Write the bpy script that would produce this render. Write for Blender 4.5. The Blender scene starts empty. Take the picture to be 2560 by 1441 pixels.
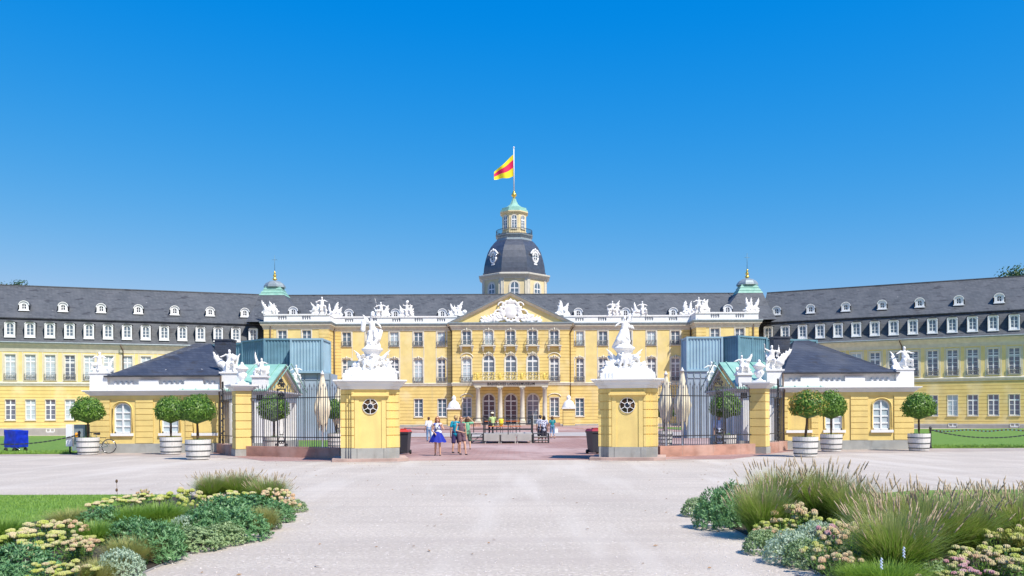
import bpy, bmesh, math, random
from mathutils import Vector, Matrix, noise
R = math.radians
random.seed(7)
scn = bpy.context.scene
COL = scn.collection

# ---------------------------------------------------------------- camera
FPX = 2200.0; CX = 1285.0; HZ = 1043.0; ROLL = 0.0047; CAMZ = 1.65
cam_d = bpy.data.cameras.new('camera'); cam = bpy.data.objects.new('camera', cam_d); COL.objects.link(cam)
cam.location = (0, 0, CAMZ)
cam.rotation_euler = (Matrix.Rotation(R(90), 3, 'X') @ Matrix.Rotation(-ROLL, 3, 'Z')).to_euler()
cam_d.sensor_width = 36; cam_d.lens = 36*FPX/2560
cam_d.shift_x = -(CX-1280)/2560; cam_d.shift_y = (HZ-720.5)/2560
cam_d.clip_start = 0.1; cam_d.clip_end = 5000
scn.camera = cam

# ---------------------------------------------------------------- sky and sun
SUN_AZ = 43; SUN_EL = 53
w = bpy.data.worlds.new('World'); scn.world = w; w.use_nodes = True
nt = w.node_tree; nt.nodes.clear()
wo = nt.nodes.new('ShaderNodeOutputWorld'); bg = nt.nodes.new('ShaderNodeBackground')
sky = nt.nodes.new('ShaderNodeTexSky'); sky.sky_type = 'NISHITA'; sky.sun_disc = False
sky.sun_elevation = R(SUN_EL); sky.sun_rotation = R(180-SUN_AZ)
sky.altitude = 100; sky.air_density = 1.0; sky.dust_density = 0.4; sky.ozone_density = 2.5
# colour response of the clear sky: deeper azure overhead, pale blue at the horizon
sp_ = nt.nodes.new('ShaderNodeSeparateColor'); cb_ = nt.nodes.new('ShaderNodeCombineColor'); nt.links.new(sky.outputs[0], sp_.inputs[0])
for i_, (off_, pw_, ga_) in enumerate(((-1.12, 1.5, 0.57), (0.0, 0.80, 0.99), (0.0, 0.12, 4.6))):
    a_ = nt.nodes.new('ShaderNodeMath'); a_.operation = 'ADD'; a_.inputs[1].default_value = off_; nt.links.new(sp_.outputs[i_], a_.inputs[0])
    x_ = nt.nodes.new('ShaderNodeMath'); x_.operation = 'MAXIMUM'; x_.inputs[1].default_value = 0.0; nt.links.new(a_.outputs[0], x_.inputs[0])
    p_ = nt.nodes.new('ShaderNodeMath'); p_.operation = 'POWER'; p_.inputs[1].default_value = pw_; nt.links.new(x_.outputs[0], p_.inputs[0])
    m2_ = nt.nodes.new('ShaderNodeMath'); m2_.operation = 'MULTIPLY'; m2_.inputs[1].default_value = ga_; nt.links.new(p_.outputs[0], m2_.inputs[0]); nt.links.new(m2_.outputs[0], cb_.inputs[i_])
nt.links.new(cb_.outputs[0], bg.inputs[0])
bg.inputs[1].default_value = 0.11
nt.links.new(bg.outputs[0], wo.inputs[0])
sd = bpy.data.lights.new('sun', 'SUN'); sun = bpy.data.objects.new('sun', sd); COL.objects.link(sun)
sd.energy = 4.6; sd.angle = R(0.53); sd.color = (1.0, 0.94, 0.85)
sv = Vector((math.sin(R(SUN_AZ))*math.cos(R(SUN_EL)), -math.cos(R(SUN_AZ))*math.cos(R(SUN_EL)), math.sin(R(SUN_EL))))
sun.rotation_euler = sv.to_track_quat('Z', 'Y').to_euler(); sun.location = (20, -20, 40)
scn.view_settings.view_transform = 'Standard'; scn.view_settings.look = 'None'
scn.view_settings.exposure = 0.40; scn.view_settings.gamma = 1

# ---------------------------------------------------------------- pixel helpers (photo pixels -> real places)
def au(px, py):
    dx = px-CX; dy = HZ-py
    return dx*math.cos(ROLL)+dy*math.sin(ROLL), -dx*math.sin(ROLL)+dy*math.cos(ROLL)
def at(px, py, Y):
    a, u = au(px, py); return Vector((a*Y/FPX, Y, CAMZ+u*Y/FPX))
def ground(px, py, z=0.0):
    a, u = au(px, py); Y = FPX*(CAMZ-z)/(-u); return Vector((a*Y/FPX, Y, z))
X0 = -0.58     # the palace's own axis

# ---------------------------------------------------------------- materials
MATS = {}
def mat(name, col, rough=0.8, metal=0.0, var=0.0, scale=3.0, col2=None, bump=0.0, bscale=None, stretch=(1,1,1), detail=4, spec=None, coord='Object', lo=0.35, hi=0.65, **kw):
    m = bpy.data.materials.new(name); m.use_nodes = True; MATS[name] = m
    t = m.node_tree; b = t.nodes['Principled BSDF']
    b.inputs['Base Color'].default_value = (*col, 1); b.inputs['Roughness'].default_value = rough; b.inputs['Metallic'].default_value = metal
    if spec is not None: b.inputs['Specular IOR Level'].default_value = spec
    if var or col2 or bump:
        tc = t.nodes.new('ShaderNodeTexCoord'); mp = t.nodes.new('ShaderNodeMapping'); mp.inputs['Scale'].default_value = stretch
        t.links.new(tc.outputs[coord], mp.inputs[0])
        n = t.nodes.new('ShaderNodeTexNoise'); n.inputs['Scale'].default_value = scale; n.inputs['Detail'].default_value = detail
        t.links.new(mp.outputs[0], n.inputs['Vector'])
        if var or col2:
            c2 = col2 if col2 else tuple(c*(1-var) for c in col)
            mr = t.nodes.new('ShaderNodeMapRange'); mr.inputs[1].default_value = lo; mr.inputs[2].default_value = hi
            t.links.new(n.outputs[0], mr.inputs[0])
            mx = t.nodes.new('ShaderNodeMix'); mx.data_type = 'RGBA'
            mx.inputs['A'].default_value = (*col, 1); mx.inputs['B'].default_value = (*c2, 1)
            t.links.new(mr.outputs[0], mx.inputs['Factor']); t.links.new(mx.outputs['Result'], b.inputs['Base Color'])
            m['mix'] = mx.name
        if bump:
            n2 = t.nodes.new('ShaderNodeTexNoise'); n2.inputs['Scale'].default_value = bscale or scale*4; n2.inputs['Detail'].default_value = 5
            t.links.new(mp.outputs[0], n2.inputs['Vector'])
            bp = t.nodes.new('ShaderNodeBump'); bp.inputs['Strength'].default_value = bump; bp.inputs['Distance'].default_value = 0.03
            t.links.new(n2.outputs[0], bp.inputs['Height']); t.links.new(bp.outputs[0], b.inputs['Normal'])
    return m
def second_layer(m, col, scale, lo, hi, stretch=(1,1,1), amount=1.0, seed=5.0):
    """a second set of blotches over the base colour (stains, spots)"""
    t = m.node_tree; b = t.nodes['Principled BSDF']; prev = b.inputs['Base Color'].links[0].from_socket
    tc = t.nodes.new('ShaderNodeTexCoord'); mp = t.nodes.new('ShaderNodeMapping'); mp.inputs['Scale'].default_value = stretch; mp.inputs['Location'].default_value = (seed, seed*2, seed)
    t.links.new(tc.outputs['Object'], mp.inputs[0])
    n = t.nodes.new('ShaderNodeTexNoise'); n.inputs['Scale'].default_value = scale; n.inputs['Detail'].default_value = 3
    t.links.new(mp.outputs[0], n.inputs['Vector'])
    mr = t.nodes.new('ShaderNodeMapRange'); mr.inputs[1].default_value = lo; mr.inputs[2].default_value = hi; mr.inputs[4].default_value = amount
    t.links.new(n.outputs[0], mr.inputs[0])
    mx = t.nodes.new('ShaderNodeMix'); mx.data_type = 'RGBA'; mx.inputs['B'].default_value = (*col, 1)
    t.links.new(mr.outputs[0], mx.inputs['Factor']); t.links.new(prev, mx.inputs['A']); t.links.new(mx.outputs['Result'], b.inputs['Base Color'])
def joints(m, period, width, col, depth=0.6, offset=0.0):
    """horizontal masonry joints every `period` metres of local height"""
    t = m.node_tree; b = t.nodes['Principled BSDF']
    tc = t.nodes.new('ShaderNodeTexCoord'); sp = t.nodes.new('ShaderNodeSeparateXYZ'); t.links.new(tc.outputs['Object'], sp.inputs[0])
    ad = t.nodes.new('ShaderNodeMath'); ad.operation = 'ADD'; ad.inputs[1].default_value = 100*period+offset; t.links.new(sp.outputs['Z'], ad.inputs[0])
    md = t.nodes.new('ShaderNodeMath'); md.operation = 'MODULO'; md.inputs[1].default_value = period; t.links.new(ad.outputs[0], md.inputs[0])
    lt = t.nodes.new('ShaderNodeMath'); lt.operation = 'LESS_THAN'; lt.inputs[1].default_value = width; t.links.new(md.outputs[0], lt.inputs[0])
    prev = b.inputs['Base Color'].links[0].from_socket
    mx = t.nodes.new('ShaderNodeMix'); mx.data_type = 'RGBA'; mx.inputs['B'].default_value = (*col, 1)
    t.links.new(lt.outputs[0], mx.inputs['Factor']); t.links.new(prev, mx.inputs['A']); t.links.new(mx.outputs['Result'], b.inputs['Base Color'])
def brickmat(name, c1, c2, cm, bw, bh, mortar, axes='XZ', rough=0.6, off=0.5, bump=0.3, extra=None, spec=0.3):
    m = bpy.data.materials.new(name); m.use_nodes = True; MATS[name] = m
    t = m.node_tree; b = t.nodes['Principled BSDF']; b.inputs['Roughness'].default_value = rough; b.inputs['Specular IOR Level'].default_value = spec
    tc = t.nodes.new('ShaderNodeTexCoord'); sp = t.nodes.new('ShaderNodeSeparateXYZ'); t.links.new(tc.outputs['Object'], sp.inputs[0])
    cb = t.nodes.new('ShaderNodeCombineXYZ')
    if axes == 'XZ':
        s = t.nodes.new('ShaderNodeMath'); s.operation = 'ADD'; t.links.new(sp.outputs['X'], s.inputs[0]); t.links.new(sp.outputs['Y'], s.inputs[1])
        t.links.new(s.outputs[0], cb.inputs[0]); t.links.new(sp.outputs['Z'], cb.inputs[1])
    else:
        t.links.new(sp.outputs['X'], cb.inputs[0]); t.links.new(sp.outputs['Y'], cb.inputs[1])
    br = t.nodes.new('ShaderNodeTexBrick'); br.inputs['Scale'].default_value = 1; br.inputs['Brick Width'].default_value = bw
    br.inputs['Row Height'].default_value = bh; br.inputs['Mortar Size'].default_value = mortar; br.offset = off
    br.inputs['Color1'].default_value = (*c1, 1); br.inputs['Color2'].default_value = (*c2, 1); br.inputs['Mortar'].default_value = (*cm, 1)
    t.links.new(cb.outputs[0], br.inputs['Vector']); t.links.new(br.outputs['Color'], b.inputs['Base Color'])
    if bump:
        bp = t.nodes.new('ShaderNodeBump'); bp.inputs['Strength'].default_value = bump; bp.inputs['Distance'].default_value = 0.02; bp.invert = True
        t.links.new(br.outputs['Fac'], bp.inputs['Height']); t.links.new(bp.outputs[0], b.inputs['Normal'])
    return m

YEL = (0.81, 0.645, 0.265)
M = MATS
mat('plaster', YEL, 0.9, var=0.12, scale=0.9, bump=0.15, bscale=8)
second_layer(M['plaster'], (0.66, 0.54, 0.28), 0.5, 0.55, 0.75, (1, 1, 0.35), 0.5)
m_ = mat('banded_plaster', (0.80, 0.610, 0.220), 0.9, var=0.13, scale=0.9, bump=0.12, bscale=8)
second_layer(m_, (0.66, 0.52, 0.23), 0.5, 0.55, 0.75, (1, 1, 0.35), 0.5)
joints(m_, 0.56, 0.085, (0.42, 0.28, 0.09))
mat('near_plaster', (0.80, 0.610, 0.220), 0.9, var=0.10, scale=2.2, bump=0.25, bscale=30)
second_layer(M['near_plaster'], (0.60, 0.44, 0.18), 1.2, 0.56, 0.78, (1.4, 1.4, 0.25), 0.55)
for nm_ in ('plaster', 'banded_plaster'):
    second_layer(M[nm_], (0.52, 0.44, 0.26), 0.9, 0.60, 0.80, (1.3, 1.3, 0.12), 0.35, 21); second_layer(M[nm_], (0.84, 0.70, 0.40), 0.35, 0.52, 0.7, (1, 1, 1), 0.5, 33)
second_layer(M['near_plaster'], (0.50, 0.40, 0.22), 2.5, 0.62, 0.82, (1.6, 1.6, 0.15), 0.45, 21)
mat('tower_plaster', (0.74, 0.62, 0.36), 0.9, var=0.12, scale=0.9, bump=0.1)
mat('stone_trim', (0.69, 0.655, 0.55), 0.85, var=0.12, scale=2.5)
mat('cornice_stone', (0.66, 0.62, 0.50), 0.85, var=0.15, scale=1.5)
mat('grey_plinth', (0.36, 0.34, 0.31), 0.9, var=0.15, scale=1.2, bump=0.2, bscale=12)
mat('near_plinth', (0.38, 0.385, 0.36), 0.9, var=0.16, scale=2.5, bump=0.3, bscale=25)
second_layer(M['near_plinth'], (0.22, 0.21, 0.18), 2.0, 0.56, 0.8, (1.5, 1.5, 0.5), 0.7)
mat('white_paint', (0.80, 0.80, 0.78), 0.55, var=0.05, scale=2)
mat('window_paint', (0.78, 0.79, 0.78), 0.4)
mat('statue_stone', (0.84, 0.83, 0.80), 0.75, var=0.10, scale=2.6, bump=0.25, bscale=9)
second_layer(M['statue_stone'], (0.50, 0.48, 0.43), 1.6, 0.60, 0.82, (1.5, 1.5, 0.6), 0.6)
mat('attic_white', (0.82, 0.82, 0.80), 0.8, var=0.07, scale=1.5, bump=0.15, bscale=20)
mat('lilac_stone', (0.52, 0.50, 0.52), 0.8, var=0.12, scale=2)
for nm_, c1, c2, cm in (('slate', (0.078, 0.086, 0.096), (0.108, 0.116, 0.126), (0.058, 0.06, 0.066)),
                        ('near_slate', (0.036, 0.046, 0.072), (0.058, 0.070, 0.100), (0.018, 0.022, 0.036))):
    far = nm_ == 'slate'
    m_ = brickmat(nm_, c1, c2, cm, 0.55 if far else 0.24, 0.30 if far else 0.13, 0.018 if far else 0.006, rough=0.62, bump=0.35)
    second_layer(m_, (0.035, 0.036, 0.043), 1.2 if far else 3, 0.60, 0.66, (0.5, 0.5, 1.6), 0.75)
    second_layer(m_, (0.13, 0.135, 0.145), 0.35, 0.5, 0.7, (1, 1, 1), 0.45, 11)
    second_layer(m_, (0.5, 0.5, 0.5), 1.7, 0.76, 0.78, (1, 1, 1.2), 0.9, 31)
mat('dome_slate', (0.058, 0.066, 0.088), 0.40, spec=1.0, var=0.35, scale=1.5, bump=0.35, bscale=5)
mat('lead', (0.30, 0.36, 0.38), 0.5, metal=0.3, var=0.2, scale=2)
mat('copper', (0.19, 0.40, 0.32), 0.6, var=0.25, scale=1.5, col2=(0.29, 0.50, 0.41))
mat('gold', (0.85, 0.58, 0.12), 0.32, metal=0.9)
mat('gilt_iron', (0.86, 0.66, 0.14), 0.45, metal=0.15, var=0.25, scale=3)
mat('glass', (0.12, 0.175, 0.225), 0.06, spec=0.9, var=0.4, scale=0.35)
mat('curtain_glass', (0.50, 0.60, 0.64), 0.15, spec=0.8, var=0.3, scale=0.8)
mat('dark_glass', (0.012, 0.016, 0.03), 0.08, spec=0.7)
mat('brown_glass', (0.13, 0.06, 0.03), 0.35, spec=0.3, col2=(0.02, 0.03, 0.015), scale=3)
mat('iron', (0.055, 0.057, 0.062), 0.5, metal=0.3, var=0.3, scale=6)
mat('bright_iron', (0.20, 0.21, 0.225), 0.45, metal=0.4, var=0.3, scale=6)
mat('pipe', (0.10, 0.07, 0.05), 0.5, metal=0.2)
mat('rail_iron', (0.16, 0.16, 0.15), 0.6)
m_ = mat('sandstone', (0.50, 0.28, 0.21), 0.9, var=0.3, scale=1.6, bump=0.5, bscale=14, stretch=(1, 1, 2.2))
second_layer(m_, (0.58, 0.40, 0.33), 0.9, 0.5, 0.7, (1, 1, 1), 0.7)
mat('step_stone', (0.50, 0.36, 0.31), 0.9, var=0.25, scale=2.0, bump=0.4, bscale=14)
m_ = mat('gravel', (0.545, 0.475, 0.395), 0.95, var=0.16, scale=0.35, bump=0.6, bscale=55, detail=8)
second_layer(m_, (0.34, 0.285, 0.26), 26, 0.53, 0.66, (1, 1, 1), 0.85, 3)
second_layer(m_, (0.68, 0.60, 0.53), 17, 0.54, 0.66, (1, 1, 1), 0.8, 8)
second_layer(m_, (0.43, 0.365, 0.31), 0.8, 0.48, 0.68, (0.35, 1.8, 1), 0.55, 13)
second_layer(m_, (0.43, 0.37, 0.32), 1.6, 0.50, 0.66, (0.06, 1.3, 1), 0.45, 41)
second_layer(m_, (0.62, 0.56, 0.49), 1.1, 0.52, 0.68, (0.9, 0.10, 1), 0.5, 57)
m_ = brickmat('court_paving', (0.31, 0.17, 0.145), (0.40, 0.24, 0.21), (0.26, 0.17, 0.15), 0.5, 0.3, 0.03, axes='XY', rough=0.9, bump=0.2)
second_layer(m_, (0.50, 0.37, 0.34), 0.25, 0.45, 0.65, (1, 0.5, 1), 0.7)
second_layer(m_, (0.22, 0.13, 0.12), 1.2, 0.58, 0.72, (1, 0.4, 1), 0.6, 9)
mat('concrete_lane', (0.46, 0.41, 0.38), 0.95, var=0.2, scale=0.5, bump=0.2)
m_ = mat('lawn', (0.095, 0.20, 0.018), 0.9, col2=(0.17, 0.28, 0.035), scale=2.2, bump=0.8, bscale=40, detail=8)
second_layer(m_, (0.06, 0.15, 0.015), 10, 0.52, 0.68, (1, 1, 1), 0.7)
mat('soil', (0.05, 0.038, 0.028), 1.0, var=0.3, scale=8, bump=0.8)
mat('edging', (0.30, 0.29, 0.28), 0.9, var=0.2, scale=5)
mat('blade', (0.14, 0.27, 0.035), 0.6, col2=(0.22, 0.36, 0.06), scale=5)
mat('wood_white', (0.72, 0.70, 0.66), 0.6, var=0.16, scale=6, stretch=(3, 3, 0.6), bump=0.2)
mat('hoop', (0.05, 0.062, 0.058), 0.5, metal=0.4)
mat('bark', (0.16, 0.10, 0.055), 0.95, var=0.4, scale=12, bump=0.6, stretch=(1, 1, 0.3))
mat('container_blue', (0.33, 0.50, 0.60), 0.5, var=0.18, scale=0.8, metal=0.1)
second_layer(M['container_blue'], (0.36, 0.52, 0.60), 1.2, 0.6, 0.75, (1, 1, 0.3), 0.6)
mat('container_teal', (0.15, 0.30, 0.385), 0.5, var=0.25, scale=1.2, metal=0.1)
mat('cladding', (0.34, 0.42, 0.50), 0.7, var=0.15, scale=0.7)
mat('canvas', (0.76, 0.68, 0.50), 0.9, var=0.10, scale=3)
mat('black_plastic', (0.035, 0.038, 0.05), 0.45)
mat('red_plastic', (0.55, 0.05, 0.03), 0.4)
mat('dark_red_plastic', (0.30, 0.02, 0.03), 0.4)
mat('rubber', (0.02, 0.02, 0.02), 0.8)
mat('blue_tarp', (0.01, 0.035, 0.55), 0.4, var=0.35, scale=4, bump=0.3)
mat('orange_wood', (0.72, 0.20, 0.055), 0.5, var=0.15, scale=4)
mat('stage_grey', (0.44, 0.42, 0.39), 0.8, var=0.15, scale=2)
mat('yellow_plastic', (0.85, 0.62, 0.03), 0.5)
mat('chrome', (0.65, 0.66, 0.68), 0.25, metal=0.9)
mat('bike_green', (0.015, 0.075, 0.055), 0.35)
mat('orange_lamp', (0.85, 0.35, 0.02), 0.4)
mat('cream_panel', (0.74, 0.77, 0.78), 0.5)
mat('bronze_letter', (0.07, 0.045, 0.03), 0.5, metal=0.3)
mat('skin', (0.62, 0.37, 0.25), 0.6)
mat('skin_tan', (0.45, 0.25, 0.16), 0.6)
mat('flag_red', (0.75, 0.01, 0.09), 0.7); mat('flag_yellow', (0.90, 0.72, 0.01), 0.7)
m_ = mat('worn_gravel', (0.46, 0.385, 0.34), 0.95, var=0.25, scale=0.9, bump=0.6, bscale=45, detail=8)
second_layer(m_, (0.30, 0.25, 0.21), 20, 0.54, 0.68, (1, 1, 1), 0.8, 3)
mat('dry_leaf', (0.30, 0.17, 0.07), 0.8)
mat('pebble', (0.45, 0.40, 0.37), 0.9, col2=(0.66, 0.61, 0.57), scale=3)

# ---------------------------------------------------------------- mesh building
class MB:
    def __init__(s): s.v = []; s.f = []; s.m = []; s.cur = 0; s.smooth = []
    def add(s, vs, fs, smooth=False):
        o = len(s.v); s.v.extend([tuple(v) for v in vs])
        for f in fs: s.f.append(tuple(i+o for i in f)); s.m.append(s.cur); s.smooth.append(smooth)
    def box(s, x0, x1, y0, y1, z0, z1):
        vs = [(x0,y0,z0),(x1,y0,z0),(x1,y1,z0),(x0,y1,z0),(x0,y0,z1),(x1,y0,z1),(x1,y1,z1),(x0,y1,z1)]
        s.add(vs, [(0,3,2,1),(4,5,6,7),(0,1,5,4),(1,2,6,5),(2,3,7,6),(3,0,4,7)])
    def cbox(s, c, sz, mtx=None):
        hx, hy, hz = sz[0]/2, sz[1]/2, sz[2]/2
        vs = [Vector((x, y, z)) for z in (-hz, hz) for x, y in ((-hx,-hy),(hx,-hy),(hx,hy),(-hx,hy))]
        if mtx is not None: vs = [mtx @ v for v in vs]
        vs = [v+Vector(c) for v in vs]
        s.add(vs, [(0,3,2,1),(4,5,6,7),(0,1,5,4),(1,2,6,5),(2,3,7,6),(3,0,4,7)])
    def bar(s, a, b, wd, ht=None):
        """rectangular bar from a to b"""
        a = Vector(a); b = Vector(b); d = b-a; L = d.length
        if L < 1e-6: return
        q = d.to_track_quat('Z', 'Y').to_matrix(); s.cbox((a+b)/2, (wd, ht or wd, L), q)
    def quad(s, a, b, c, d): s.add([a, b, c, d], [(0,1,2,3)])
    def prism(s, pts, z0, z1):
        n = len(pts); vs = [(p[0], p[1], z0) for p in pts]+[(p[0], p[1], z1) for p in pts]
        s.add(vs, [tuple(range(n-1, -1, -1)), tuple(range(n, 2*n))]+[(i, (i+1) % n, n+(i+1) % n, n+i) for i in range(n)])
    def xprism(s, pts, y0, y1):
        """outline in x,z pushed along y"""
        n = len(pts); vs = [(p[0], y0, p[1]) for p in pts]+[(p[0], y1, p[1]) for p in pts]
        s.add(vs, [tuple(range(n)), tuple(range(2*n-1, n-1, -1))]+[((i+1) % n, i, n+i, n+(i+1) % n) for i in range(n)])
    def lathe(s, prof, c=(0,0,0), n=16, rot=0.0, smooth=True, sy=1.0):
        c = Vector(c); vs = []; fs = []
        for r, z in prof:
            for i in range(n):
                a = rot+2*math.pi*i/n; vs.append(c+Vector((r*math.cos(a), r*sy*math.sin(a), z)))
        for k in range(len(prof)-1):
            for i in range(n):
                j = (i+1) % n; fs.append((k*n+i, k*n+j, (k+1)*n+j, (k+1)*n+i))
        fs.append(tuple(range(n-1, -1, -1))); fs.append(tuple(range((len(prof)-1)*n, len(prof)*n)))
        s.add(vs, fs, smooth)
    def tube(s, pts, r, n=6, smooth=True, r1=None):
        pts = [Vector(p) for p in pts]; vs = []; fs = []
        up = Vector((0, 0, 1)); N = len(pts)
        for k, p in enumerate(pts):
            d = (pts[min(k+1, N-1)]-pts[max(k-1, 0)]).normalized()
            a = d.cross(up); 
            if a.length < 1e-3: a = d.cross(Vector((1, 0, 0)))
            a.normalize(); b = d.cross(a)
            rr = r if r1 is None else r+(r1-r)*k/(N-1)
            for i in range(n):
                t = 2*math.pi*i/n; vs.append(p+a*rr*math.cos(t)+b*rr*math.sin(t))
        for k in range(N-1):
            for i in range(n):
                j = (i+1) % n; fs.append((k*n+i, k*n+j, (k+1)*n+j, (k+1)*n+i))
        fs.append(tuple(range(n-1, -1, -1))); fs.append(tuple(range((N-1)*n, N*n)))
        s.add(vs, fs, smooth)
    def caps(s, a, ra, b, rb, n=10, flat=1.0):
        """tapered capsule, closed"""
        a = Vector(a); b = Vector(b); d = b-a; L = d.length
        d = Vector((0, 0, 1)) if L < 1e-6 else d/L
        u = d.cross(Vector((0, 1, 0)));
        if u.length < 1e-3: u = d.cross(Vector((1, 0, 0)))
        u.normalize(); v = d.cross(u)
        rings = []
        for t in (-80, -50, -20): rings.append((a+d*ra*math.sin(R(t)), ra*math.cos(R(t))))
        for t in (20, 50, 80): rings.append((b+d*rb*math.sin(R(t)), rb*math.cos(R(t))))
        vs = []; fs = []
        for p, rr in rings:
            for i in range(n):
                t = 2*math.pi*i/n; vs.append(p+(u*math.cos(t)+v*math.sin(t)*flat)*rr)
        for k in range(len(rings)-1):
            for i in range(n):
                j = (i+1) % n; fs.append((k*n+i, (k+1)*n+i, (k+1)*n+j, k*n+j))
        fs.append(tuple(range(n))); fs.append(tuple(range(len(rings)*n-1, (len(rings)-1)*n-1, -1)))
        s.add(vs, fs, True)
    def mesh(s, name, mats):
        me = bpy.data.meshes.new(name); me.from_pydata(s.v, [], s.f)
        for m in (mats if isinstance(mats, (list, tuple)) else [mats]): me.materials.append(MATS[m] if isinstance(m, str) else m)
        me.polygons.foreach_set('material_index', s.m); me.polygons.foreach_set('use_smooth', s.smooth)
        me.update(); return me
    def build(s, name, mats, parent=None, loc=(0,0,0), rz=0.0):
        return link(name, s.mesh(name, mats), parent, loc, rz)
def link(name, me, parent=None, loc=(0,0,0), rz=0.0):
    o = bpy.data.objects.new(name, me); COL.objects.link(o); o.parent = parent; o.location = loc; o.rotation_euler = (0, 0, rz); return o
def fixn(o):
    bm = bmesh.new(); bm.from_mesh(o.data); bmesh.ops.recalc_face_normals(bm, faces=bm.faces); bm.to_mesh(o.data); bm.free(); return o
def thing(name, label, cat, loc=(0,0,0), rz=0.0, group=None):
    o = bpy.data.objects.new(name, None); COL.objects.link(o); o.location = loc; o.rotation_euler = (0, 0, rz); o.empty_display_size = 0.3
    return tag(o, label, cat, group)
def tag(o, label, cat, group=None):
    o['label'] = label; o['category'] = cat
    if group: o['group'] = group
    return o
def struct(o, kind='structure'): o['kind'] = kind; return o
def dup(root, loc, rz=0.0, label=None, scale=None):
    r = root.copy(); COL.objects.link(r); r.location = loc; r.rotation_euler = (0, 0, rz)
    if label: r['label'] = label
    if scale: r.scale = scale if isinstance(scale, (tuple, list)) else (scale,)*3
    for ch in list(root.children):
        c = ch.copy(); COL.objects.link(c); c.parent = r
        for g in list(ch.children):
            d = g.copy(); COL.objects.link(d); d.parent = c
    return r
def remesh(mb, name, mats, voxel, parent=None, loc=(0,0,0), rz=0.0, smooth_it=0, disp=0.0, dscale=3.0):
    me = mb.mesh(name+'_raw', mats); o = bpy.data.objects.new(name+'_raw', me); COL.objects.link(o)
    md = o.modifiers.new('r', 'REMESH'); md.mode = 'VOXEL'; md.voxel_size = voxel; md.use_smooth_shade = True
    if smooth_it:
        sm = o.modifiers.new('s', 'SMOOTH'); sm.iterations = smooth_it; sm.factor = 0.5
    dg = bpy.context.evaluated_depsgraph_get()
    me2 = bpy.data.meshes.new_from_object(o.evaluated_get(dg))
    bpy.data.objects.remove(o); bpy.data.meshes.remove(me)
    me2.name = name; me2.materials.clear()
    for m in (mats if isinstance(mats, (list, tuple)) else [mats]): me2.materials.append(MATS[m])
    if disp:
        for v in me2.vertices:
            p = v.co*dscale; k = noise.noise(p)+0.5*noise.noise(p*2.3)
            v.co += v.normal*disp*k
    me2.update()
    return link(name, me2, parent, loc, rz)

# wall with real openings: local x along the wall, y into the building, z up
def wall(mb, x0, x1, z0, z1, ops, depth=0.28, y=0.0):
    """ops: (cx, w, z0, z1, rise)  rise 0 = square head, else arched head of that rise"""
    xs = sorted(set([x0, x1]+[round(c-w_/2, 4) for c, w_, *_ in ops]+[round(c+w_/2, 4) for c, w_, *_ in ops]))
    for i in range(len(xs)-1):
        a, b = xs[i], xs[i+1]
        if b-a < 1e-4: continue
        mid = (a+b)/2
        cuts = sorted([(o[2], o[3]) for o in ops if o[0]-o[1]/2 < mid < o[0]+o[1]/2])
        z = z0
        for c0, c1 in cuts:
            if c0 > z+1e-4: mb.quad((a, y, z), (b, y, z), (b, y, c0), (a, y, c0))
            z = c1
        if z1 > z+1e-4: mb.quad((a, y, z), (b, y, z), (b, y, z1), (a, y, z1))
    for c, w_, a, b, rise in ops:
        l, r_ = c-w_/2, c+w_/2; yb = y+depth; sp = b-rise
        mb.quad((l, y, a), (r_, y, a), (r_, yb, a), (l, yb, a))
        mb.quad((l, y, a), (l, yb, a), (l, yb, sp), (l, y, sp)); mb.quad((r_, yb, a), (r_, y, a), (r_, y, sp), (r_, yb, sp))
        if rise <= 0: mb.quad((l, yb, b), (r_, yb, b), (r_, y, b), (l, y, b))
        else:
            n = 10; P = [(c-w_/2*math.cos(math.pi*k/n), sp+rise*math.sin(math.pi*k/n)) for k in range(n+1)]
            for k in range(n):
                p, q = P[k], P[k+1]
                mb.quad((p[0], y, p[1]), (q[0], y, q[1]), (q[0], y, b), (p[0], y, b))
                mb.quad((p[0], yb, p[1]), (q[0], yb, q[1]), (q[0], y, q[1]), (p[0], y, p[1]))

def arcpts(w_, h, rise, n=12):
    """outline of an opening, origin at bottom centre"""
    sp = h-rise; P = [(-w_/2, 0), ]
    if rise <= 0: P += [(-w_/2, h), (w_/2, h)]
    else: P += [(-w_/2*math.cos(math.pi*k/n), sp+rise*math.sin(math.pi*k/n)) for k in range(n+1)]
    P.append((w_/2, 0)); return P
def band(mb, w_, h, rise, t, y0, y1, sill=True):
    """frame of thickness t growing outward of an opening w x h"""
    a = arcpts(w_, h, rise); b = arcpts(w_+2*t, h+t, rise+t if rise > 0 else 0)
    for k in range(len(a)-1):
        p, q, r_, s_ = a[k], a[k+1], b[k+1], b[k]
        for (u, v) in ((p, q),): mb.quad((u[0], y0, u[1]), (v[0], y0, v[1]), (v[0], y1, v[1]), (u[0], y1, u[1]))
        mb.quad((s_[0], y1, s_[1]), (r_[0], y1, r_[1]), (r_[0], y0, r_[1]), (s_[0], y0, s_[1]))
        mb.quad((p[0], y0, p[1]), (s_[0], y0, s_[1]), (r_[0], y0, r_[1]), (q[0], y0, q[1]))
    if sill: mb.box(-w_/2-t-0.04, w_/2+t+0.04, y0-0.08, y1, -0.14, 0.0)
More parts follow.
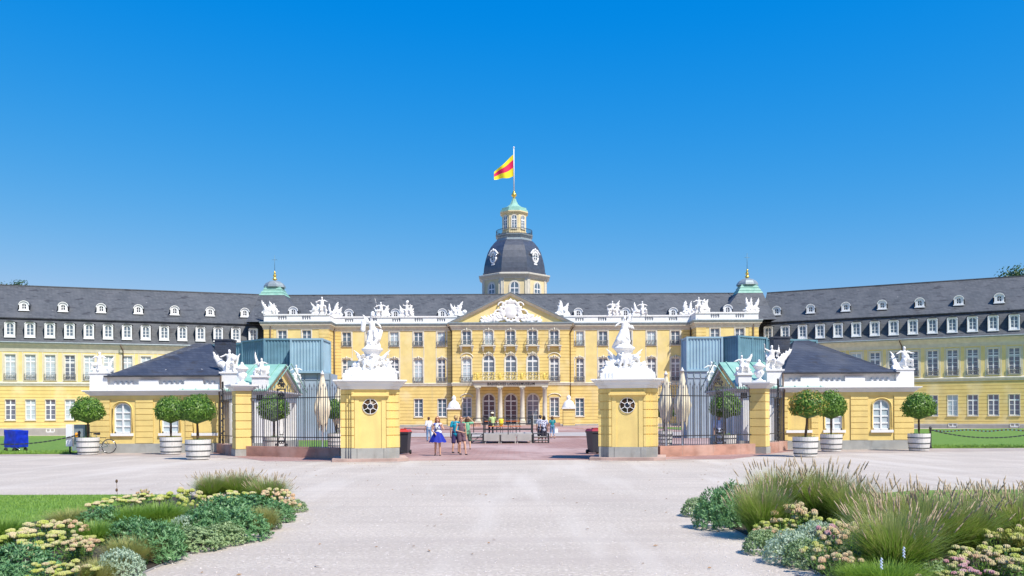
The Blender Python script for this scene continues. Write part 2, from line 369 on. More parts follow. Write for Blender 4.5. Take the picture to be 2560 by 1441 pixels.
def sash(mb, w_, h, rise, fr, bars_v, bars_h, thick=0.05, mull=0.16, y=0.0, transom=None):
    """white sash: outer frame, centre mullion, thin bars; inset inside w x h"""
    a = arcpts(w_, h, rise); b = arcpts(w_-2*fr, h-fr, max(rise-fr, 0) if rise > 0 else 0)
    y1 = y+0.07
    for k in range(len(a)-1):
        p, q, r_, s_ = b[k], b[k+1], a[k+1], a[k]
        mb.quad((s_[0], y, s_[1]), (r_[0], y, r_[1]), (q[0], y, q[1]), (p[0], y, p[1]))
        mb.quad((p[0], y, p[1]), (q[0], y, q[1]), (q[0], y1, q[1]), (p[0], y1, p[1]))
    mb.box(-w_/2, w_/2, y, y1, 0, fr*1.3)
    def top(x):
        if rise <= 0: return h-fr*0.5
        t = min(1, abs(x)/(w_/2)); return h-rise+rise*math.sqrt(max(0, 1-t*t))-fr*0.3
    mb.box(-mull/2, mull/2, y-0.012, y1, 0.01, top(0))
    for x in bars_v: mb.box(x-thick/2, x+thick/2, y+0.012, y1, 0.01, top(x))
    for z in bars_h:
        hw = w_/2-fr*0.5
        if rise > 0 and z > h-rise: hw = w_/2*math.sqrt(max(0, 1-((z-(h-rise))/rise)**2))-fr*0.3
        mb.box(-hw, hw, y+0.008, y1, z-thick/2, z+thick/2)
    if transom: mb.box(-w_/2+fr*.5, w_/2-fr*.5, y-0.008, y1, transom-0.1, transom+0.1)
CACHE = {}
def cached(key, fn):
    if key not in CACHE: CACHE[key] = fn()
    return CACHE[key]
def pane_mesh(w_, h, rise, m):
    def mk():
        mb = MB(); P = arcpts(w_, h, rise); n = len(P)
        mb.add([(p[0], 0, p[1]) for p in P], [tuple(range(n-1, -1, -1))]); return mb.mesh('pane', m)
    return cached(('pane', round(w_, 2), round(h, 2), round(rise, 2), m), mk)
def railing_mesh(w_, h, m='rail_iron', out=0.0, r=0.035, scroll=True):
    def mk():
        mb = MB(); n = max(4, int(w_/0.17))
        mb.box(-w_/2, w_/2, -0.03-out, 0.03-out, h-0.06, h); mb.box(-w_/2, w_/2, -0.03-out, 0.03-out, 0.02, 0.08)
        for s_ in (-1, 1): mb.box(s_*w_/2-0.03, s_*w_/2+0.03, -0.03-out, 0.03-out, 0, h+0.05)
        if out > 0:
            for s_ in (-1, 1):
                mb.box(s_*w_/2-0.03, s_*w_/2+0.03, -out, 0.0, h-0.06, h); mb.box(s_*w_/2-0.03, s_*w_/2+0.03, -out, 0.0, 0.02, 0.08)
        k = max(2, int(round(w_/0.62)))
        for i in range(k):
            cx = -w_/2+w_*(i+0.5)/k; rad = min(0.2, h*0.24)
            for sgn in (-1, 1):
                mb.tube([(cx+sgn*(rad*0.55+rad*0.75*math.cos(t)), -out, h*0.5+rad*1.25*math.sin(t)*(1 if sgn > 0 else -1)) for t in [j*math.pi/4 for j in range(7)]], r, 4)
            mb.box(cx-w_/(2*k)-0.015, cx-w_/(2*k)+0.015, -out-0.015, -out+0.015, 0.05, h)
        return mb.mesh('railing', m)
    return cached(('rail', round(w_, 2), round(h, 2), m, round(out, 2)), mk)
def window(parent, x, y, z, w_, h, rise=0.0, rows=3, rail=None, glass='glass', surround=0.2, trans=None, rz=0.0, sur_mat='stone_trim', inset=0.16, orn=False, name='window', mull=0.17, sill=True, frm=0.09):
    key = ('sash', round(w_, 2), round(h, 2), round(rise, 2), rows, trans, mull, frm)
    def mk():
        mb = MB(); q = w_/4; zz = h-rise*0.4
        bh = [zz*(k+1)/rows for k in range(rows-1)]
        sash(mb, w_, h, rise, frm, [], bh, thick=0.07, mull=mull, transom=trans); return mb.mesh('window', 'window_paint')
    o = link(name, cached(key, mk), parent, (x, y+inset, z), rz)
    link('pane', pane_mesh(w_, h, rise, glass), o, (0, 0.045, 0))
    if surround:
        def mk2():
            mb = MB(); band(mb, w_, h, rise, surround, -0.055-inset, -inset+0.01, sill); return mb.mesh('surround', sur_mat)
        link('surround', cached(('sur', round(w_, 2), round(h, 2), round(rise, 2), surround, inset, sur_mat, sill), mk2), o)
    if rail:
        rw, rh, ro, rm = rail
        link('railing', railing_mesh(rw, rh, rm, ro), o, (0, -inset-0.1, 0.0))
    if orn: link('keystone_ornament', orn_mesh(w_, rise), o, (0, -inset, h))
    return o
def orn_mesh(w_, rise):
    def mk():
        mb = MB(); rnd = random.Random(3)
        mb.caps((0, -0.14, 0.10), 0.16, (0, -0.18, 0.42), 0.13)
        for s_ in (-1, 1):
            pts = [(s_*(0.15+0.11*k), -0.1, 0.34-0.015*k*k+0.05*math.sin(k*1.7)) for k in range(7)]
            mb.tube(pts, 0.075, 6, r1=0.04)
            mb.caps((s_*0.62*w_/1.6, -0.1, 0.18), 0.09, (s_*0.72*w_/1.6, -0.1, 0.3), 0.06)
            mb.caps((s_*0.3, -0.12, 0.18), 0.08, (s_*0.45, -0.12, 0.24), 0.07)
        return mb.mesh('keystone_ornament', 'stone_trim')
    return cached(('orn', w_, rise), mk)

# ================================================================ terrain
LW_O = Vector((-80.6, 138.1)); LW_A = math.atan2(12.0, 36.3)
RW_O = Vector((43.0, 151.35)); RW_A = math.atan2(-12.8, 25.6)
def hgt(x, y):
    """ground height: level in the middle, falling gently along the lawns beside the court"""
    t = min(1, max(0, (y-46)/85.0)); t = t*t*(3-2*t)
    k = min(1, max(0, (abs(x)-24)/16.0)) if y < 125 else min(1, max(0, (abs(x)-44)/14.0))
    return -(0.92 if x < 0 else 0.45)*t*k
def sheet(name, xs, ys, m, dz, flat=None):
    mb = MB(); nx, ny = len(xs), len(ys)
    vs = [(x, y, (hgt(x, y) if flat is None else flat)+dz) for y in ys for x in xs]
    fs = [(j*nx+i, j*nx+i+1, (j+1)*nx+i+1, (j+1)*nx+i) for j in range(ny-1) for i in range(nx-1)]
    mb.add(vs, fs); return struct(mb.build(name, m))
def lin(a, b, n): return [a+(b-a)*i/n for i in range(n+1)]
sheet('ground', [-1500, -400]+lin(-130, 130, 26)+[400, 1500], [-60, 0]+lin(20, 180, 20)+[400, 2500], 'gravel', 0.0)
# red court paving between the guard houses and the palace, with a pale lane across it
mb = MB(); mb.prism([(-9.5, 33.6), (8.3, 33.6), (13, 41), (16, 49), (38, 95), (44, 146), (30, 150.4), (-31, 150.4), (-46, 146), (-39, 95), (-17, 49), (-14, 41)], -0.2, 0.008)
struct(mb.build('court_paving', 'court_paving'))
mb = MB(); mb.prism([(-27, 71), (27, 71), (37, 93), (-38, 93)], -0.1, 0.014); struct(mb.build('concrete_path', 'concrete_lane'))
mb = MB(); mb.prism([(-26.5, 69.6), (26.5, 69.6), (27, 71), (-27, 71)], -0.1, 0.10); struct(mb.build('kerb', 'court_paving'))
# raised terrace in front of the doors
mb = MB(); mb.prism([(-16, 128), (-13, 120), (-6, 114), (5, 114), (12, 120), (15, 128), (15, 150), (-16, 150)], -0.1, 0.14); struct(mb.build('terrace', 'court_paving'))

# ================================================================ palace
PX, PY = X0, 151.7
def lx(px, Y=PY): return at(px, 930, Y).x-PX
palace = thing('palace', 'three-storey yellow baroque palace front with pediment, corner pavilions and long slate roof', 'palace', (PX, PY, 0))
YR, YP = 150.5-PY, 147.8-PY      # risalit and pavilion planes (local y)
pL0, pL1 = lx(660, 147.8), lx(822, 147.8); pR0, pR1 = lx(1741, 147.8), lx(1897, 147.8)
rL, rR = lx(1131, 150.5), lx(1423, 150.5)
def molding(mb, path, prof):
    """sweep an (out, z) profile along a plan path, outward = right-hand side, mitred"""
    n = len(path); P = [Vector(p) for p in path]; offs = []
    for i in range(n):
        nn = []
        for a, b in ((i-1, i), (i, i+1)):
            if a < 0 or b >= n: continue
            d = (P[b]-P[a]).normalized(); nn.append(Vector((d.y, -d.x)))
        if len(nn) == 1: offs.append(nn[0])
        else:
            s = nn[0]+nn[1]; offs.append(s/(1+nn[0].dot(nn[1])))
    k = len(prof); vs = [(P[i].x+offs[i].x*o, P[i].y+offs[i].y*o, z) for i in range(n) for o, z in prof]
    fs = [(i*k+j, (i+1)*k+j, (i+1)*k+j+1, i*k+j+1) for i in range(n-1) for j in range(k-1)]
    fs.append(tuple(range(k-1, -1, -1))); fs.append(tuple((n-1)*k+j for j in range(k)))
    mb.add(vs, fs)
# window rows
STRIP = []
W3 = (13.95, 2.45); W2 = (7.75, 3.95); W1 = (1.75, 3.1)
WW = 1.5
bays_l = [lx(p) for p in (867, 926.5, 986, 1046, 1105)]; bays_r = [lx(p) for p in (1449, 1508, 1568, 1629, 1689)]
bays_c = [lx(p, 150.5) for p in (1167, 1222, 1277, 1332, 1386)]
bays_pl = [lx(p, 147.8) for p in (706, 767)]; bays_pr = [lx(p, 147.8) for p in (1788, 1850)]
up = MB(); lo = MB()
for x0, x1, bays in ((pL1, rL, bays_l), (rR, pR0, bays_r)):
    up = MB(); lo = MB(); wall(up, x0, x1, 7.2, 16.6, [(b, WW, W3[0], sum(W3), 0) for b in bays]+[(b, WW, W2[0], sum(W2), 0) for b in bays])
    wall(lo, x0, x1, 0, 7.2, [(b, WW, W1[0], sum(W1), 0) for b in bays]); up.build('upper_wall', 'plaster', palace); lo.build('lower_wall', 'banded_plaster', palace)
lo = MB(); ops = []
for i, b in enumerate(bays_c):
    ops.append((b, WW, W3[0]+0.05, sum(W3), 0)); ops.append((b, 1.9, 7.75, 12.3, 0.95) if 0 < i < 4 else (b, WW, 7.75, 11.7, 0))
    ops.append((b, 1.95, 0.35, 5.6, 0.97) if 0 < i < 4 else (b, WW, 1.75, 4.95, 0))
wall(lo, rL, rR, 0, 16.6, ops, y=YR)
lo.build('banded_wall', 'banded_plaster', palace)
for x0, x1, bays in ((pL0, pL1, bays_pl), (pR0, pR1, bays_pr)):
    lo = MB()
    up = MB(); wall(up, x0+1.6, x1-1.6, 7.2, 16.6, [(b, WW, W3[0], sum(W3), 0) for b in bays]+[(b, WW, W2[0], sum(W2), 0) for b in bays], y=YP); up.build('upper_wall', 'plaster', palace)
    for a, b in ((x0, x0+1.6), (x1-1.6, x1)): wall(lo, a, b, 7.2, 16.6, [], y=YP-0.06); 
    wall(lo, x0, x1, 0, 7.2, [(b, WW, W1[0], sum(W1), 0) for b in bays], y=YP); lo.build('banded_wall', 'banded_plaster', palace)
for x, ya, yb in ((pL1, YP-0.06, 0), (pR0, YP-0.06, 0), (rL, YR, 0), (rR, YR, 0), (pL0, YP-0.06, 8), (pR1, YP-0.06, 8)):
    lo = MB(); lo.quad((x, ya, 0), (x, yb, 0), (x, yb, 16.6), (x, ya, 16.6)); lo.build('side_wall', 'banded_plaster', palace)
for x in (pL1+0.02, pR0-1.4): lo = MB(); lo.box(x, x+1.35, -0.06, 0.0, 7.2, 16.55); lo.build('corner_strip', 'banded_plaster', palace)         # banded corner strips beside the pavilions
for x in (rL-1.3, rR+0.02): lo = MB(); lo.box(x, x+1.3, -0.05, 0.0, 7.2, 16.55); lo.build('corner_strip', 'banded_plaster', palace)
path = [(pL0, 8), (pL0, YP), (pL1, YP), (pL1, 0), (rL, 0), (rL, YR), (rR, YR), (rR, 0), (pR0, 0), (pR0, YP), (pR1, YP), (pR1, 8)]
mb = MB(); molding(mb, path, [(-0.3, 16.55), (0.10, 16.55), (0.14, 16.78), (0.16, 16.80), (0.22, 16.95), (0.36, 17.22), (0.46, 17.24), (0.47, 17.38), (0.5, 17.4), (-0.3, 17.4)])
molding(mb, path, [(-0.02, 7.05), (0.10, 7.05), (0.12, 7.2), (0.20, 7.42), (0.20, 7.5), (-0.02, 7.6)])
mb.build('cornice', 'cornice_stone', palace)
mb = MB(); molding(mb, path, [(-0.3, 17.405), (0.50, 17.405), (0.62, 17.7), (0.60, 17.82), (-0.3, 17.86)]); mb.build('gutter', 'lead', palace)
mb = MB(); molding(mb, path, [(-0.02, -0.6), (0.14, -0.6), (0.14, 0.32), (0.08, 0.42), (-0.02, 0.42)]); mb.build('plinth', 'grey_plinth', palace)
# pilaster strips (pale) joining the windows of one bay
for b in bays_l+bays_r:
    for s in (-1, 1): mb = MB(); mb.box(b+s*(WW/2+0.22)-0.06, b+s*(WW/2+0.22)+0.06, -0.03, 0.0, 7.6, 16.5); STRIP.append(mb)
mb = MB()
for q in STRIP: mb.add(q.v, q.f)
o_ = mb.build('wall_strips', 'stone_trim', palace); o_['kind'] = 'stuff'
rnd = random.Random(11)
def gl(): return 'curtain_glass' if rnd.random() < 0.22 else 'glass'
RA = (1.62, 0.85, 0.10, 'rail_iron')
for grp, y in ((bays_l, 0), (bays_r, 0), (bays_pl, YP), (bays_pr, YP)):
    pav = y != 0
    for b in grp:
        window(palace, b, y, W3[0], WW, W3[1], rows=3, rail=None if pav else RA, glass=gl())
        window(palace, b, y, W2[0], WW, W2[1], rows=5, rail=RA, glass=gl(), trans=2.95, orn=True)
        window(palace, b, y, W1[0], WW, W1[1], rows=4, glass=gl(), surround=0.06)
for i, b in enumerate(bays_c):
    window(palace, b, YR, W3[0]+0.05, WW, W3[1]-0.05, rows=3, rail=(2.2, 1.0, 0.45, 'rail_iron'), glass=gl(), orn=True)
    if 0 < i < 4:
        window(palace, b, YR, 7.75, 1.9, 4.55, rise=0.95, rows=5, trans=3.5, glass='glass', orn=True, sill=False)
        d = window(palace, b, YR, 0.35, 1.95, 5.25, rise=0.97, rows=6, trans=4.05, glass='dark_glass' if i < 3 else 'glass', surround=0.16, name='door', sill=False)
    else:
        window(palace, b, YR, 7.75, WW, 3.95, rows=5, rail=(2.0, 1.05, 0.12, 'rail_iron'), glass='curtain_glass' if i == 0 else 'glass', trans=2.95, orn=True)
        window(palace, b, YR, 1.75, WW, 3.2, rows=4, glass='glass', surround=0.1)
for b in bays_c:      # balcony slab and brackets under each upper window
    mb = MB()
    mb.box(b-1.25, b+1.25, YR-0.62, YR, 13.72, 13.9)
    for s in (-1, 1):
        mb.caps((b+s*0.95, YR-0.3, 13.6), 0.24, (b+s*0.95, YR-0.14, 13.0), 0.16); mb.box(b+s*0.95-0.2, b+s*0.95+0.2, YR-0.5, YR, 13.45, 13.72)
    fixn(mb.build('balcony', 'stone_trim', palace))
for b in (bays_c[0], bays_c[4]):
    for z0 in (11.75, 5.0):
        pts = [(b+1.05*math.cos(math.pi*k/12), YR-0.05, z0+(0.75 if z0 > 8 else 0.55)*math.sin(math.pi*k/12)+0.1) for k in range(13)]
        mb = MB(); mb.tube(pts, 0.09, 4); mb.build('blind_arch', 'stone_trim', palace)
# balustrade
def balustrade(mb, bal, x0, x1, y, gaps, gw=1.5):
    mb.box(x0, x1, y-0.06, y+0.42, 17.84, 18.18); mb.box(x0-0.03, x1+0.03, y-0.12, y+0.48, 18.88, 19.12)
    e = sorted([x0]+[g+s*gw/2 for g in gaps for s in (-1, 1)]+[x1])
    for i in range(0, len(e), 2): mb.box(e[i], e[i+1], y, y+0.36, 18.18, 18.88)
    for g in gaps:
        for k in (-1, 0, 1):
            mb.lathe([(0.12, 18.18), (0.12, 18.24), (0.07, 18.28), (0.135, 18.42), (0.12, 18.52), (0.06, 18.68), (0.055, 18.76), (0.12, 18.82), (0.12, 18.88)], (g+k*gw/4, y+0.18, 0), 8)
        for s in (-1, 1): mb.box(g+s*gw/2-0.06, g+s*gw/2+0.06, y+0.05, y+0.31, 18.18, 18.88)
mb = MB(); BB = lambda: fixn(mb.build('balustrade', 'attic_white', palace))
balustrade(mb, None, pL1-0.25, lx(1143), 0.0, [lx(p) for p in (873, 932, 991, 1047, 1103)]); BB(); mb = MB()
balustrade(mb, None, lx(1410), pR0+0.25, 0.0, [lx(p) for p in (1449, 1506, 1564, 1623, 1683)]); BB(); mb = MB()
balustrade(mb, None, pL0+0.02, pL1-0.28, YP, [lx(p, 147.8) for p in (706, 766)]); BB(); mb = MB()
balustrade(mb, None, pR0+0.28, pR1-0.02, YP, [lx(p, 147.8) for p in (1788, 1850)]); BB()
for x in (pL1-0.28, pR0-0.08): mb = MB(); mb.box(x, x+0.36, YP, -0.01, 17.84, 18.88); mb.box(x-0.06, x+0.42, YP-0.12, 0.45, 18.885, 19.12); BB()
# roofs
mb = MB()
xa, xb = pL0-3, pR1+4
mb.xprism([(0.6, 17.9), (8.3, 23.95), (16, 17.9)], 0, 1)   # placeholder profile, replaced below
mb.v = []; mb.f = []; mb.m = []; mb.smooth = []
vs = [(xa, 0.45, 17.85), (xb, 0.45, 17.85), (xb, 8.3, 23.95), (xa, 8.3, 23.95), (xa, 16.2, 17.85), (xb, 16.2, 17.85)]
mb.add(vs, [(0, 1, 2, 3), (3, 2, 5, 4), (0, 3, 4), (1, 5, 2)])
mb.bar((xa, 8.3, 23.97), (xb, 8.3, 23.97), 0.3, 0.16)
for cx_, b0, b1 in ((lx(688, 157), pL0-3.4, lx(775, 148.8)), (lx(1869, 157), lx(1788, 148.8), pR1+3.4)):
    z0, z1, t = 17.95, 23.35, 2.15; ya, yb, yc = -2.9, 15, 5.3
    B = [(b0, ya, z0), (b1, ya, z0), (b1, yb, z0), (b0, yb, z0)]; T = [(cx_-t, yc-t, z1), (cx_+t, yc-t, z1), (cx_+t, yc+t, z1), (cx_-t, yc+t, z1)]
    mid = []
    for bq, tq in zip(B, T): mid.append(tuple(bq[i]*0.42+tq[i]*0.58-(0.35 if i == 2 else 0) for i in range(3)))
    for lo_, hi_ in ((B, mid), (mid, T)):
        mb.add(lo_+hi_, [(0, 1, 5, 4), (1, 2, 6, 5), (2, 3, 7, 6), (3, 0, 4, 7)])
mb.build('roof', 'slate', palace)
def dormer(parent, x, y, z, w_, h, depth, small=True, roofmat='slate', label=None):
    """white arched dormer front with a rounded lead hood running back into the slope"""
    key = ('dormer', w_, h, depth, small)
    def mk():
        mb = MB(); rise = w_/2*(0.9 if small else 0.62)
        a = arcpts(w_, h, rise, 12); iw, ih = (w_*0.46, h*0.62) if small else (w_*0.72, h*0.74)
        ir = iw/2*(1.0 if small else 0.7); z0 = h*0.14
        b = [(p[0], p[1]+z0) for p in arcpts(iw, ih, ir, 12)]
        for k in range(len(a)-1):
            mb.quad((a[k][0], 0, a[k][1]), (a[k+1][0], 0, a[k+1][1]), (b[k+1][0], 0, b[k+1][1]), (b[k][0], 0, b[k][1]))
            mb.quad((b[k][0], 0, b[k][1]), (b[k+1][0], 0, b[k+1][1]), (b[k+1][0], 0.14, b[k+1][1]), (b[k][0], 0.14, b[k][1]))
        mb.quad((a[0][0], 0, 0), (b[0][0], 0, z0), (b[-1][0], 0, z0), (a[-1][0], 0, 0))
        mb.quad((b[0][0], 0, z0), (b[0][0], 0.14, z0), (b[-1][0], 0.14, z0), (b[-1][0], 0, z0))
        mb.box(-w_/2-0.12, w_/2+0.12, -0.14, 0.1, -0.1, 0.06)
        c = arcpts(w_+0.22, h+0.12, rise+0.12, 12)[1:-1]; d = arcpts(w_, h, rise, 12)[1:-1]
        for k in range(len(c)-1):       # raised white archivolt
            mb.add([(c[k][0], -0.14, c[k][1]), (c[k+1][0], -0.14, c[k+1][1]), (d[k+1][0], -0.14, d[k+1][1]), (d[k][0], -0.14, d[k][1]),
                    (c[k][0], 0.02, c[k][1]), (c[k+1][0], 0.02, c[k+1][1]), (d[k+1][0], 0.02, d[k+1][1]), (d[k][0], 0.02, d[k][1])],
                   [(3, 2, 1, 0), (0, 1, 5, 4), (3, 7, 6, 2), (4, 5, 6, 7)])
        if not small:
            for s in (-1, 1): mb.box(s*w_/2-0.08, s*w_/2+0.08, -0.1, 0.02, 0.06, h-rise)
        mb.cur = 1
        e = arcpts(w_+0.30, h+0.16, rise+0.15, 12); 
        for k in range(len(e)-1): mb.quad((e[k+1][0], -0.05, e[k+1][1]), (e[k][0], -0.05, e[k][1]), (e[k][0], depth, e[k][1]), (e[k+1][0], depth, e[k+1][1]))
        if not small:   # slate cheeks flaring to the roof on both sides
            for s in (-1, 1):
                mb.add([(s*w_/2, 0.0, 0), (s*w_/2, 0.0, h-rise), (s*(w_/2+0.05), depth*0.95, h-rise), (s*(w_/2+0.05), 0.3, 0)], [(0, 1, 2, 3)])
            mb.cur = 2
            mb.add([(-w_/2-0.14, -0.16, h-0.10), (0, -0.20, h+0.26), (w_/2+0.14, -0.16, h-0.10), (-w_/2-0.14, depth+0.2, h), (0, depth+0.4, h+0.36), (w_/2+0.14, depth+0.2, h)], [(0, 1, 4, 3), (1, 2, 5, 4), (2, 1, 0)])
        return mb.mesh('dormer', ['window_paint', 'slate', 'slate'])
    o = link('dormer', cached(key, mk), parent, (x, y, z))
    iw, ih = (w_*0.46, h*0.62) if small else (w_*0.72, h*0.74); ir = iw/2*(1.0 if small else 0.7)
    def mk2():
        mb = MB(); sash(mb, iw, ih, ir, 0.05, [], [ih*0.5] if small else [ih*0.3, ih*0.6], thick=0.07, mull=0.10 if small else 0.13); return mb.mesh('window', 'window_paint')
    wd = link('window', cached(('dwin', w_, h, small), mk2), o, (0, 0.08, h*0.14))
    link('pane', pane_mesh(iw, ih, ir, 'dark_glass' if small else 'glass'), o, (0, 0.13, h*0.14))
    return o
for p in (874, 990, 1107, 1446, 1564, 1683): dormer(palace, lx(p, 154), 2.0, 19.05, 1.45, 1.5, 2.2)
for p, Y in ((734, 150), (1820, 150)): dormer(palace, lx(p, Y), -1.75, 19.05, 1.45, 1.5, 2.0)
# pediment
aL, aR, apx = lx(1124, 150.2), lx(1430, 150.2), lx(1277, 150.2); zb, zt = 17.5, 22.6
mb = MB(); mb.add([(aL, YR+0.02, zb), (aR, YR+0.02, zb), (apx, YR+0.02, zt)], [(0, 1, 2)]); mb.build('tympanum', 'plaster', palace)
def rake(mb, prof):
    """raking cornice: profile (out, dz) along both slopes"""
    for (x0, z0), (x1, z1) in (((aL-0.35, zb), (apx, zt+0.18)), ((apx, zt+0.18), (aR+0.35, zb))):
        k = len(prof); vs = [(x0, YR-o, z0+dz) for o, dz in prof]+[(x1, YR-o, z1+dz) for o, dz in prof]
        mb.add(vs, [(j, k+j, k+(j+1) % k, (j+1) % k) for j in range(k)]+[tuple(range(k)), tuple(range(2*k-1, k-1, -1))])
mb = MB(); rake(mb, [(-0.1, -0.42), (0.12, -0.42), (0.16, -0.30), (0.42, -0.12), (0.52, 0.0), (-0.1, 0.0)]); fixn(mb.build('raking_cornice', 'cornice_stone', palace))
mb = MB(); rake(mb, [(-0.1, 0.005), (0.56, 0.005), (0.62, 0.22), (-0.1, 0.34)])
mb.add([(aL-0.35, YR, zb+0.3), (apx, YR, zt+0.5), (aR+0.35, YR, zb+0.3), (apx, 7.0, zt+0.45)], [(0, 1, 3), (1, 2, 3)])
fixn(mb.build('pediment_roof', 'lead', palace))
# carved relief: crowned shield with scrolls and trophies
mb = MB(); rr = random.Random(5); cy = YR-0.10
def rel(px, py): q = at(px, py, 150.4); return Vector((q.x-PX, cy, q.z))
mb.caps(rel(1277, 782), 1.15, rel(1277, 774), 1.2, 16, 0.25)
for k in range(14):
    t = 2*math.pi*k/14; c = rel(1277, 778); mb.caps(c+Vector((1.5*math.cos(t), -0.1, 1.7*math.sin(t))), 0.24, c+Vector((1.7*math.cos(t+.3), -0.12, 1.85*math.sin(t+.3))), 0.2, 8)
mb.caps(rel(1270, 757), 0.3, rel(1284, 757), 0.3, 8); mb.caps(rel(1277, 757), 0.22, rel(1277, 748), 0.15, 8)
for s in (-1, 1):
    for cx_, cz_, r_ in ((28, 787, 1.0), (33, 797, 0.7), (22, 765, 0.7)):
        pts = [rel(1277+s*cx_, cz_)+Vector((s*r_*(1-j*0.05)*math.cos(j*0.6), -0.12, r_*(1-j*0.05)*math.sin(j*0.6))) for j in range(11)]
        mb.tube(pts, 0.17, 6)
    for k in range(34):
        dxp = rr.uniform(14, 74); top = 806-(74-dxp)*0.60; py_ = rr.uniform(top, 807)
        a = rel(1277+s*dxp, py_); ang = rr.uniform(0, math.pi); L = rr.uniform(0.25, 0.75)
        mb.caps(a, rr.uniform(0.18, 0.34), a+Vector((L*math.cos(ang), -rr.uniform(0, .15), L*math.sin(ang)*0.7)), rr.uniform(0.08, 0.2), 7)
    for k in range(5):
        a = rel(1277+s*(34+8*k), 803-k*1); mb.caps(a, 0.3, a+Vector((s*0.6, -0.1, 1.3-0.2*k)), 0.08, 7)
remesh(mb, 'carved_relief', 'statue_stone', 0.09, palace)
# portico with four columns, inscription and gilded balcony rail
yc = 147.5-PY; xl, xr = lx(1184, 147.3), lx(1371, 147.3)
mb = MB(); mb.box(xl, xr, yc-0.45, YR, 6.95, 7.45); mb.box(xl-0.12, xr+0.12, yc-0.6, YR, 7.452, 7.62); mb.box(xl-0.25, xr+0.25, yc-0.78, YR, 7.622, 7.8); mb.box(xl+0.05, xr-0.05, yc-0.4, YR, 6.78, 6.948)
mb.build('portico_beam', 'cornice_stone', palace)
for p in (1194.8, 1250, 1305.6, 1361.6):
    mb = MB(); c = (lx(p, 147.5), yc, 0)
    mb.box(c[0]-0.55, c[0]+0.55, yc-0.55, yc+0.55, 0.3, 0.95)
    mb.lathe([(0.5, 0.95), (0.5, 1.1), (0.42, 1.15), (0.40, 1.3), (0.385, 3), (0.34, 6.3), (0.42, 6.35), (0.36, 6.42), (0.48, 6.55), (0.48, 6.6)], c, 18)
    mb.box(c[0]-0.52, c[0]+0.52, yc-0.5, yc+0.5, 6.6, 6.78); fixn(mb.build('column', 'cornice_stone', palace))
mb = MB(); mb.box(xl-0.8, xr+0.8, yc-1.2, YR-0.02, 0, 0.16); mb.box(xl-0.4, xr+0.4, yc-0.8, YR-0.02, 0.16, 0.31); mb.build('portico_steps', 'step_stone', palace)
mb = MB(); w_ = xr-xl-0.1; n = 26
mb.box(xl, xr, yc-0.62, yc-0.56, 9.08, 9.16); mb.box(xl, xr, yc-0.62, yc-0.56, 7.86, 7.94)
for s in (xl, xr-0.05):
    mb.box(s, s+0.05, yc-0.6, YR, 9.08, 9.16); mb.box(s, s+0.05, yc-0.6, YR, 7.86, 7.94)
for i in range(n+1):
    x = xl+0.05+w_*i/n; mb.box(x-0.025, x+0.025, yc-0.61, yc-0.57, 7.9, 9.1)
    if i < n:
        c = Vector((x+w_/n/2, yc-0.59, 8.5))
        for sg in (-1, 1):
            mb.tube([c+Vector((sg*(0.06+0.13*math.cos(t)), 0, sg*0.22+0.24*math.sin(t))) for t in [j*0.8 for j in range(8)]], 0.06, 4)
for p in (1222, 1277, 1332):   # gilded cartouches between
    for q in (-28, 28):
        c = Vector((lx(p+q, 147.0), yc-0.66, 8.5)); mb.caps(c+Vector((0, 0, -.3)), 0.22, c+Vector((0, 0, .3)), 0.16, 8, 0.4)
fixn(mb.build('balcony_railing', 'gilt_iron', palace))
fc = bpy.data.curves.new('inscription', 'FONT'); fc.body = 'BADISCHES LANDESMUSEUM'; fc.size = 0.58; fc.align_x = 'CENTER'; fc.extrude = 0.02; fc.space_character = 1.18; fc.offset = 0.012
fo = bpy.data.objects.new('inscription_raw', fc); COL.objects.link(fo)
me = bpy.data.meshes.new_from_object(fo.evaluated_get(bpy.context.evaluated_depsgraph_get())); bpy.data.objects.remove(fo)
for v in me.vertices: v.co = Vector((v.co.x, -v.co.z, v.co.y))
me.materials.clear(); me.materials.append(M['bronze_letter'])
ins = link('inscription', me, palace, (lx(1277.5, 147), yc-0.475, 7.0)); w0 = ins.dimensions.x or 1
xs_ = [v.co.x for v in me.vertices]; ins.scale.x = (118/2200*147)/(max(xs_)-min(xs_))
for p in (1131, 1425):
    mb = MB(); x = lx(p, 150.3)+(-0.12 if p < 1200 else 0.12); s = -1 if p < 1200 else 1
    mb.tube([(x+s*0.9, -0.45, 17.5), (x+s*0.5, -0.5, 17.0), (x, -0.35, 16.2), (x, -0.3, 0.2)], 0.10, 8); mb.build('downpipe', 'pipe', palace)
for x, y in ((pL0+1.15, YP-0.2), (pR1-0.9, YP-0.2), (pL1+0.2, -0.2), (pR0-0.2, -0.2)):
    mb = MB(); mb.tube([(x, y, 17.4), (x, y, 0.2)], 0.10, 8); mb.build('downpipe', 'pipe', palace)
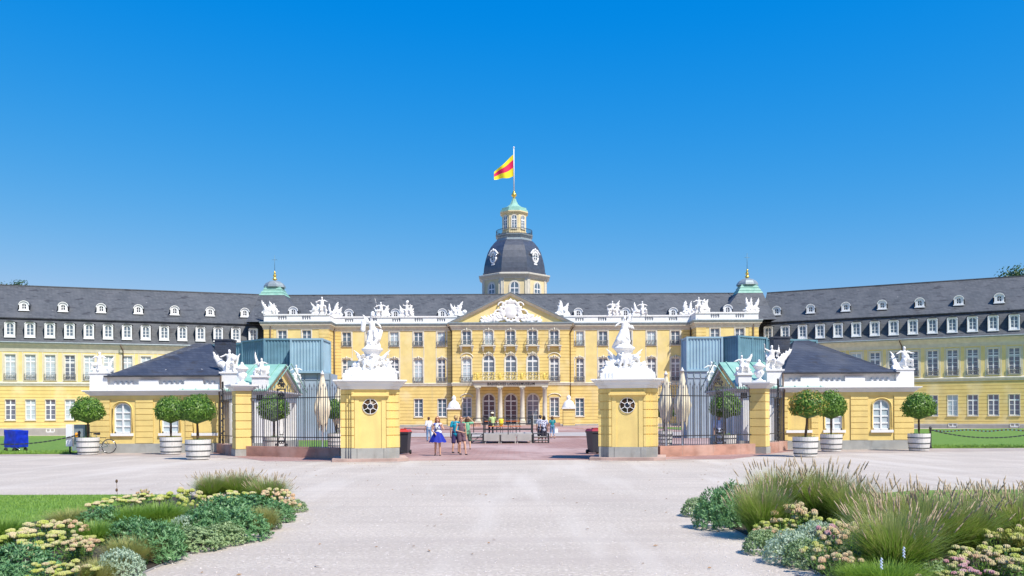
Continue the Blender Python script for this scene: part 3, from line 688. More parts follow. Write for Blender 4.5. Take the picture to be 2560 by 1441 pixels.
# cupolas over the roof corners
for cx_ in (lx(688, 157), lx(1869, 157)):
    mb = MB(); c = (cx_, 5.3, 23.3); q = math.sqrt(2)
    mb.lathe([(2.25*q, 0), (2.05*q, 0.30), (1.95*q, 0.32), (1.95*q, 0.55), (1.72*q, 0.85), (1.62*q, 0.87), (1.62*q, 1.15), (1.46*q, 1.35), (1.40*q, 1.36), (1.40*q, 1.6)], c, 4, R(45), False)
    o = fixn(mb.build('cupola_base', 'copper', palace))
    mb = MB(); mb.lathe([(1.38*q, 1.6), (1.32*q, 1.95), (1.1*q, 2.35), (0.7*q, 2.7), (0.25*q, 2.85), (0.1, 2.95)], c, 8, R(22.5), False); fixn(mb.build('cupola_roof', 'lead', palace))
    mb = MB(); mb.lathe([(0.12, 2.9), (0.42, 3.1), (0.45, 3.2), (0.15, 3.35), (0.28, 3.6), (0.3, 3.85), (0.12, 4.1), (0.2, 4.25), (0.05, 4.6)], c, 12); mb.build('finial', 'gold', palace)
    mb = MB(); mb.tube([(c[0], c[1], c[2]+4.5), (c[0], c[1], c[2]+7.4)], 0.045, 6); mb.bar((c[0]-0.45, c[1], c[2]+6.6), (c[0]+0.45, c[1], c[2]+6.6), 0.07); mb.build('lightning_rod', 'container_teal', palace)
# small sentry piers either side of the door terrace, with low red walls
for p, lab in ((1135, 'small yellow pier with white domed cap left of the palace portico'), (1422, 'small yellow pier with white domed cap right of the palace portico')):
    Y = 139.5; t = thing('pier', lab, 'pier', (at(p, 1069, Y).x, Y, 0), 0, 'domed piers before the palace door')
    mb = MB(); mb.box(-0.92, 0.92, -0.92, 0.92, 0.3, 2.9); mb.build('shaft', 'banded_plaster', t)
    mb = MB(); mb.box(-1.0, 1.0, -1.0, 1.0, -0.1, 0.3); mb.build('base', 'grey_plinth', t)
    mb = MB(); mb.box(-1.1, 1.1, -1.1, 1.1, 2.9, 3.1); mb.lathe([(1.05, 3.1), (1.02, 3.25), (0.92, 3.55), (0.75, 3.9), (0.55, 4.1), (0.35, 4.25), (0.25, 4.4), (0.36, 4.6), (0.3, 4.85), (0.08, 5.1)], (0, 0, 0), 12)
    fixn(mb.build('cap', 'statue_stone', t))
    s = -1 if p < 1200 else 1
    mb = MB()
    P = [Vector((-s*(1.4+2.6*math.sin(a)), 2.6*(1-math.cos(a))-0.2, 0)) for a in [k*0.26 for k in range(7)]]
    for k in range(6): mb.bar(P[k]+Vector((0, 0, 0.35)), P[k+1]+Vector((0, 0, 0.35)), 0.35, 0.8)
    o = mb.build('low_wall', 'sandstone', None, t.location); tag(o, 'low curved red sandstone wall %s of the palace door terrace' % ('left' if p < 1200 else 'right'), 'wall', 'low curved walls by the palace door')

# ================================================================ wings
def wing(O, A, u0, u1, label, bay_u, up_u, gaps, zbase, ev):
    t = thing('palace_wing', label, 'building', (O.x, O.y, 0), A)
    nb = len(bay_u)
    up = MB(); lo = MB()
    wall(up, u0, u1, 7.3, 12.7, [(b, 1.5, 7.9, 11.9, 0) for b in bay_u]); up.build('upper_wall', 'plaster', t)
    wall(lo, u0, u1, 0.2, 7.3, [(b, 1.45, 1.55, 4.8, 0) for b in bay_u]); 
    lo.quad((u0, 0, zbase), (u0, 17, zbase), (u0, 17, 12.7), (u0, 0, 12.7)); lo.quad((u1, 0, zbase), (u1, 17, zbase), (u1, 17, 12.7), (u1, 0, 12.7))
    lo.build('banded_wall', 'banded_plaster', t)
    P = [(u0, 0), (u1, 0)]
    mb = MB(); molding(mb, P, [(-0.1, 12.35), (0.05, 12.35), (0.08, 12.6), (0.14, 12.9), (0.45*ev, 13.45), (0.62*ev, 13.5), (0.66*ev, 13.62), (-0.1, 13.62)])
    molding(mb, P, [(-0.02, 6.95), (0.08, 6.95), (0.1, 7.1), (0.2, 7.28), (0.22, 7.45), (-0.02, 7.6)]); mb.build('cornice', 'cornice_stone', t)
    mb = MB(); molding(mb, P, [(-0.1, 13.625), (0.66*ev, 13.625), (0.85*ev, 13.78), (0.8*ev, 13.88), (-0.1, 13.9)]); mb.build('gutter', 'lead', t)
    mb = MB(); molding(mb, P, [(-0.02, zbase), (0.15, zbase), (0.15, 0.15), (0.08, 0.25), (-0.02, 0.25)]); mb.build('plinth', 'grey_plinth', t)
    mb = MB()
    for b in bay_u:
        for s in (-1, 1): mb.box(b+s*1.08-0.05, b+s*1.08+0.05, -0.025, 0.0, 7.6, 12.4)
    mb.build('wall_strip', 'stone_trim', t)
    for i, b in enumerate(bay_u):
        window(t, b, 0, 7.9, 1.5, 4.0, rows=6, trans=2.9, rail=(1.66, 0.95, 0.08, 'rail_iron'), glass='curtain_glass' if rnd.random() < (0.75 if O.x < 0 else 0.15) else 'glass', surround=0.2)
        window(t, b, 0, 1.55, 1.45, 3.25, rows=4, glass=gl(), surround=0.05, trans=2.35)
        if i % 3 == 1: window(t, b, -0.16, zbase+0.75, 1.2, 0.55, rows=1, glass='dark_glass', surround=0.05, name='cellar_window', sill=False, inset=0.0)
        dormer(t, b, -0.12, 14.62, 1.36, 2.45, 1.35, small=False)
    for b in up_u: dormer(t, b, 2.45, 19.15, 1.35, 1.45, 1.9)
    # mansard roof
    mb = MB(); y0, y1, y2 = -0.4*ev, 1.55, 8.6
    pr = [(y0, 13.88), (0.25, 15.0), (0.95, 16.6), (y1, 17.75), (1.25, 17.68), (1.18, 17.85), (1.45, 18.1), (y2, 23.9), (16.2, 17.8), (17.6, 13.88)]
    k = len(pr); vs = [(u0, a, z) for a, z in pr]+[(u1, a, z) for a, z in pr]
    mb.add(vs, [(j, k+j, k+j+1, j+1) for j in range(k-1)]+[tuple(range(k)), tuple(range(2*k-1, k-1, -1))])
    mb.bar((u0, y2, 23.93), (u1, y2, 23.93), 0.3, 0.16)
    fixn(mb.build('roof', 'slate', t))
    for g in gaps:
        mb = MB(); mb.tube([(g, -0.85*ev, 13.8), (g, -0.85*ev, 13.4), (g+0.3, -0.35, 12.7), (g+0.3, -0.16, 12.2), (g+0.3, -0.16, 0.0)], 0.09, 8); mb.build('downpipe', 'pipe', t)
    return t
def uof(O, A, px, py, back=0.0):
    """distance along a wing's wall for a photo column"""
    dx, dy = math.cos(A), math.sin(A); ox, oy = O.x-math.sin(A)*back, O.y+math.cos(A)*back
    a = au(px, py)[0]/FPX; return (a*oy-ox)/(dx-a*dy)
ua, ub = uof(LW_O, LW_A, 25.5, 915), uof(LW_O, LW_A, 633, 830); st = (ub-ua)/13
bl = [ua+st*k for k in range(-5, 14)]
v0, v1 = uof(LW_O, LW_A, 60, 760, 2.5), uof(LW_O, LW_A, 612, 780, 2.5); sv_ = (v1-v0)/6
wing(LW_O, LW_A, ua-st*5.6, 41.5, 'sunlit yellow palace wing with white arched dormers, at the left photo edge', bl, [v0+sv_*k for k in range(-2, 7)], [uof(LW_O, LW_A, 303, 870)], -1.2, 0.9)
ua, ub = uof(RW_O, RW_A, 1921, 830), uof(RW_O, RW_A, 2536, 900); st = (ub-ua)/13
br_ = [ua+st*k for k in range(0, 19)]
v0, v1 = uof(RW_O, RW_A, 1941.5, 760, 2.5), uof(RW_O, RW_A, 2498, 740, 2.5); sv_ = (v1-v0)/6
wing(RW_O, RW_A, -1.0, ua+st*18.6, 'yellow palace wing half in its eaves shadow, at the right photo edge', br_, [v0+sv_*k for k in range(0, 9)], [uof(RW_O, RW_A, 2250, 870)], -1.0, 1.15)

# ================================================================ tower
TY = 175.0; TX = at(1286, 700, TY).x
tower = thing('palace_tower', 'octagonal yellow tower with slate dome and copper-topped lantern behind the palace roof', 'tower', (TX, TY, 0))
k8 = 1/math.cos(R(22.5))
def oct_(mb, prof, n=8): mb.lathe([(r*k8, z) for r, z in prof], (0, 0, 0), n, R(22.5), False)
mb = MB(); oct_(mb, [(6.2, 0), (6.2, 28.6)]); mb.build('drum', 'tower_plaster', tower)
mb = MB()
for k in range(8):
    a = R(22.5+45*k); r_ = 6.2*k8
    for s in (-1, 1):
        t_ = a+s*R(4.2); rr_ = 6.26/math.cos(math.atan2(math.sin(t_-(a+s*R(22.5))), math.cos(t_-(a+s*R(22.5)))))
        p = Vector((rr_*math.cos(t_), rr_*math.sin(t_), 0)); q = Vector((6.26*k8*math.cos(a), 6.26*k8*math.sin(a), 0))
        mb.bar(p+Vector((0, 0, 26))*1 - Vector((0, 0, 6)), p+Vector((0, 0, 28.6)), 0.16); mb.quad(p+Vector((0, 0, 15)), q+Vector((0, 0, 15)), q+Vector((0, 0, 28.6)), p+Vector((0, 0, 28.6)))
mb.build('corner_strip', 'cornice_stone', tower)
mb = MB(); oct_(mb, [(6.25, 28.3), (6.35, 28.5), (6.6, 28.75), (6.95, 29.0), (7.0, 29.25), (6.1, 29.5)]); mb.build('cornice', 'stone_trim', tower)
mb = MB(); oct_(mb, [(6.15, 29.45), (6.15, 29.8), (6.02, 29.85), (6.0, 30.4), (5.86, 31.4), (5.62, 32.5), (5.2, 33.9), (4.65, 35.0), (4.05, 35.8), (3.6, 36.3)]); mb.build('dome', 'dome_slate', tower)
mb = MB(); oct_(mb, [(3.5, 36.25), (3.45, 36.6), (3.2, 36.8), (3.3, 37.1), (3.62, 37.3), (3.66, 37.5), (2.4, 37.52)]); mb.build('gallery', 'lead', tower)
mb = MB()
for z in (37.6, 38.55): 
    P = [Vector((3.58*math.cos(2*math.pi*i/32), 3.58*math.sin(2*math.pi*i/32), z)) for i in range(33)]; mb.tube(P, 0.05, 4)
for i in range(64):
    a = 2*math.pi*i/64; mb.bar((3.58*math.cos(a), 3.58*math.sin(a), 37.5), (3.58*math.cos(a+0.03), 3.58*math.sin(a+0.03), 38.55), 0.045)
mb.build('gallery_railing', 'iron', tower)
mb = MB(); oct_(mb, [(2.42, 37.5), (2.42, 38.2), (2.36, 38.25), (2.36, 41.6), (2.5, 41.7), (2.75, 41.95), (2.75, 42.15)]); mb.build('lantern', 'tower_plaster', tower)
mb = MB(); oct_(mb, [(2.72, 42.15), (2.66, 42.5), (2.45, 42.55), (2.40, 42.95), (1.9, 43.1), (1.35, 43.35), (0.85, 43.8), (0.5, 44.5), (0.36, 45.0)]); mb.build('lantern_roof', 'copper', tower)
mb = MB(); mb.lathe([(0.2, 44.9), (0.32, 45.15), (0.2, 45.3), (0.5, 45.6), (0.52, 45.95), (0.25, 46.25), (0.3, 46.4), (0.12, 46.6)], (0, 0, 0), 14); mb.build('finial', 'gold', tower)
mb = MB(); mb.tube([(0, 0, 46.4), (0, 0, 55.1)], 0.13, 8, r1=0.09); mb.lathe([(0.1, 55.1), (0.2, 55.2), (0.12, 55.4)], (0, 0, 0), 8); mb.build('flagpole', 'white_paint', tower)
for k in range(-1, 2):
    a = R(45*k); rz = a
    def pos(r_, z): return (r_*math.sin(a), -r_*math.cos(a), z)
    # window local -y faces outward; rotate by rz
    o = window(tower, 0, 0, 0, 1.6, 3.7, rise=0.8, rows=4, trans=2.5, glass='glass', surround=0.3, inset=0.0, rz=rz, sill=False, orn=False); o.location = pos(6.25, 23.9)
    o = window(tower, 0, 0, 0, 0.95, 2.6, rise=0.47, rows=4, trans=1.7, glass='glass', surround=0.14, inset=0.0, rz=rz, frm=0.07, mull=0.14); o.location = pos(2.42, 38.7)
    if k:
        mb = MB(); P = [Vector((0.72*math.cos(t), 0, 1.0*math.sin(t))) for t in [2*math.pi*i/20 for i in range(21)]]
        mb.tube(P, 0.20, 6)
        for s in (-1, 1): mb.caps((s*0.5, 0, 1.35), 0.22, (s*1.15, 0, 0.7), 0.2, 8)
        mb.caps((-0.3, 0, -1.35), 0.22, (0.3, 0, -1.35), 0.22, 8); mb.caps((0, 0, 1.5), 0.3, (0, 0, 1.6), 0.2, 8)
        for z in (-0.5, 0, 0.5): mb.bar((-0.7, 0, z), (0.7, 0, z), 0.09)
        mb.bar((0, 0, -1.1), (0, 0, 1.1), 0.12)
        o = mb.build('oculus', 'window_paint', tower, pos(5.75, 32.6), rz)
        mb = MB(); mb.lathe([(0.8, 0), (0.8, 0.9)], (0, 0, 0), 20); 
        mb.v = [(x, -0.0+z_, y_*1.4) for x, y_, z_ in mb.v]; g = mb.build('oculus_glass', 'glass', o, (0, 0.06, 0))
# flag streaming to the left
mb = MB(); nU, nV = 22, 8; vs = []
for i in range(nU+1):
    u = i/nU
    for j in range(nV+1):
        v = j/nV
        x = -3.9*u-0.05; z = (53.9-v*4.4)*(1-u)+(50.5-v*1.5)*u+0.10*math.sin(u*9+v*2)-0.5*u*(1-u)
        y = 0.35*math.sin(u*8.5+v*1.2)*u**0.6+0.2*u; vs.append((x, y, z))
fs = []; ms = []
for i in range(nU):
    for j in range(nV):
        a = i*(nV+1)+j; fs.append((a, a+1, a+nV+2, a+nV+1)); ms.append(1 if 2 <= j < 5 else 0)
mb.add(vs, fs, True); mb.m = ms
tag(mb.build('flag', ['flag_yellow', 'flag_red'], None, (TX, TY, 0)), 'yellow-red-yellow striped flag streaming left from the tower flagpole', 'flag')

# ================================================================ carved figures
def fig(mb, base, h, face=-1, lean=0.0, arms=None, seated=True, s=1.0, rob=True):
    """draped human figure built of overlapping volumes (joined by the remesh). h = height of the figure"""
    b = Vector(base); u = h/ (5.3 if seated else 7.5)     # head height
    hip = b+Vector((0, 0, u*1.7 if seated else u*3.8)); ch = hip+Vector((lean*u, -0.1*u, u*1.7)); nk = ch+Vector((lean*u*0.4, 0, u*0.75)); hd = nk+Vector((lean*u*0.25, -0.1*u, u*0.5))
    mb.caps(hip, u*0.75, ch, u*0.72, 10, 0.75); mb.caps(ch, u*0.55, nk, u*0.28, 8); mb.caps(hd-Vector((0, 0, u*.12)), u*0.36, hd+Vector((0, 0, u*.18)), u*0.40, 8); mb.caps(hd+Vector((0, .2*u, .25*u)), u*.3, hd+Vector((0.1*u, .4*u, 0)), u*.25, 7)
    mb.caps(hd+Vector((0, -u*.38, 0)), u*.07, hd+Vector((0, -u*.42, -u*.1)), u*.09, 6)
    for sd_ in (-1, 1):
        if seated:
            kn = hip+Vector((sd_*u*0.9+face*0.5*u, -u*1.2, -u*0.1)); ft = kn+Vector((sd_*u*0.1+face*0.2*u, u*0.1, -u*1.5))
        else:
            kn = hip+Vector((sd_*u*0.45, -u*0.35*(1 if sd_*face > 0 else 0.1), -u*1.8)); ft = kn+Vector((sd_*u*0.1, u*0.2, -u*1.8))
        mb.caps(hip+Vector((sd_*u*.35, 0, 0)), u*0.52, kn, u*0.4, 8); mb.caps(kn, u*0.38, ft, u*0.22, 8); mb.caps(ft, u*.2, ft+Vector((0, -u*.6, -u*.05)), u*.14, 6)
    arms = arms or [(-1.3, -0.6), (1.3, -0.4)]
    for (ax, az), sd_ in zip(arms, (-1, 1)):
        sh = ch+Vector((sd_*u*0.85, 0, u*0.45)); hn = sh+Vector((ax*u, -u*0.5, az*u)); el = (sh+hn)/2+Vector((sd_*u*0.4, u*0.1, -u*0.25))
        mb.caps(sh, u*0.3, el, u*0.24, 8); mb.caps(el, u*0.23, hn, u*0.15, 8); mb.caps(hn, u*.17, hn+Vector((ax*.2*u, 0, az*.2*u)), u*.14, 6)
    if rob:
        rr = random.Random(int(h*100)+int(lean*10))
        for k in range(9):
            a = hip+Vector((rr.uniform(-.7, .7)*u, rr.uniform(-.6, .3)*u, rr.uniform(-.2, .9)*u)); q = a+Vector((rr.uniform(-.8, .8)*u+face*.3*u, rr.uniform(-.4, .2)*u, -rr.uniform(.9, 1.9)*u*(1 if seated else 1.8)))
            mb.caps(a, u*.2, q, u*rr.uniform(.14, .3), 6)
    return ch
def spike(mb, a, b, r, y=0.0, bend=0.0, leaf=True):
    """pointed banner, wing or blade from a to b (x, z), fuller in the middle"""
    a = Vector((a[0], y, a[1])); b = Vector((b[0], y+0.05, b[1])); d = b-a; p = Vector((-d.z, 0, d.x))*bend
    m1 = a+d*0.4+p; m2 = a+d*0.75+p*0.8
    mb.caps(a, r*0.9, m1, r, 8, 0.6); mb.caps(m1, r, m2, r*0.55, 8, 0.6); mb.caps(m2, r*0.55, b, r*0.13, 8, 0.6)
    if leaf:
        for t in (0.3, 0.55, 0.75):
            q = a+d*t+p; mb.caps(q, r*0.5, q+d.normalized()*r*1.1+Vector((d.z, 0, -d.x)).normalized()*r*(1.5-t)*(1 if bend >= 0 else -1), r*0.15, 6, 0.6)
def statue(name, label, cat, loc, k, spec, parent=None, voxel=0.07, group=None, seed=1, yaw=0.0):
    """spec in photo pixels relative to the base centre (right, up); k = metres per pixel"""
    mb = MB(); rr = random.Random(seed)
    W = spec.get('w', 30)*k/2; H = spec.get('h', 20)*k
    mb.box(-W*0.98, W*0.98, -0.42*min(1, W), 0.42*min(1, W), 0, 2.2*k)
    for i in range(int(spec.get('n', 26))):
        x = rr.uniform(-W, W)*0.9; top = H*(1-(abs(x)/W)**1.5*0.75); z = rr.uniform(0.05, max(0.15, top*0.9))
        a = rr.uniform(0, math.pi); L = rr.uniform(2.5, 7)*k; r_ = rr.uniform(1.8, 3.4)*k
        mb.caps((x, rr.uniform(-.35, .3)*min(1, W), z), r_, (x+L*math.cos(a), rr.uniform(-.4, .3)*min(1, W), z+L*math.sin(a)*0.8), r_*rr.uniform(.4, .9), 7)
    mb.caps((-W*.5, 0, H*.4), H*.42, (W*.5, 0, H*.4), H*.42, 9, 0.7)
    for f in spec.get('fig', []): fig(mb, (f[0]*k, -0.05, f[1]*k), f[2]*k, f[3], f[4], arms=f[5] if len(f) > 5 else None, seated=f[6] if len(f) > 6 else True)
    for sp in spec.get('sp', []): spike(mb, (sp[0]*k, sp[1]*k), (sp[2]*k, sp[3]*k), sp[4]*k, rr.uniform(-.15, .2)*min(1, W), sp[5] if len(sp) > 5 else 0.08, leaf=(sp[6] if len(sp) > 6 else True))
    for c in spec.get('blob', []): mb.caps((c[0]*k, c[3]*k if len(c) > 3 else -.1, c[1]*k), c[2]*k, ((c[0]+1)*k, 0, (c[1]+1)*k), c[2]*k*.9, 9)
    for c in spec.get('bar', []): mb.caps((c[0]*k, -.1, c[1]*k), c[4]*k, (c[2]*k, 0, c[3]*k), c[4]*k, 7)
    o = remesh(mb, name, 'statue_stone', voxel, parent, loc, yaw, smooth_it=1, disp=voxel*0.35, dscale=1/(voxel*4))
    if label: tag(o, label, cat, group)
    return o
GRP = 'white figure groups along the palace balustrade'
def roofst(px, Y, base, spec, label, seed):
    k = Y/FPX; q = at(px, base, Y)
    statue('rooftop_sculpture', label, 'sculpture', (q.x, Y+0.15, 19.11), k, spec, voxel=0.095, group=GRP, seed=seed)
YM, YPV = 151.85, 147.95
roofst(676, YPV, 787, dict(w=36, h=22, sp=[(-8, 12, -23, 36, 5), (12, 12, -4, 36, 4.5), (2, 12, -6, 28, 4)], fig=[(8, 4, 24, 1, 0.1)]), 'white trophy group with two blades pointing left, outer corner of the left pavilion', 1)
roofst(798, YPV, 785, dict(w=40, h=22, sp=[(-5, 12, -23, 31, 4), (0, 14, -9, 37, 3.5), (-12, 8, -26, 8, 3)], fig=[(7, 8, 36, 1, 0.0)]), 'white seated figure with banners at the inner corner of the left pavilion', 2)
roofst(838, YM, 795, dict(w=36, h=17, sp=[(-12, 8, -14, 38, 4), (2, 10, 7, 38, 6), (10, 8, 17, 26, 4)], n=30), 'white trophy group of pointed banners just right of the left pavilion', 3)
roofst(955, YM, 792, dict(w=38, h=18, bar=[(-9, 10, -18, 46, 1.0)], sp=[(-10, 10, -21, 23, 3.5), (8, 10, 18, 30, 4), (10, 8, 20, 22, 3)], fig=[(-2, 4, 33, -1, -0.1)]), 'white seated figure holding a tall staff on the balustrade left of the pediment', 4)
roofst(1017, YM, 791, dict(w=38, h=19, blob=[(1, 36, 4)], sp=[(-8, 12, -19, 30, 3.5), (-10, 8, -20, 22, 3), (8, 12, 16, 31, 4), (10, 8, 18, 20, 3)], fig=[(0, 4, 32, 1, 0.0, [(-.6, .5), (.6, .5)])]), 'white crouching figure group bearing a globe on the balustrade left of the pediment', 5)
roofst(1142, YM, 790, dict(w=44, h=15, sp=[(-5, 10, -16, 34, 4), (-1, 10, -6, 31, 3), (6, 10, 15, 37, 5), (-10, 6, -22, 17, 3)], blob=[(19, 10, 6)], fig=[(2, 4, 24, -1, 0)]), 'white trophy group with round shield at the left foot of the pediment', 6)
roofst(1408, YM, 787, dict(w=36, h=15, sp=[(-10, 8, -5, 38, 7, -.05), (6, 8, 15, 34, 5), (2, 8, 4, 24, 4)], n=30), 'white trophy group with one broad pointed banner at the right foot of the pediment', 7)
roofst(1538, YM, 787, dict(w=38, h=16, sp=[(-12, 6, -20, 28, 3), (6, 10, 11, 38, 5)], fig=[(-7, 4, 33, -1, 0), (4, 4, 27, 1, 0.1)]), 'white group of two figures beside a raised banner, right of the pediment', 8)
roofst(1600, YM, 787, dict(w=40, h=15, sp=[(-6, 8, -14, 34, 4.5), (-12, 6, -22, 23, 3), (10, 6, 16, 22, 3)], fig=[(6, 3, 33, 1, 0)]), 'white seated figure leaning on an arm between two roof dormers right of the pediment', 9)
roofst(1722, YM, 788, dict(w=34, h=16, sp=[(-6, 8, -7, 37, 6.5), (6, 8, 8, 37, 4.5)], blob=[(-20, 4, 4)], n=30), 'white trophy group with two upright banners just left of the right pavilion', 10)
roofst(1756, YPV, 776, dict(w=38, h=20, sp=[(2, 12, 8, 36, 5), (8, 10, 17, 36, 4.5), (-6, 8, -18, 16, 3)], fig=[(-9, 5, 34, -1, 0)]), 'white standing figure with two banners at the inner corner of the right pavilion balustrade', 11)
roofst(1880, YPV, 779, dict(w=36, h=18, sp=[(-6, 10, -14, 40, 5), (0, 12, 0, 40, 4), (6, 10, 18, 38, 5, -.08), (-8, 6, -18, 12, 3)], n=30), 'white winged trophy group at the outer corner of the right pavilion balustrade', 12)

# ================================================================ gate pillars (small oculus houses)
def rotpt(p, a): return Vector((p[0]*math.cos(a)-p[1]*math.sin(a), p[0]*math.sin(a)+p[1]*math.cos(a), 0))
def pillar(xc, sgn, side, statue_label):
    """xc = middle of the front face; sgn -1 left, +1 right"""
    Yf = 33.2; A = R(10)*(-sgn)
    t = thing('gate_pillar', 'square yellow gate pillar with a round spoked window, %s of the court entrance' % side, 'gate pillar', (xc, Yf, 0), A, 'gate pillars of the court entrance')
    hw, dp = 1.08, 2.3
    # stepped plan: four shallow steps at each front corner
    steps = [(hw, 0.24), (hw-0.20, 0.16), (hw-0.30, 0.08), (hw-0.38, 0.0)]
    outline = []
    for w_, y in steps: outline += [(w_, y)] if False else []
    P = []
    for i, (w_, y) in enumerate(steps):
        if i == 0: P.append((-w_, y))
        else: P += [(-w_, steps[i-1][1]), (-w_, y)]
    Q = [(-x, y) for x, y in reversed(P)]
    plan = P+Q+[(hw, dp), (-hw, dp)]
    mb = MB(); mb.prism([(x, y) for x, y in plan], 0.50, 2.72)
    # shallow grooves are real gaps between raised courses on both flanks
    gz = [0.98, 1.29, 1.60, 1.91, 2.22, 2.53]
    zz = [0.50]+gz+[2.72]
    for a, b in zip(zz[:-1], zz[1:]):
        for s in (-1, 1):
            yprev = None
            segs = [(hw, steps[0][1], hw-0.20), (hw-0.20, steps[1][1], hw-0.30), (hw-0.30, steps[2][1], hw-0.38), (hw-0.38, 0.0, 0.60)]
            for xo, y, xi in segs: mb.box(*sorted((s*(xo+0.012 if xo == hw else xo+0.0), s*xi)), y-0.035, y+0.004, a+0.016, b-0.016)
        for s in (-1, 1): mb.box(*sorted((s*hw, s*(hw+0.035))), 0.24-0.035, dp, a+0.016, b-0.016)
    # framed centre panel and its lintel
    mb.box(-0.58, -0.42, -0.03, 0.0, 0.5, 2.40); mb.box(0.42, 0.58, -0.03, 0.0, 0.5, 2.40); mb.box(-0.42, 0.42, -0.03, 0, 2.33, 2.40)
    mb.box(-0.62, 0.62, -0.05, 0.0, 2.40, 2.46); mb.box(-0.70, 0.70, -0.13, 0.0, 2.46, 2.53); mb.box(-0.66, 0.66, -0.09, 0.0, 2.53, 2.60)
    fixn(mb.build('shaft', 'near_plaster', t))
    mb = MB(); mb.prism([(x*1.015, y-0.03 if y < 1 else y+0.03) for x, y in plan], 0.10, 0.50)
    fixn(mb.build('plinth', 'near_plinth', t))
    mb = MB()
    for s in (-1, 1): mb.box(s*0.5-0.006, s*0.5+0.006, -0.034, -0.028, 0.12, 0.49)
    mb.build('plinth_joint', 'iron', t)
    # cornice with the same stepped corners, mouldings growing upwards
    mb = MB()
    for i, (o, a, b) in enumerate([(0.03, 2.72, 2.77), (0.06, 2.77, 2.84), (0.14, 2.842, 2.90), (0.17, 2.902, 2.98), (0.26, 2.982, 3.03), (0.30, 3.032, 3.08)]):
        pl = [(x+(o if x > 0 else -o), y-o if y < 1 else y+o) for x, y in plan]; mb.prism(pl, a, b)
    mb.build('cornice', 'attic_white', t)
    mb = MB(); mb.box(-1.02, 1.02, 0.12, 2.2, 3.08, 3.32); mb.box(-0.94, 0.94, 0.2, 2.12, 3.32, 3.40)
    for x in (-0.80, -0.66, -0.54): mb.box(x-0.02, x+0.02, 0.09, 0.13, 3.08, 3.32)
    fixn(mb.build('attic_block', 'attic_white', t))
    # oculus
    oz, r_ = 2.07, 0.285
    mb = MB(); mb.lathe([(r_, 0), (r_, 0.03)], (0, 0, 0), 28); mb.v = [(x, z_-0.012, y_) for x, y_, z_ in mb.v]
    ow = fixn(mb.build('round_window', 'brown_glass', t, (0, -0.004, oz)))
    mb = MB(); P = lambda rad: [Vector((rad*math.cos(2*math.pi*i/28), -0.03, rad*math.sin(2*math.pi*i/28))) for i in range(29)]
    mb.tube(P(0.105), 0.013, 5); mb.tube(P(r_), 0.011, 5)
    for k in range(6):
        a = math.pi/2+k*math.pi/3; mb.bar((0.105*math.cos(a), -0.03, 0.105*math.sin(a)), (r_*math.cos(a), -0.03, r_*math.sin(a)), 0.022)
    mb.build('spokes', 'white_paint', ow)
    mb = MB(); mb.lathe([(0.105, 0), (0.105, 0.02)], (0, 0, 0), 20); mb.v = [(x, z_-0.03, y_) for x, y_, z_ in mb.v]; fixn(mb.build('hub_glass', 'dark_glass', ow))
    # stone step round the foot
    o_ = 0.34
    c = 0.25
    pl = [(-hw-o_, -o_+0.1), (-hw+0.1, -o_), (hw-0.1, -o_), (hw+o_, -o_+0.25), (hw+o_, dp+0.2), (-hw-o_, dp+0.2)]
    mb = MB(); mb.prism(pl, -0.1, 0.11); fixn(mb.build('step', 'step_stone', t))
    return t
pillar(-5.42, -1, 'left', '')
pillar(4.28, 1, 'right', '')
kp = 34.2/FPX
def bigstatue(xc, sgn, label, spec, seed):
    o = statue('pillar_statue', label, 'statue', (xc, 34.35, 3.40), kp, spec, voxel=0.035, seed=seed, group='large statues on the gate pillars')
    return o
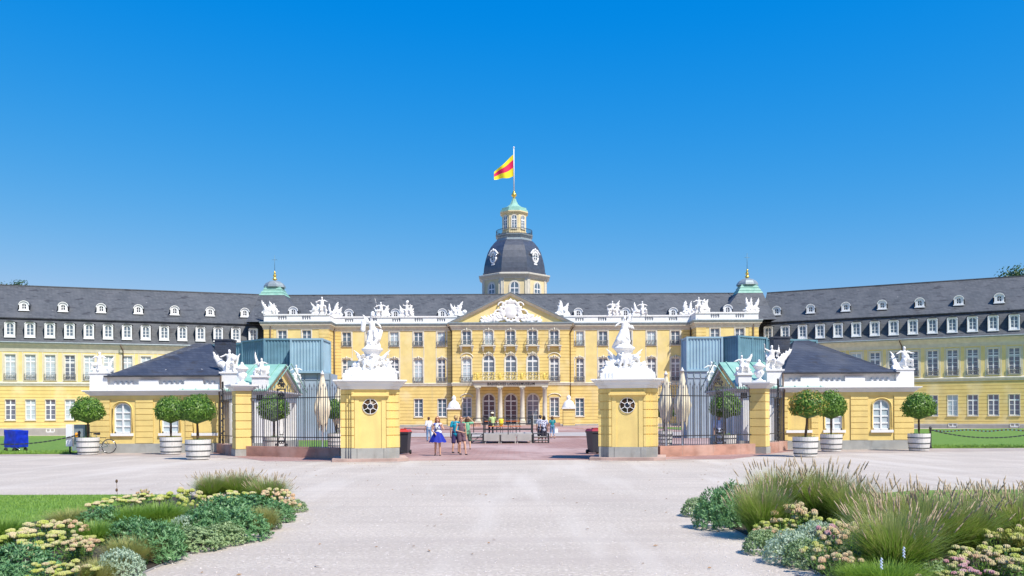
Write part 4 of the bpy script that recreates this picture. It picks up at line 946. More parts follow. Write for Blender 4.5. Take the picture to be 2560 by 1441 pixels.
# left: helmeted figure with raised arm and shield; winged trophies below a round plate
for xc, px0, side in ((-5.52, 927, -1), (4.32, 1557, 1)):
    mb = MB(); k = kp; rr = random.Random(40+side)
    f = side
    mb.box(-62*k, 62*k, -0.6, 0.6, 0, 5*k); mb.box(-54*k, 54*k, -0.52, 0.52, 5*k, 12*k)
    for i in range(70):      # heaped trophies
        x = rr.uniform(-44, 44); top = 42*(1-(abs(x)/48)**2*0.55); z = rr.uniform(8, top); a = rr.uniform(0, math.pi); L = rr.uniform(4, 14)
        mb.caps((x*k, rr.uniform(-.5, .4), z*k), rr.uniform(2.5, 6)*k, ((x+L*math.cos(a))*k, rr.uniform(-.55, .4), (z+L*math.sin(a)*.8)*k), rr.uniform(1.5, 4)*k, 8)
    mb.caps((-24*k, 0, 18*k), 15*k, (24*k, 0, 18*k), 15*k, 10); mb.caps((0, 0, 16*k), 24*k, (0, 0, 34*k), 21*k, 12)
    # wings
    for s in (-1, 1):
        for q in range(5):
            spike(mb, (s*18*k, (20+q*3)*k), (s*(47-q*3)*k, (58-q*8)*k), (5.0-q*.4)*k, -.1+q*.06, 0.06*s)
        mb.caps((s*34*k, -.3, 12*k), 8*k, (s*44*k, -.2, 16*k), 6*k, 8)
    # volutes and masks
    for q in range(6): mb.caps(((-15+6*q)*k, -.55, (16+rr.uniform(-5, 12))*k), 4.5*k, ((-12+6*q)*k, -.62, (24+rr.uniform(-5, 10))*k), 3*k, 8)
    # round plate
    z0 = 48*k
    mb.lathe([(20*k, z0), (21*k, z0+4*k), (26*k, z0+8*k), (27*k, z0+10*k), (27*k, z0+12*k), (20*k, z0+15*k), (18*k, z0+19*k)], (0, 0, 0), 24)
    # standing draped figure
    b = Vector((-1*k*side, 0, z0+13*k)); H = 84*k if side < 0 else 80*k
    fig(mb, b, H, face=side, lean=0.12*side, arms=[(-0.9, 1.3), (1.1, -1.2)] if side < 0 else [(-1.2, -0.9), (1.0, 1.4)], seated=False)
    for i in range(34):
        a = rr.uniform(0, 2*math.pi); z = rr.uniform(0, 44); w_ = 15+3*math.sin(z/9)
        p = b+Vector((w_*k*math.cos(a)*.85, w_*k*math.sin(a)*.6, z*k)); mb.caps(p, rr.uniform(2.2, 4)*k, p+Vector((rr.uniform(-3, 6)*k*side*-1, 0, -rr.uniform(6, 15)*k if z > 15 else 4*k)), rr.uniform(2, 4.5)*k, 7)
    if side < 0:
        spike(mb, (-10*k, z0+90*k-10*k), (-21*k, z0+95*k), 4.5*k, -.1, 0.0)
        mb.caps((-21*k, -.2, z0+60*k), 7*k, (-19*k, -.2, z0+78*k), 7*k, 10, .5)      # shield
        mb.caps((14*k, 0, z0+40*k), 10*k, (20*k, .1, z0+56*k), 6*k, 9); mb.caps((0, .1, z0+30*k), 15*k, (4*k, .1, z0+55*k), 13*k, 10, .8)
        mb.caps((2*k, -.08, z0+96*k), 5.4*k, (2*k, -.05, z0+101*k), 5.4*k, 8)
    else:
        spike(mb, (10*k, z0+70*k), (17*k, z0+108*k), 4*k, 0, 0.0); spike(mb, (12*k, z0+66*k), (26*k, z0+60*k), 5*k, 0, 0.1)
        for q in range(6): mb.caps(((-6-q*2)*k, -.1, (z0/k+50-q*4)*k), 8*k, ((-17-q*2.2)*k, .1, (z0/k+34-q*4)*k), 3.5*k, 8)
        mb.caps((3*k, .1, z0+28*k), 14*k, (2*k, .1, z0+56*k), 12*k, 10, .8)
    o = remesh(mb, 'pillar_statue', 'statue_stone', 0.026, None, (xc, 34.35, 3.40), 0, smooth_it=1, disp=0.010, dscale=7)
    tag(o, ('white statue of a helmeted figure with shield above winged trophies, left gate pillar' if side < 0 else
            'white statue of a robed figure with one arm raised above trophies, right gate pillar'), 'statue', 'large statues on the gate pillars')

# ================================================================ rotated piers with urns, stone walls, iron fences
def mirror(x): return 2*X0-x
def pier(x, Y, a, side):
    t = thing('pier', 'yellow banded fence pier with a white cap beside the %s guard house' % side, 'pier', (x, Y, 0), a, 'fence piers beside the guard houses')
    mb = MB(); h = 0.36
    zz = [0.30, 0.82, 1.18, 1.54, 1.90, 2.26, 2.62, 2.84]
    mb.box(-h+.035, h-.035, -h+.035, h-.035, 0.3, 2.9)
    for p, q in zip(zz[:-1], zz[1:]): mb.box(-h, h, -h, h, p+0.016, q-0.016)
    fixn(mb.build('shaft', 'near_plaster', t))
    mb = MB(); mb.box(-h-.03, h+.03, -h-.03, h+.03, -.05, .3); mb.build('plinth', 'near_plinth', t)
    mb = MB()
    for o, p, q in ((.03, 2.84, 2.88), (.08, 2.88, 2.93), (.13, 2.93, 3.0), (.22, 3.002, 3.06), (.26, 3.062, 3.11)): mb.box(-h-o, h+o, -h-o, h+o, p, q)
    mb.build('cap', 'attic_white', t)
    mb = MB(); mb.box(-.24, .24, -.24, .24, 3.11, 3.2)
    mb.lathe([(.17, 3.2), (.17, 3.23), (.09, 3.28), (.09, 3.33), (.15, 3.40), (.20, 3.50), (.19, 3.58), (.16, 3.64), (.20, 3.74), (.27, 3.80), (.28, 3.84), (.17, 3.92), (.09, 3.99), (.05, 4.02), (.08, 4.06), (.02, 4.12)], (0, 0, 0), 16)
    for q in range(4):
        c = q*math.pi/2+.78; mb.caps((.17*math.cos(c), .17*math.sin(c), 3.52), .075, (.18*math.cos(c), .18*math.sin(c), 3.56), .07, 8)
    fixn(tag(mb.build('urn', 'statue_stone', None, (x, Y, 0), a), 'white lidded stone urn on the fence pier beside the %s guard house' % side, 'urn', 'urns on the fence piers'))
    return t
PIER = Vector((-11.92, 38.6)); 
pier(PIER.x, PIER.y, R(30), 'left'); pier(mirror(PIER.x), PIER.y, R(-30), 'right')
def scroll(mb, c, r_, s, d=(1, 0), turns=1.35, th=0.018):
    pts = []
    for j in range(16):
        t = j/15*turns*2*math.pi; rad = r_*(1-0.62*j/15); pts.append(Vector((c[0]+s*rad*math.cos(t), 0, c[1]+rad*math.sin(t))))
    mb.tube(pts, th, 5)
def fence(name, label, A, B, orn_at=None, group=None, post_at=None, pitch=0.128):
    """iron railing from A to B (plan points); built in local x with z up"""
    A = Vector(A); B = Vector(B); L = (B-A).length; a = math.atan2(B.y-A.y, B.x-A.x)
    t = thing(name, label, 'fence', (A.x, A.y, 0.44), a, group)
    mb = MB(); n = int(L/pitch)
    skip = (orn_at-0.24, orn_at+0.24) if orn_at else (-9, -9)
    for i in range(n+1):
        x = 0.05+i*(L-0.1)/n
        if skip[0] < x < skip[1]: continue
        h = 2.50 if i % 2 == 0 else 2.36
        mb.box(x-.011, x+.011, -.011, .011, 0.0, h); mb.lathe([(.012, h), (.03, h+.03), (.012, h+.12), (.002, h+.17)], (x, 0, 0), 4, 0.78, False)
    mb.build('bars', 'bright_iron', t)
    mb = MB()
    for z in (0.40, 2.06): mb.box(0, L, -.02, .02, z-.02, z+.02)
    mb.build('rails', 'iron', t)
    if orn_at:
        mb = MB(); x = orn_at
        for s in (-1, 1): mb.tube([(x+s*.23, 0, 0), (x+s*.21, 0, .5), (x+s*.20, 0, 2.05), (x+s*.20, 0, 2.42)], .022, 6)
        mb.bar((x-.26, 0, 2.44), (x+.26, 0, 2.44), .05)
        # lyre shaped foot and scrolls
        for s in (-1, 1):
            mb.tube([(x+s*v[0], 0, v[1]) for v in ((.17, .03), (.19, .18), (.17, .32), (.09, .42), (.08, .5), (.11, .6), (.12, .9), (.10, 1.2), (.06, 1.45), (.12, 1.6), (.14, 1.75), (.06, 1.9), (.13, 2.05), (.04, 2.2))], .016, 5)
            scroll(mb, (x+s*.075, .17), .085, s); scroll(mb, (x+s*.09, 1.45), .07, -s); scroll(mb, (x+s*.10, 2.18), .09, s); scroll(mb, (x+s*.30, .06), .06, s)
            scroll(mb, (x+s*.12, 2.62), .10, s); scroll(mb, (x+s*.05, 2.80), .07, -s)
        for k in range(14):
            r2 = random.Random(k); mb.caps((x+r2.uniform(-.15, .15), r2.uniform(-.04, .04), r2.uniform(2.0, 2.36)), .03, (x+r2.uniform(-.15, .15), 0, r2.uniform(2.0, 2.36)), .015, 5)
        for k in range(12):
            r2 = random.Random(k+50); p = Vector((x+r2.uniform(-.14, .14), 0, r2.uniform(2.5, 2.8))); mb.caps(p, .028, p+Vector((r2.uniform(-.1, .1), r2.uniform(-.04, .04), .1)), .012, 5)
        mb.bar((x-.12, 0, .5), (x+.12, 0, .5), .035); mb.caps((x, 0, 2.78), .05, (x, 0, 2.98), .015, 6)
        mb.build('ornamental_panel', 'iron', t)
    if post_at is not None:
        mb = MB(); x = post_at
        for s in (-1, 1): mb.bar((x+s*.05, 0, -.4), (x+s*.05, 0, 2.75), .045)
        mb.bar((x, 0, 0), (x, 0, 2.9), .07)
        for k in range(9): mb.caps((x+(-1)**k*.05, -.03, .2+k*.3), .05, (x-(-1)**k*.05, .03, .3+k*.3), .04, 6)
        for k in range(3): mb.caps((x, 0, 2.7+.1*k), .06, (x+(k-1)*.1, 0, 2.95), .015, 6)
        for s in (-1, 1): scroll(mb, (x+s*.13, .12), .09, s)
        mb.build('scrolled_post', 'iron', t)
    return t
def lowwall(label, A, B, joints_, grp):
    A = Vector(A); B = Vector(B); L = (B-A).length; a = math.atan2(B.y-A.y, B.x-A.x)
    t = thing('fence_plinth', label, 'wall', (A.x, A.y, 0), a, grp)
    e = [0]+joints_+[L]
    for p, q in zip(e[:-1], e[1:]):
        mb = MB(); mb.box(p+.008, q-.008, -.2, .2, -.1, .44)
        o = mb.build('stone_block', 'sandstone', t)
    mb = MB(); mb.box(0.01, L-.01, -.19, .19, -.1, .43); mb.build('mortar', 'stone_trim', t)
    return t
F1A = Vector((PIER.x+.35, PIER.y-.12)); F1B = Vector((-6.95, 35.7))
F2A = Vector((-14.1, 42.3)); F2B = Vector((PIER.x-.3, PIER.y+.3))
L1 = (F1B-F1A).length
fence('iron_fence', 'black iron railing with scrolled panel between the left pier and left gate pillar', F1A, F1B, orn_at=L1*0.36, group='iron railings of the forecourt')
fence('iron_fence', 'black iron railing with scrolled panel between the right gate pillar and right pier', (mirror(F1B.x), F1B.y), (mirror(F1A.x), F1A.y), orn_at=L1*0.64, group='iron railings of the forecourt')
L2 = (F2B-F2A).length
fence('iron_fence', 'short black railing with heavy post between left guard house and left pier', F2A, F2B, post_at=L2*0.14, pitch=.45, group='iron railings of the forecourt')
fence('iron_fence', 'short black railing with heavy post between right pier and right guard house', (mirror(F2B.x), F2B.y), (mirror(F2A.x), F2A.y), post_at=L2*0.72, pitch=.45, group='iron railings of the forecourt')
lowwall('long red sandstone plinth under the left railing', F1A, F1B, [0.9, 2.55, 4.1], 'sandstone plinths under the railings')
lowwall('long red sandstone plinth under the right railing', (mirror(F1B.x), F1B.y), (mirror(F1A.x), F1A.y), [1.2, 2.9, 4.5], 'sandstone plinths under the railings')
lowwall('short red sandstone plinth between left guard house and pier', F2A, F2B, [0.9, 2.6], 'sandstone plinths under the railings')
lowwall('short red sandstone plinth between right pier and guard house', (mirror(F2B.x), F2B.y), (mirror(F2A.x), F2A.y), [1.6, 3.4], 'sandstone plinths under the railings')

# ================================================================ guard houses
def guardhouse(sgn, label):
    """built for the left one (sgn -1); sgn +1 mirrors x"""
    side = 'left' if sgn < 0 else 'right'
    GX = -20.46 if sgn < 0 else mirror(-20.46)
    t = thing('guard_house', label, 'guard house', (GX, 42.5, 0))
    m = 1 if sgn < 0 else -1
    def X(a, b): return (a, b) if m > 0 else (-b, -a)
    def bx(mb, a, b, *r_): p, q = X(a, b); mb.box(p, q, *r_)
    W_ = 6.3; D = 6.2
    # front wall with two arched windows and one blind arch near the fence
    arch = [(1.55, 0.82, 0.95, 2.42, 0.33), (3.85, 0.82, 0.95, 2.42, 0.33)]
    blind = (5.55, 1.0, 0.95, 2.45, 0.36)
    mb = MB(); ops = [(c if m > 0 else -c, w_, a, b, r_) for c, w_, a, b, r_ in arch]; 
    wall(mb, *X(0, W_), 0.45, 2.78, ops+[((blind[0] if m > 0 else -blind[0]),)+blind[1:]], depth=0.16)
    bb = blind[0] if m > 0 else -blind[0]; mb.quad((bb-.6, .13, .9), (bb+.6, .13, .9), (bb+.6, .13, 2.5), (bb-.6, .13, 2.5))
    p, q = X(0, W_)
    mb.quad((p, 0, .45), (p, D, .45), (p, D, 2.78), (p, 0, 2.78)); mb.quad((q, 0, .45), (q, D, .45), (q, D, 2.78), (q, 0, 2.78)); mb.quad((p, D, .45), (q, D, .45), (q, D, 2.78), (p, D, 2.78))
    # raised banded strips with real joints
    for a, b in ((0.0, 0.95), (2.2, 3.05), (4.6, 4.95), (6.08, 6.3)):
        zz = [0.46, 0.74, 1.02, 1.30, 1.58, 1.86, 2.14, 2.42, 2.76]
        for z0, z1 in zip(zz[:-1], zz[1:]): bx(mb, a, b, -.05, 0.0, z0+.014, z1-.014)
        bx(mb, a, b, -.012, 0, .46, 2.76)
    for a, b in ((0.0, W_),): bx(mb, a, b, -.055, -.002, 2.60, 2.775)
    fixn(mb.build('wall', 'near_plaster', t))
    mb = MB(); bx(mb, -.03, W_+.03, -.06, D+.03, -.1, .45); mb.build('plinth', 'near_plinth', t)
    for c, w_, a, b, r_ in arch+[blind]:
        mb = MB(); bx(mb, c-w_/2-.13, c+w_/2+.13, -.1, .14, a-.13, a); mb.build('window_sill', 'attic_white', t)
    for c, w_, a, b, r_ in arch:
        cc = c if m > 0 else -c
        window(t, cc, 0, a, w_, b-a, rise=r_, rows=4, trans=None, glass='curtain_glass' if c < 3 or m < 0 else 'curtain_glass', surround=0, inset=0.07, mull=0.075, frm=0.06)
    for c, w_, a, b, r_ in arch+[blind]:
        mb = MB(); sp = b-r_; pts = [((c if m > 0 else -c)-(w_/2+.07)*math.cos(math.pi*k/12), -.02, sp+(r_+.07)*math.sin(math.pi*k/12)) for k in range(13)]
        mb.tube([(pts[0][0], -.02, a)]+pts+[(pts[-1][0], -.02, a)], .035, 4); mb.build('arch_moulding', 'near_plaster', t)
    # cornice
    mb = MB()
    for o, a, b in ((.05, 2.78, 2.83), (.12, 2.832, 2.88), (.17, 2.882, 2.94), (.26, 2.942, 2.99), (.30, 2.992, 3.03)): bx(mb, -o, W_+o, -o, D+o, a, b)
    mb.build('cornice', 'lilac_stone' if False else 'attic_white', t)
    # attic: solid blocks and stretches with little hanging swags
    mb = MB(); bx(mb, .55, W_-.05, .16, D-.05, 3.03, 3.70); bx(mb, .55, W_, .0, .16, 3.03, 3.28)
    bx(mb, -.02, .83, -.02, .83, 3.03, 3.84); bx(mb, -.06, .87, -.06, .87, 3.84, 3.90)
    bx(mb, W_-.02, W_+.78, -.02, .8, 3.03, 3.82); bx(mb, W_-.06, W_+.84, -.07, .86, 3.82, 3.9)
    for a, b in ((2.35, 3.3), (4.55, 5.45)): bx(mb, a, b, -.02, .17, 3.03, 3.52)
    bx(mb, .85, W_, -.04, .05, 3.03, 3.30)
    for a, b in ((1.05, 2.25), (3.4, 4.45), (5.5, 6.2)):
        n = int((b-a)/.26)
        for k in range(n): c = (a+.13+k*.26)*m; mb.caps((c, .12, 3.32), .085, (c, .11, 3.38), .09, 8)
    fixn(mb.build('attic', 'attic_white', t))
    # hipped slate roof with chimney
    mb = MB(); e0, e1 = .72, W_+.02; A0 = [(e0*m, -.10, 3.70), (e1*m, -.10, 3.70), (e1*m, D, 3.70), (e0*m, D, 3.70)]; ap = [(4.05*m, 3.0, 5.55), (4.7*m, 3.3, 5.55)]
    mb.add(A0+ap, [(0, 1, 5, 4), (1, 2, 5), (2, 3, 4, 5), (3, 0, 4)]); mb.add(A0, [(3, 2, 1, 0)])
    fixn(mb.build('roof', 'near_slate', t))
    mb = MB(); c = [A0[0], A0[1], A0[2], A0[3], A0[0]]
    for a, b in zip(c[:-1], c[1:]): mb.bar(a, b, .07)
    mb.build('gutter', 'iron', t)
    mb = MB(); bx(mb, 5.0, 5.85, 3.0, 3.8, 4.5, 5.68); bx(mb, 4.95, 5.9, 2.95, 3.85, 5.68, 5.75); mb.build('chimney', 'near_slate', t)
    # copper-roofed portico facing the court
    x0, x1, y0, y1 = W_, W_+2.03, 0.15, 6.7; ym = (y0+y1)/2
    for i in range(3): mb = MB(); bx(mb, x0+.38+i*.60, x0+.68+i*.60, y0, y0+.3, .45, 2.5); fixn(mb.build('portico_pillar', 'attic_white', t))
    for i in range(1, 6): y = y0+i*(y1-y0-.35)/5; mb = MB(); bx(mb, x1-.35, x1, y, y+.35, .45, 2.5); fixn(mb.build('portico_pillar', 'attic_white', t))
    mb = MB()
    bx(mb, x0, x1, y0+.02, y0+.3, 2.5, 2.78); bx(mb, x1-.34, x1-.01, y0+.02, y1-.02, 2.5, 2.78)
    fixn(mb.build('portico_lintel', 'attic_white', t))
    mb = MB(); bx(mb, x0, x1-.5, y0+.45, y1-.2, .45, 2.6); mb.build('portico_wall', 'lilac_stone', t)
    mb = MB(); bx(mb, x0, x1+.04, y0-.05, y1+.05, -.1, .45); mb.build('portico_plinth', 'near_plinth', t)
    mb = MB()
    for o, a, b in ((.05, 2.78, 2.86), (.16, 2.862, 2.94), (.25, 2.942, 3.02)): bx(mb, x0, x1+o, y0-o, y1+o, a, b)
    for s in (0, 1):
        (ya, za), (yb, zb_) = ((y0-.1, 3.0), (ym, 4.32)) if s == 0 else ((ym, 4.32), (y1+.1, 3.0))
        mb.bar(((x1+.08)*m, ya, za), ((x1+.08)*m, yb, zb_), .16, .2)
    fixn(mb.build('portico_cornice', 'lilac_stone', t))
    mb = MB(); mb.add([((x1)*m, y0, 3.02), ((x1)*m, y1, 3.02), ((x1)*m, ym, 4.3)], [(0, 1, 2)]); mb.build('gable', 'near_plaster', t)
    mb = MB(); ridge = [((x0-2.0)*m, ym, 4.46), ((x1+.25)*m, ym, 4.46)]
    for ye, in ((y0-.3,), (y1+.3,)):
        a, b = ((x0-2.0)*m, ye, 3.02), ((x1+.25)*m, ye, 3.02)
        mb.add([a, b, ridge[1], ridge[0], tuple(v-(.07 if i == 2 else 0) for i, v in enumerate(a)), tuple(v-(.07 if i == 2 else 0) for i, v in enumerate(b)), tuple(v-(.07 if i == 2 else 0) for i, v in enumerate(ridge[1])), tuple(v-(.07 if i == 2 else 0) for i, v in enumerate(ridge[0]))], [(0, 1, 2, 3), (7, 6, 5, 4), (0, 4, 5, 1), (1, 5, 6, 2)])
        for k in range(8):
            xx = (x0-1.8+k*.62)*m; mb.bar((xx, ye, 3.05), (xx, ym, 4.49), .035)
    fixn(mb.build('portico_roof', 'copper', t))
    for ya in (y0-.25, y1-.35):      # white pedestals at the portico corners
        mb = MB(); bx(mb, x1-.5, x1+.15, ya, ya+.62, 3.02, 3.62); bx(mb, x1-.56, x1+.21, ya-.06, ya+.68, 3.62, 3.72); mb.build('pedestal', 'attic_white', t)
    mb = MB(); mb.tube([((W_+.04)*m, -.12, 3.68), ((W_+.04)*m, -.14, 3.0), ((W_+.02)*m, -.30, 2.9), ((W_+.0)*m, -.12, 2.6), ((W_+.0)*m, -.12, .05)], .045, 7); mb.build('downpipe', 'pipe', t)
    # carved groups on the attic: things of their own
    kk = 42.7/FPX; G = 'white figure groups on the guard houses'
    def st(x, y, z, spec, lab, seed, k=kk, vox=.036):
        if m < 0:
            sp = dict(spec); sp['sp'] = [(-a[0], a[1], -a[2], a[3], a[4], -(a[5] if len(a) > 5 else .08)) for a in spec.get('sp', [])]
            sp['fig'] = [(-f[0], f[1], f[2], -f[3], -f[4])+tuple(f[5:]) for f in spec.get('fig', [])]; sp['blob'] = [(-b[0],)+tuple(b[1:]) for b in spec.get('blob', [])]; spec = sp
        statue('attic_sculpture', lab, 'sculpture', (GX+x*m, 42.5+y, z), k, spec, voxel=vox, group=G, seed=seed)
    if sgn < 0:
        st(.42, .42, 3.9, dict(w=50, h=20, fig=[(-8, 6, 48, -1, .1)], sp=[(-12, 8, -24, 22, 5), (14, 6, 30, 42, 5)], blob=[(20, 6, 7)]), 'white seated figure with a pointed wing on the outer corner of the left guard house', 21)
        st(W_+.38, .36, 3.9, dict(w=44, h=22, fig=[(-3, 6, 52, 1, .05)], sp=[(-8, 10, -46, 52, 10, .1), (-14, 20, -40, 36, 7), (14, 18, 24, 48, 4.5), (8, 18, 14, 46, 4)], blob=[(10, 34, 8)]), 'white seated figure with large wing spread left, beside the left urn', 22)
        st(x1-.17, y0+.06, 3.72, dict(w=40, h=20, fig=[(3, 2, 42, -1, .1)], sp=[(-2, 18, -14, 66, 4.5), (8, 8, 18, 24, 8)], blob=[(12, 14, 10), (16, 6, 7)]), 'white bent figure under a tall pointed banner on the near corner of the left portico', 23, k=43/FPX)
        st(x1-.17, y1-.04, 3.72, dict(w=40, h=18, fig=[(8, 2, 42, 1, 0)], sp=[(-4, 10, -20, 50, 4)]), 'white figure group on the far corner of the left portico behind the green gable', 24, k=46/FPX)
    else:
        st(.42, .42, 3.9, dict(w=50, h=20, fig=[(-8, 6, 52, -1, .1)], sp=[(10, 8, 30, 50, 5), (16, 10, 26, 34, 5)], blob=[(-10, 30, 9)]), 'white seated figure facing a twisted scroll on the outer corner of the right guard house', 31)
        st(W_+.38, .36, 3.9, dict(w=44, h=22, fig=[(4, 8, 54, 1, 0, [(-1, 1.4), (1, -.5)])], sp=[(-10, 14, -52, 54, 9, .02), (-8, 12, -30, 38, 10), (-10, 34, -14, 64, 4), (14, 20, 24, 52, 3.5), (10, 20, 16, 52, 3)], blob=[(-16, 18, 12)]), 'white figure raising an arm, long wing spread right, beside the right urn', 32)
        st(x1-.17, y0+.06, 3.72, dict(w=40, h=20, fig=[(4, 2, 44, -1, .1)], sp=[(-4, 20, -24, 56, 5), (2, 12, -18, 40, 8), (6, 34, 5, 58, 1.5)], blob=[(-4, 16, 10)]), 'white draped figure with curved wing and thin trident, near corner of the right portico', 33, k=43/FPX)
        st(x1-.17, y1-.04, 3.72, dict(w=36, h=18, fig=[(6, 2, 46, 1, 0)], sp=[(-6, 8, -10, 46, 4)]), 'white slender figure on the far corner of the right portico behind the green gable', 34, k=46/FPX)
    return t
guardhouse(-1, 'low yellow guard house with white attic and blue-slate roof, left of the gate')
guardhouse(1, 'low yellow guard house with white attic and blue-slate roof, right of the gate')

# ================================================================ stacked containers on grey clad scaffolds
def container(label, O, a, L, D, z0, H, m, grp, endm=None):
    """corrugated steel box: local x from 0 to L, y from 0 to D"""
    t = thing('container', label, 'container', (O[0], O[1], z0), a, grp)
    mb = MB()
    def corr(x0, y0, x1, y1):
        d = Vector((x1-x0, y1-y0, 0)); ln = d.length; d /= ln; nrm = Vector((d.y, -d.x, 0)); n = max(2, int(round(ln/.24))); pts = []
        for i in range(n):
            s = ln*i/n; w_ = ln/n
            for f, o in ((0.0, 0), (.30, 0), (.48, -.05), (.80, -.05)): pts.append(Vector((x0, y0, 0))+d*(s+w_*f)+nrm*o)
        pts.append(Vector((x1, y1, 0)))
        for p, q in zip(pts[:-1], pts[1:]): mb.quad(p+Vector((0, 0, .14)), q+Vector((0, 0, .14)), q+Vector((0, 0, H-.12)), p+Vector((0, 0, H-.12)))
    corr(0, 0, L, 0); corr(L, 0, L, D); corr(L, D, 0, D); corr(0, D, 0, 0)
    mb.build('corrugated_walls', m, t)
    mb = MB()
    for x in (0, L): 
        for y in (0, D): mb.box(x-.07, x+.07, y-.07, y+.07, 0, H)
    for z0_, z1_ in ((0, .15), (H-.13, H)):
        mb.box(.07, L-.07, -.05, .05, z0_, z1_); mb.box(.07, L-.07, D-.05, D+.05, z0_, z1_); mb.box(-.05, .05, .07, D-.07, z0_, z1_); mb.box(L-.05, L+.05, .07, D-.07, z0_, z1_)
    mb.box(.02, L-.02, .02, D-.02, H-.1, H-.03); mb.build('corner_frame', m, t)
    return t
CG = 'blue shipping containers standing on the court'
container('light blue container, its narrow end facing front, left of the left gate pillar', (-16.62, 65.7), 0, 2.33, 2.8, 5.0, 2.6, 'container_blue', CG)
def along(pa, pb): return (pa.x, pa.y), math.atan2(pb.y-pa.y, pb.x-pa.x), (pb-pa).length
pA, pB, pC, pD = Vector((-25.6, 71.0)), Vector((-21.15, 68.6)), Vector((-18.85, 66.6)), Vector((-16.75, 66.9))
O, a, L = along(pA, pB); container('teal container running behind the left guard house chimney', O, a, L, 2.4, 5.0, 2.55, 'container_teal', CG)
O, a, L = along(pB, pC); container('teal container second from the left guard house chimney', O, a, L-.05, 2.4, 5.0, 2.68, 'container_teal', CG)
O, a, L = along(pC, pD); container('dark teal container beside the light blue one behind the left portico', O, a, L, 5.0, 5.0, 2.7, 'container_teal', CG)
container('light blue container, its narrow end facing front, right of the right gate pillar', (13.0, 65.9), 0, 2.6, 2.0, 5.0, 2.6, 'container_blue', CG)
pA, pB, pC, pD = Vector((15.72, 66.3)), Vector((16.6, 65.1)), Vector((19.2, 66.9)), Vector((23.6, 68.6))
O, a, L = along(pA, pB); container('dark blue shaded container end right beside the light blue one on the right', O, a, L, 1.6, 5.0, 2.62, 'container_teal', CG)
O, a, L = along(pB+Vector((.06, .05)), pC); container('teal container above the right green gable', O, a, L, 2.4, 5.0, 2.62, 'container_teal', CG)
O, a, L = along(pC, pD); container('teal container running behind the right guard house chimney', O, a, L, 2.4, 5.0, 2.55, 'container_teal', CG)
for sgn, (x0, x1) in ((-1, (-17.6, -13.75)), (1, (13.0, 15.0))):
    mb = MB(); mb.box(x0, x1, 65.95, 68.6 if sgn < 0 else 67.8, -.1, 4.98); mb.box(x0, x1+(.0), 65.9, 65.94, 4.5, 4.6)
    side = 'left' if sgn < 0 else 'right'
    t = thing('clad_scaffold', 'grey-blue panelled wall carrying the %s containers' % side, 'scaffold', ((x0+x1)/2, 65.95, 0))
    o = mb.build('panels', 'cladding', t); o.matrix_parent_inverse = Matrix.Translation((-(x0+x1)/2, -65.95, 0))
    mb = MB()
    for i in range(5):
        x = x0+(x1-x0)*i/4; mb.box(x-.03, x+.03, 65.90, 65.946, 0, 4.98)
    o = mb.build('posts', 'lead', t); o.matrix_parent_inverse = Matrix.Translation((-(x0+x1)/2, -65.95, 0))
    mb = MB()
    if sgn < 0: mb.box(-25.5, -17.6, 68.5, 72, -.1, 4.98)
    else: mb.box(15.8, 23.5, 68, 72, -.1, 4.98)
    o = mb.build('rear_panels', 'cladding', t); o.matrix_parent_inverse = Matrix.Translation((-(x0+x1)/2, -65.95, 0))
q = at(873, 926, 64.5)
t = thing('floodlight', 'small grey floodlight box above the left gate pillar block', 'lamp', (q.x, 66.5, 5.0))
mb = MB(); mb.box(-.45, .45, -.25, .25, .55, .95); mb.build('housing', 'lead', t)
mb = MB(); mb.tube([(-.25, 0, 0), (-.25, 0, .55)], .04, 6); mb.tube([(.25, 0, 0), (.25, 0, .55)], .04, 6); mb.bar((-.9, 0, -.03), (.7, 0, -.03), .06); mb.build('bracket', 'iron', t)
# brace pole carrying it, against the clad wall
mb = MB(); mb.tube([(-.2, 0, -.1), (-.2, 0, -5.0)], .05, 6); mb.build('pole', 'lead', t)

# ================================================================ tubs with clipped trees
def crown_mesh(seed, mats, n=2600, W=0.80, H=1.18, gold=0.0, lsz=0.06):
    rnd2 = random.Random(seed); mb = MB()
    for i in range(n):
        th = rnd2.uniform(0, 2*math.pi); ph = math.asin(rnd2.uniform(-0.75, 1)); rad = rnd2.uniform(0.55, 1.0)**0.4
        d = Vector((math.cos(th)*math.cos(ph), math.sin(th)*math.cos(ph), math.sin(ph)))
        bumps = 1+0.13*noise.noise(d*3.0+Vector((seed*3, 0, 0)))+0.08*noise.noise(d*8)+(0.10*rnd2.random() if rnd2.random() < .04 else 0)
        hz_ = H*0.58 if d.z > 0 else H*0.52
        p = Vector((d.x*W, d.y*W, d.z*hz_))*rad*bumps
        if d.z < -0.62: p.z = -0.62*hz_*rad+rnd2.uniform(-.04, .04)
        nrm = (d+Vector((rnd2.uniform(-.8, .8), rnd2.uniform(-.8, .8), rnd2.uniform(-.5, .8)))).normalized()
        u = nrm.orthogonal().normalized(); u = (Matrix.Rotation(rnd2.uniform(0, 6.28), 3, nrm) @ u); v = nrm.cross(u)
        L = lsz*rnd2.uniform(.7, 1.3); w_ = L*.42
        k = 0 if rnd2.random() < .6 else 1
        if gold and rnd2.random() < gold*(1.6 if (p.x < 0 and p.z > -.1) else .5): k = 2
        mb.cur = k
        mb.add([p-u*L, p+v*w_-u*L*.1, p+u*L, p-v*w_-u*L*.1], [(0, 1, 2, 3)])
    mb.cur = 0
    return mb.mesh('crown', mats)
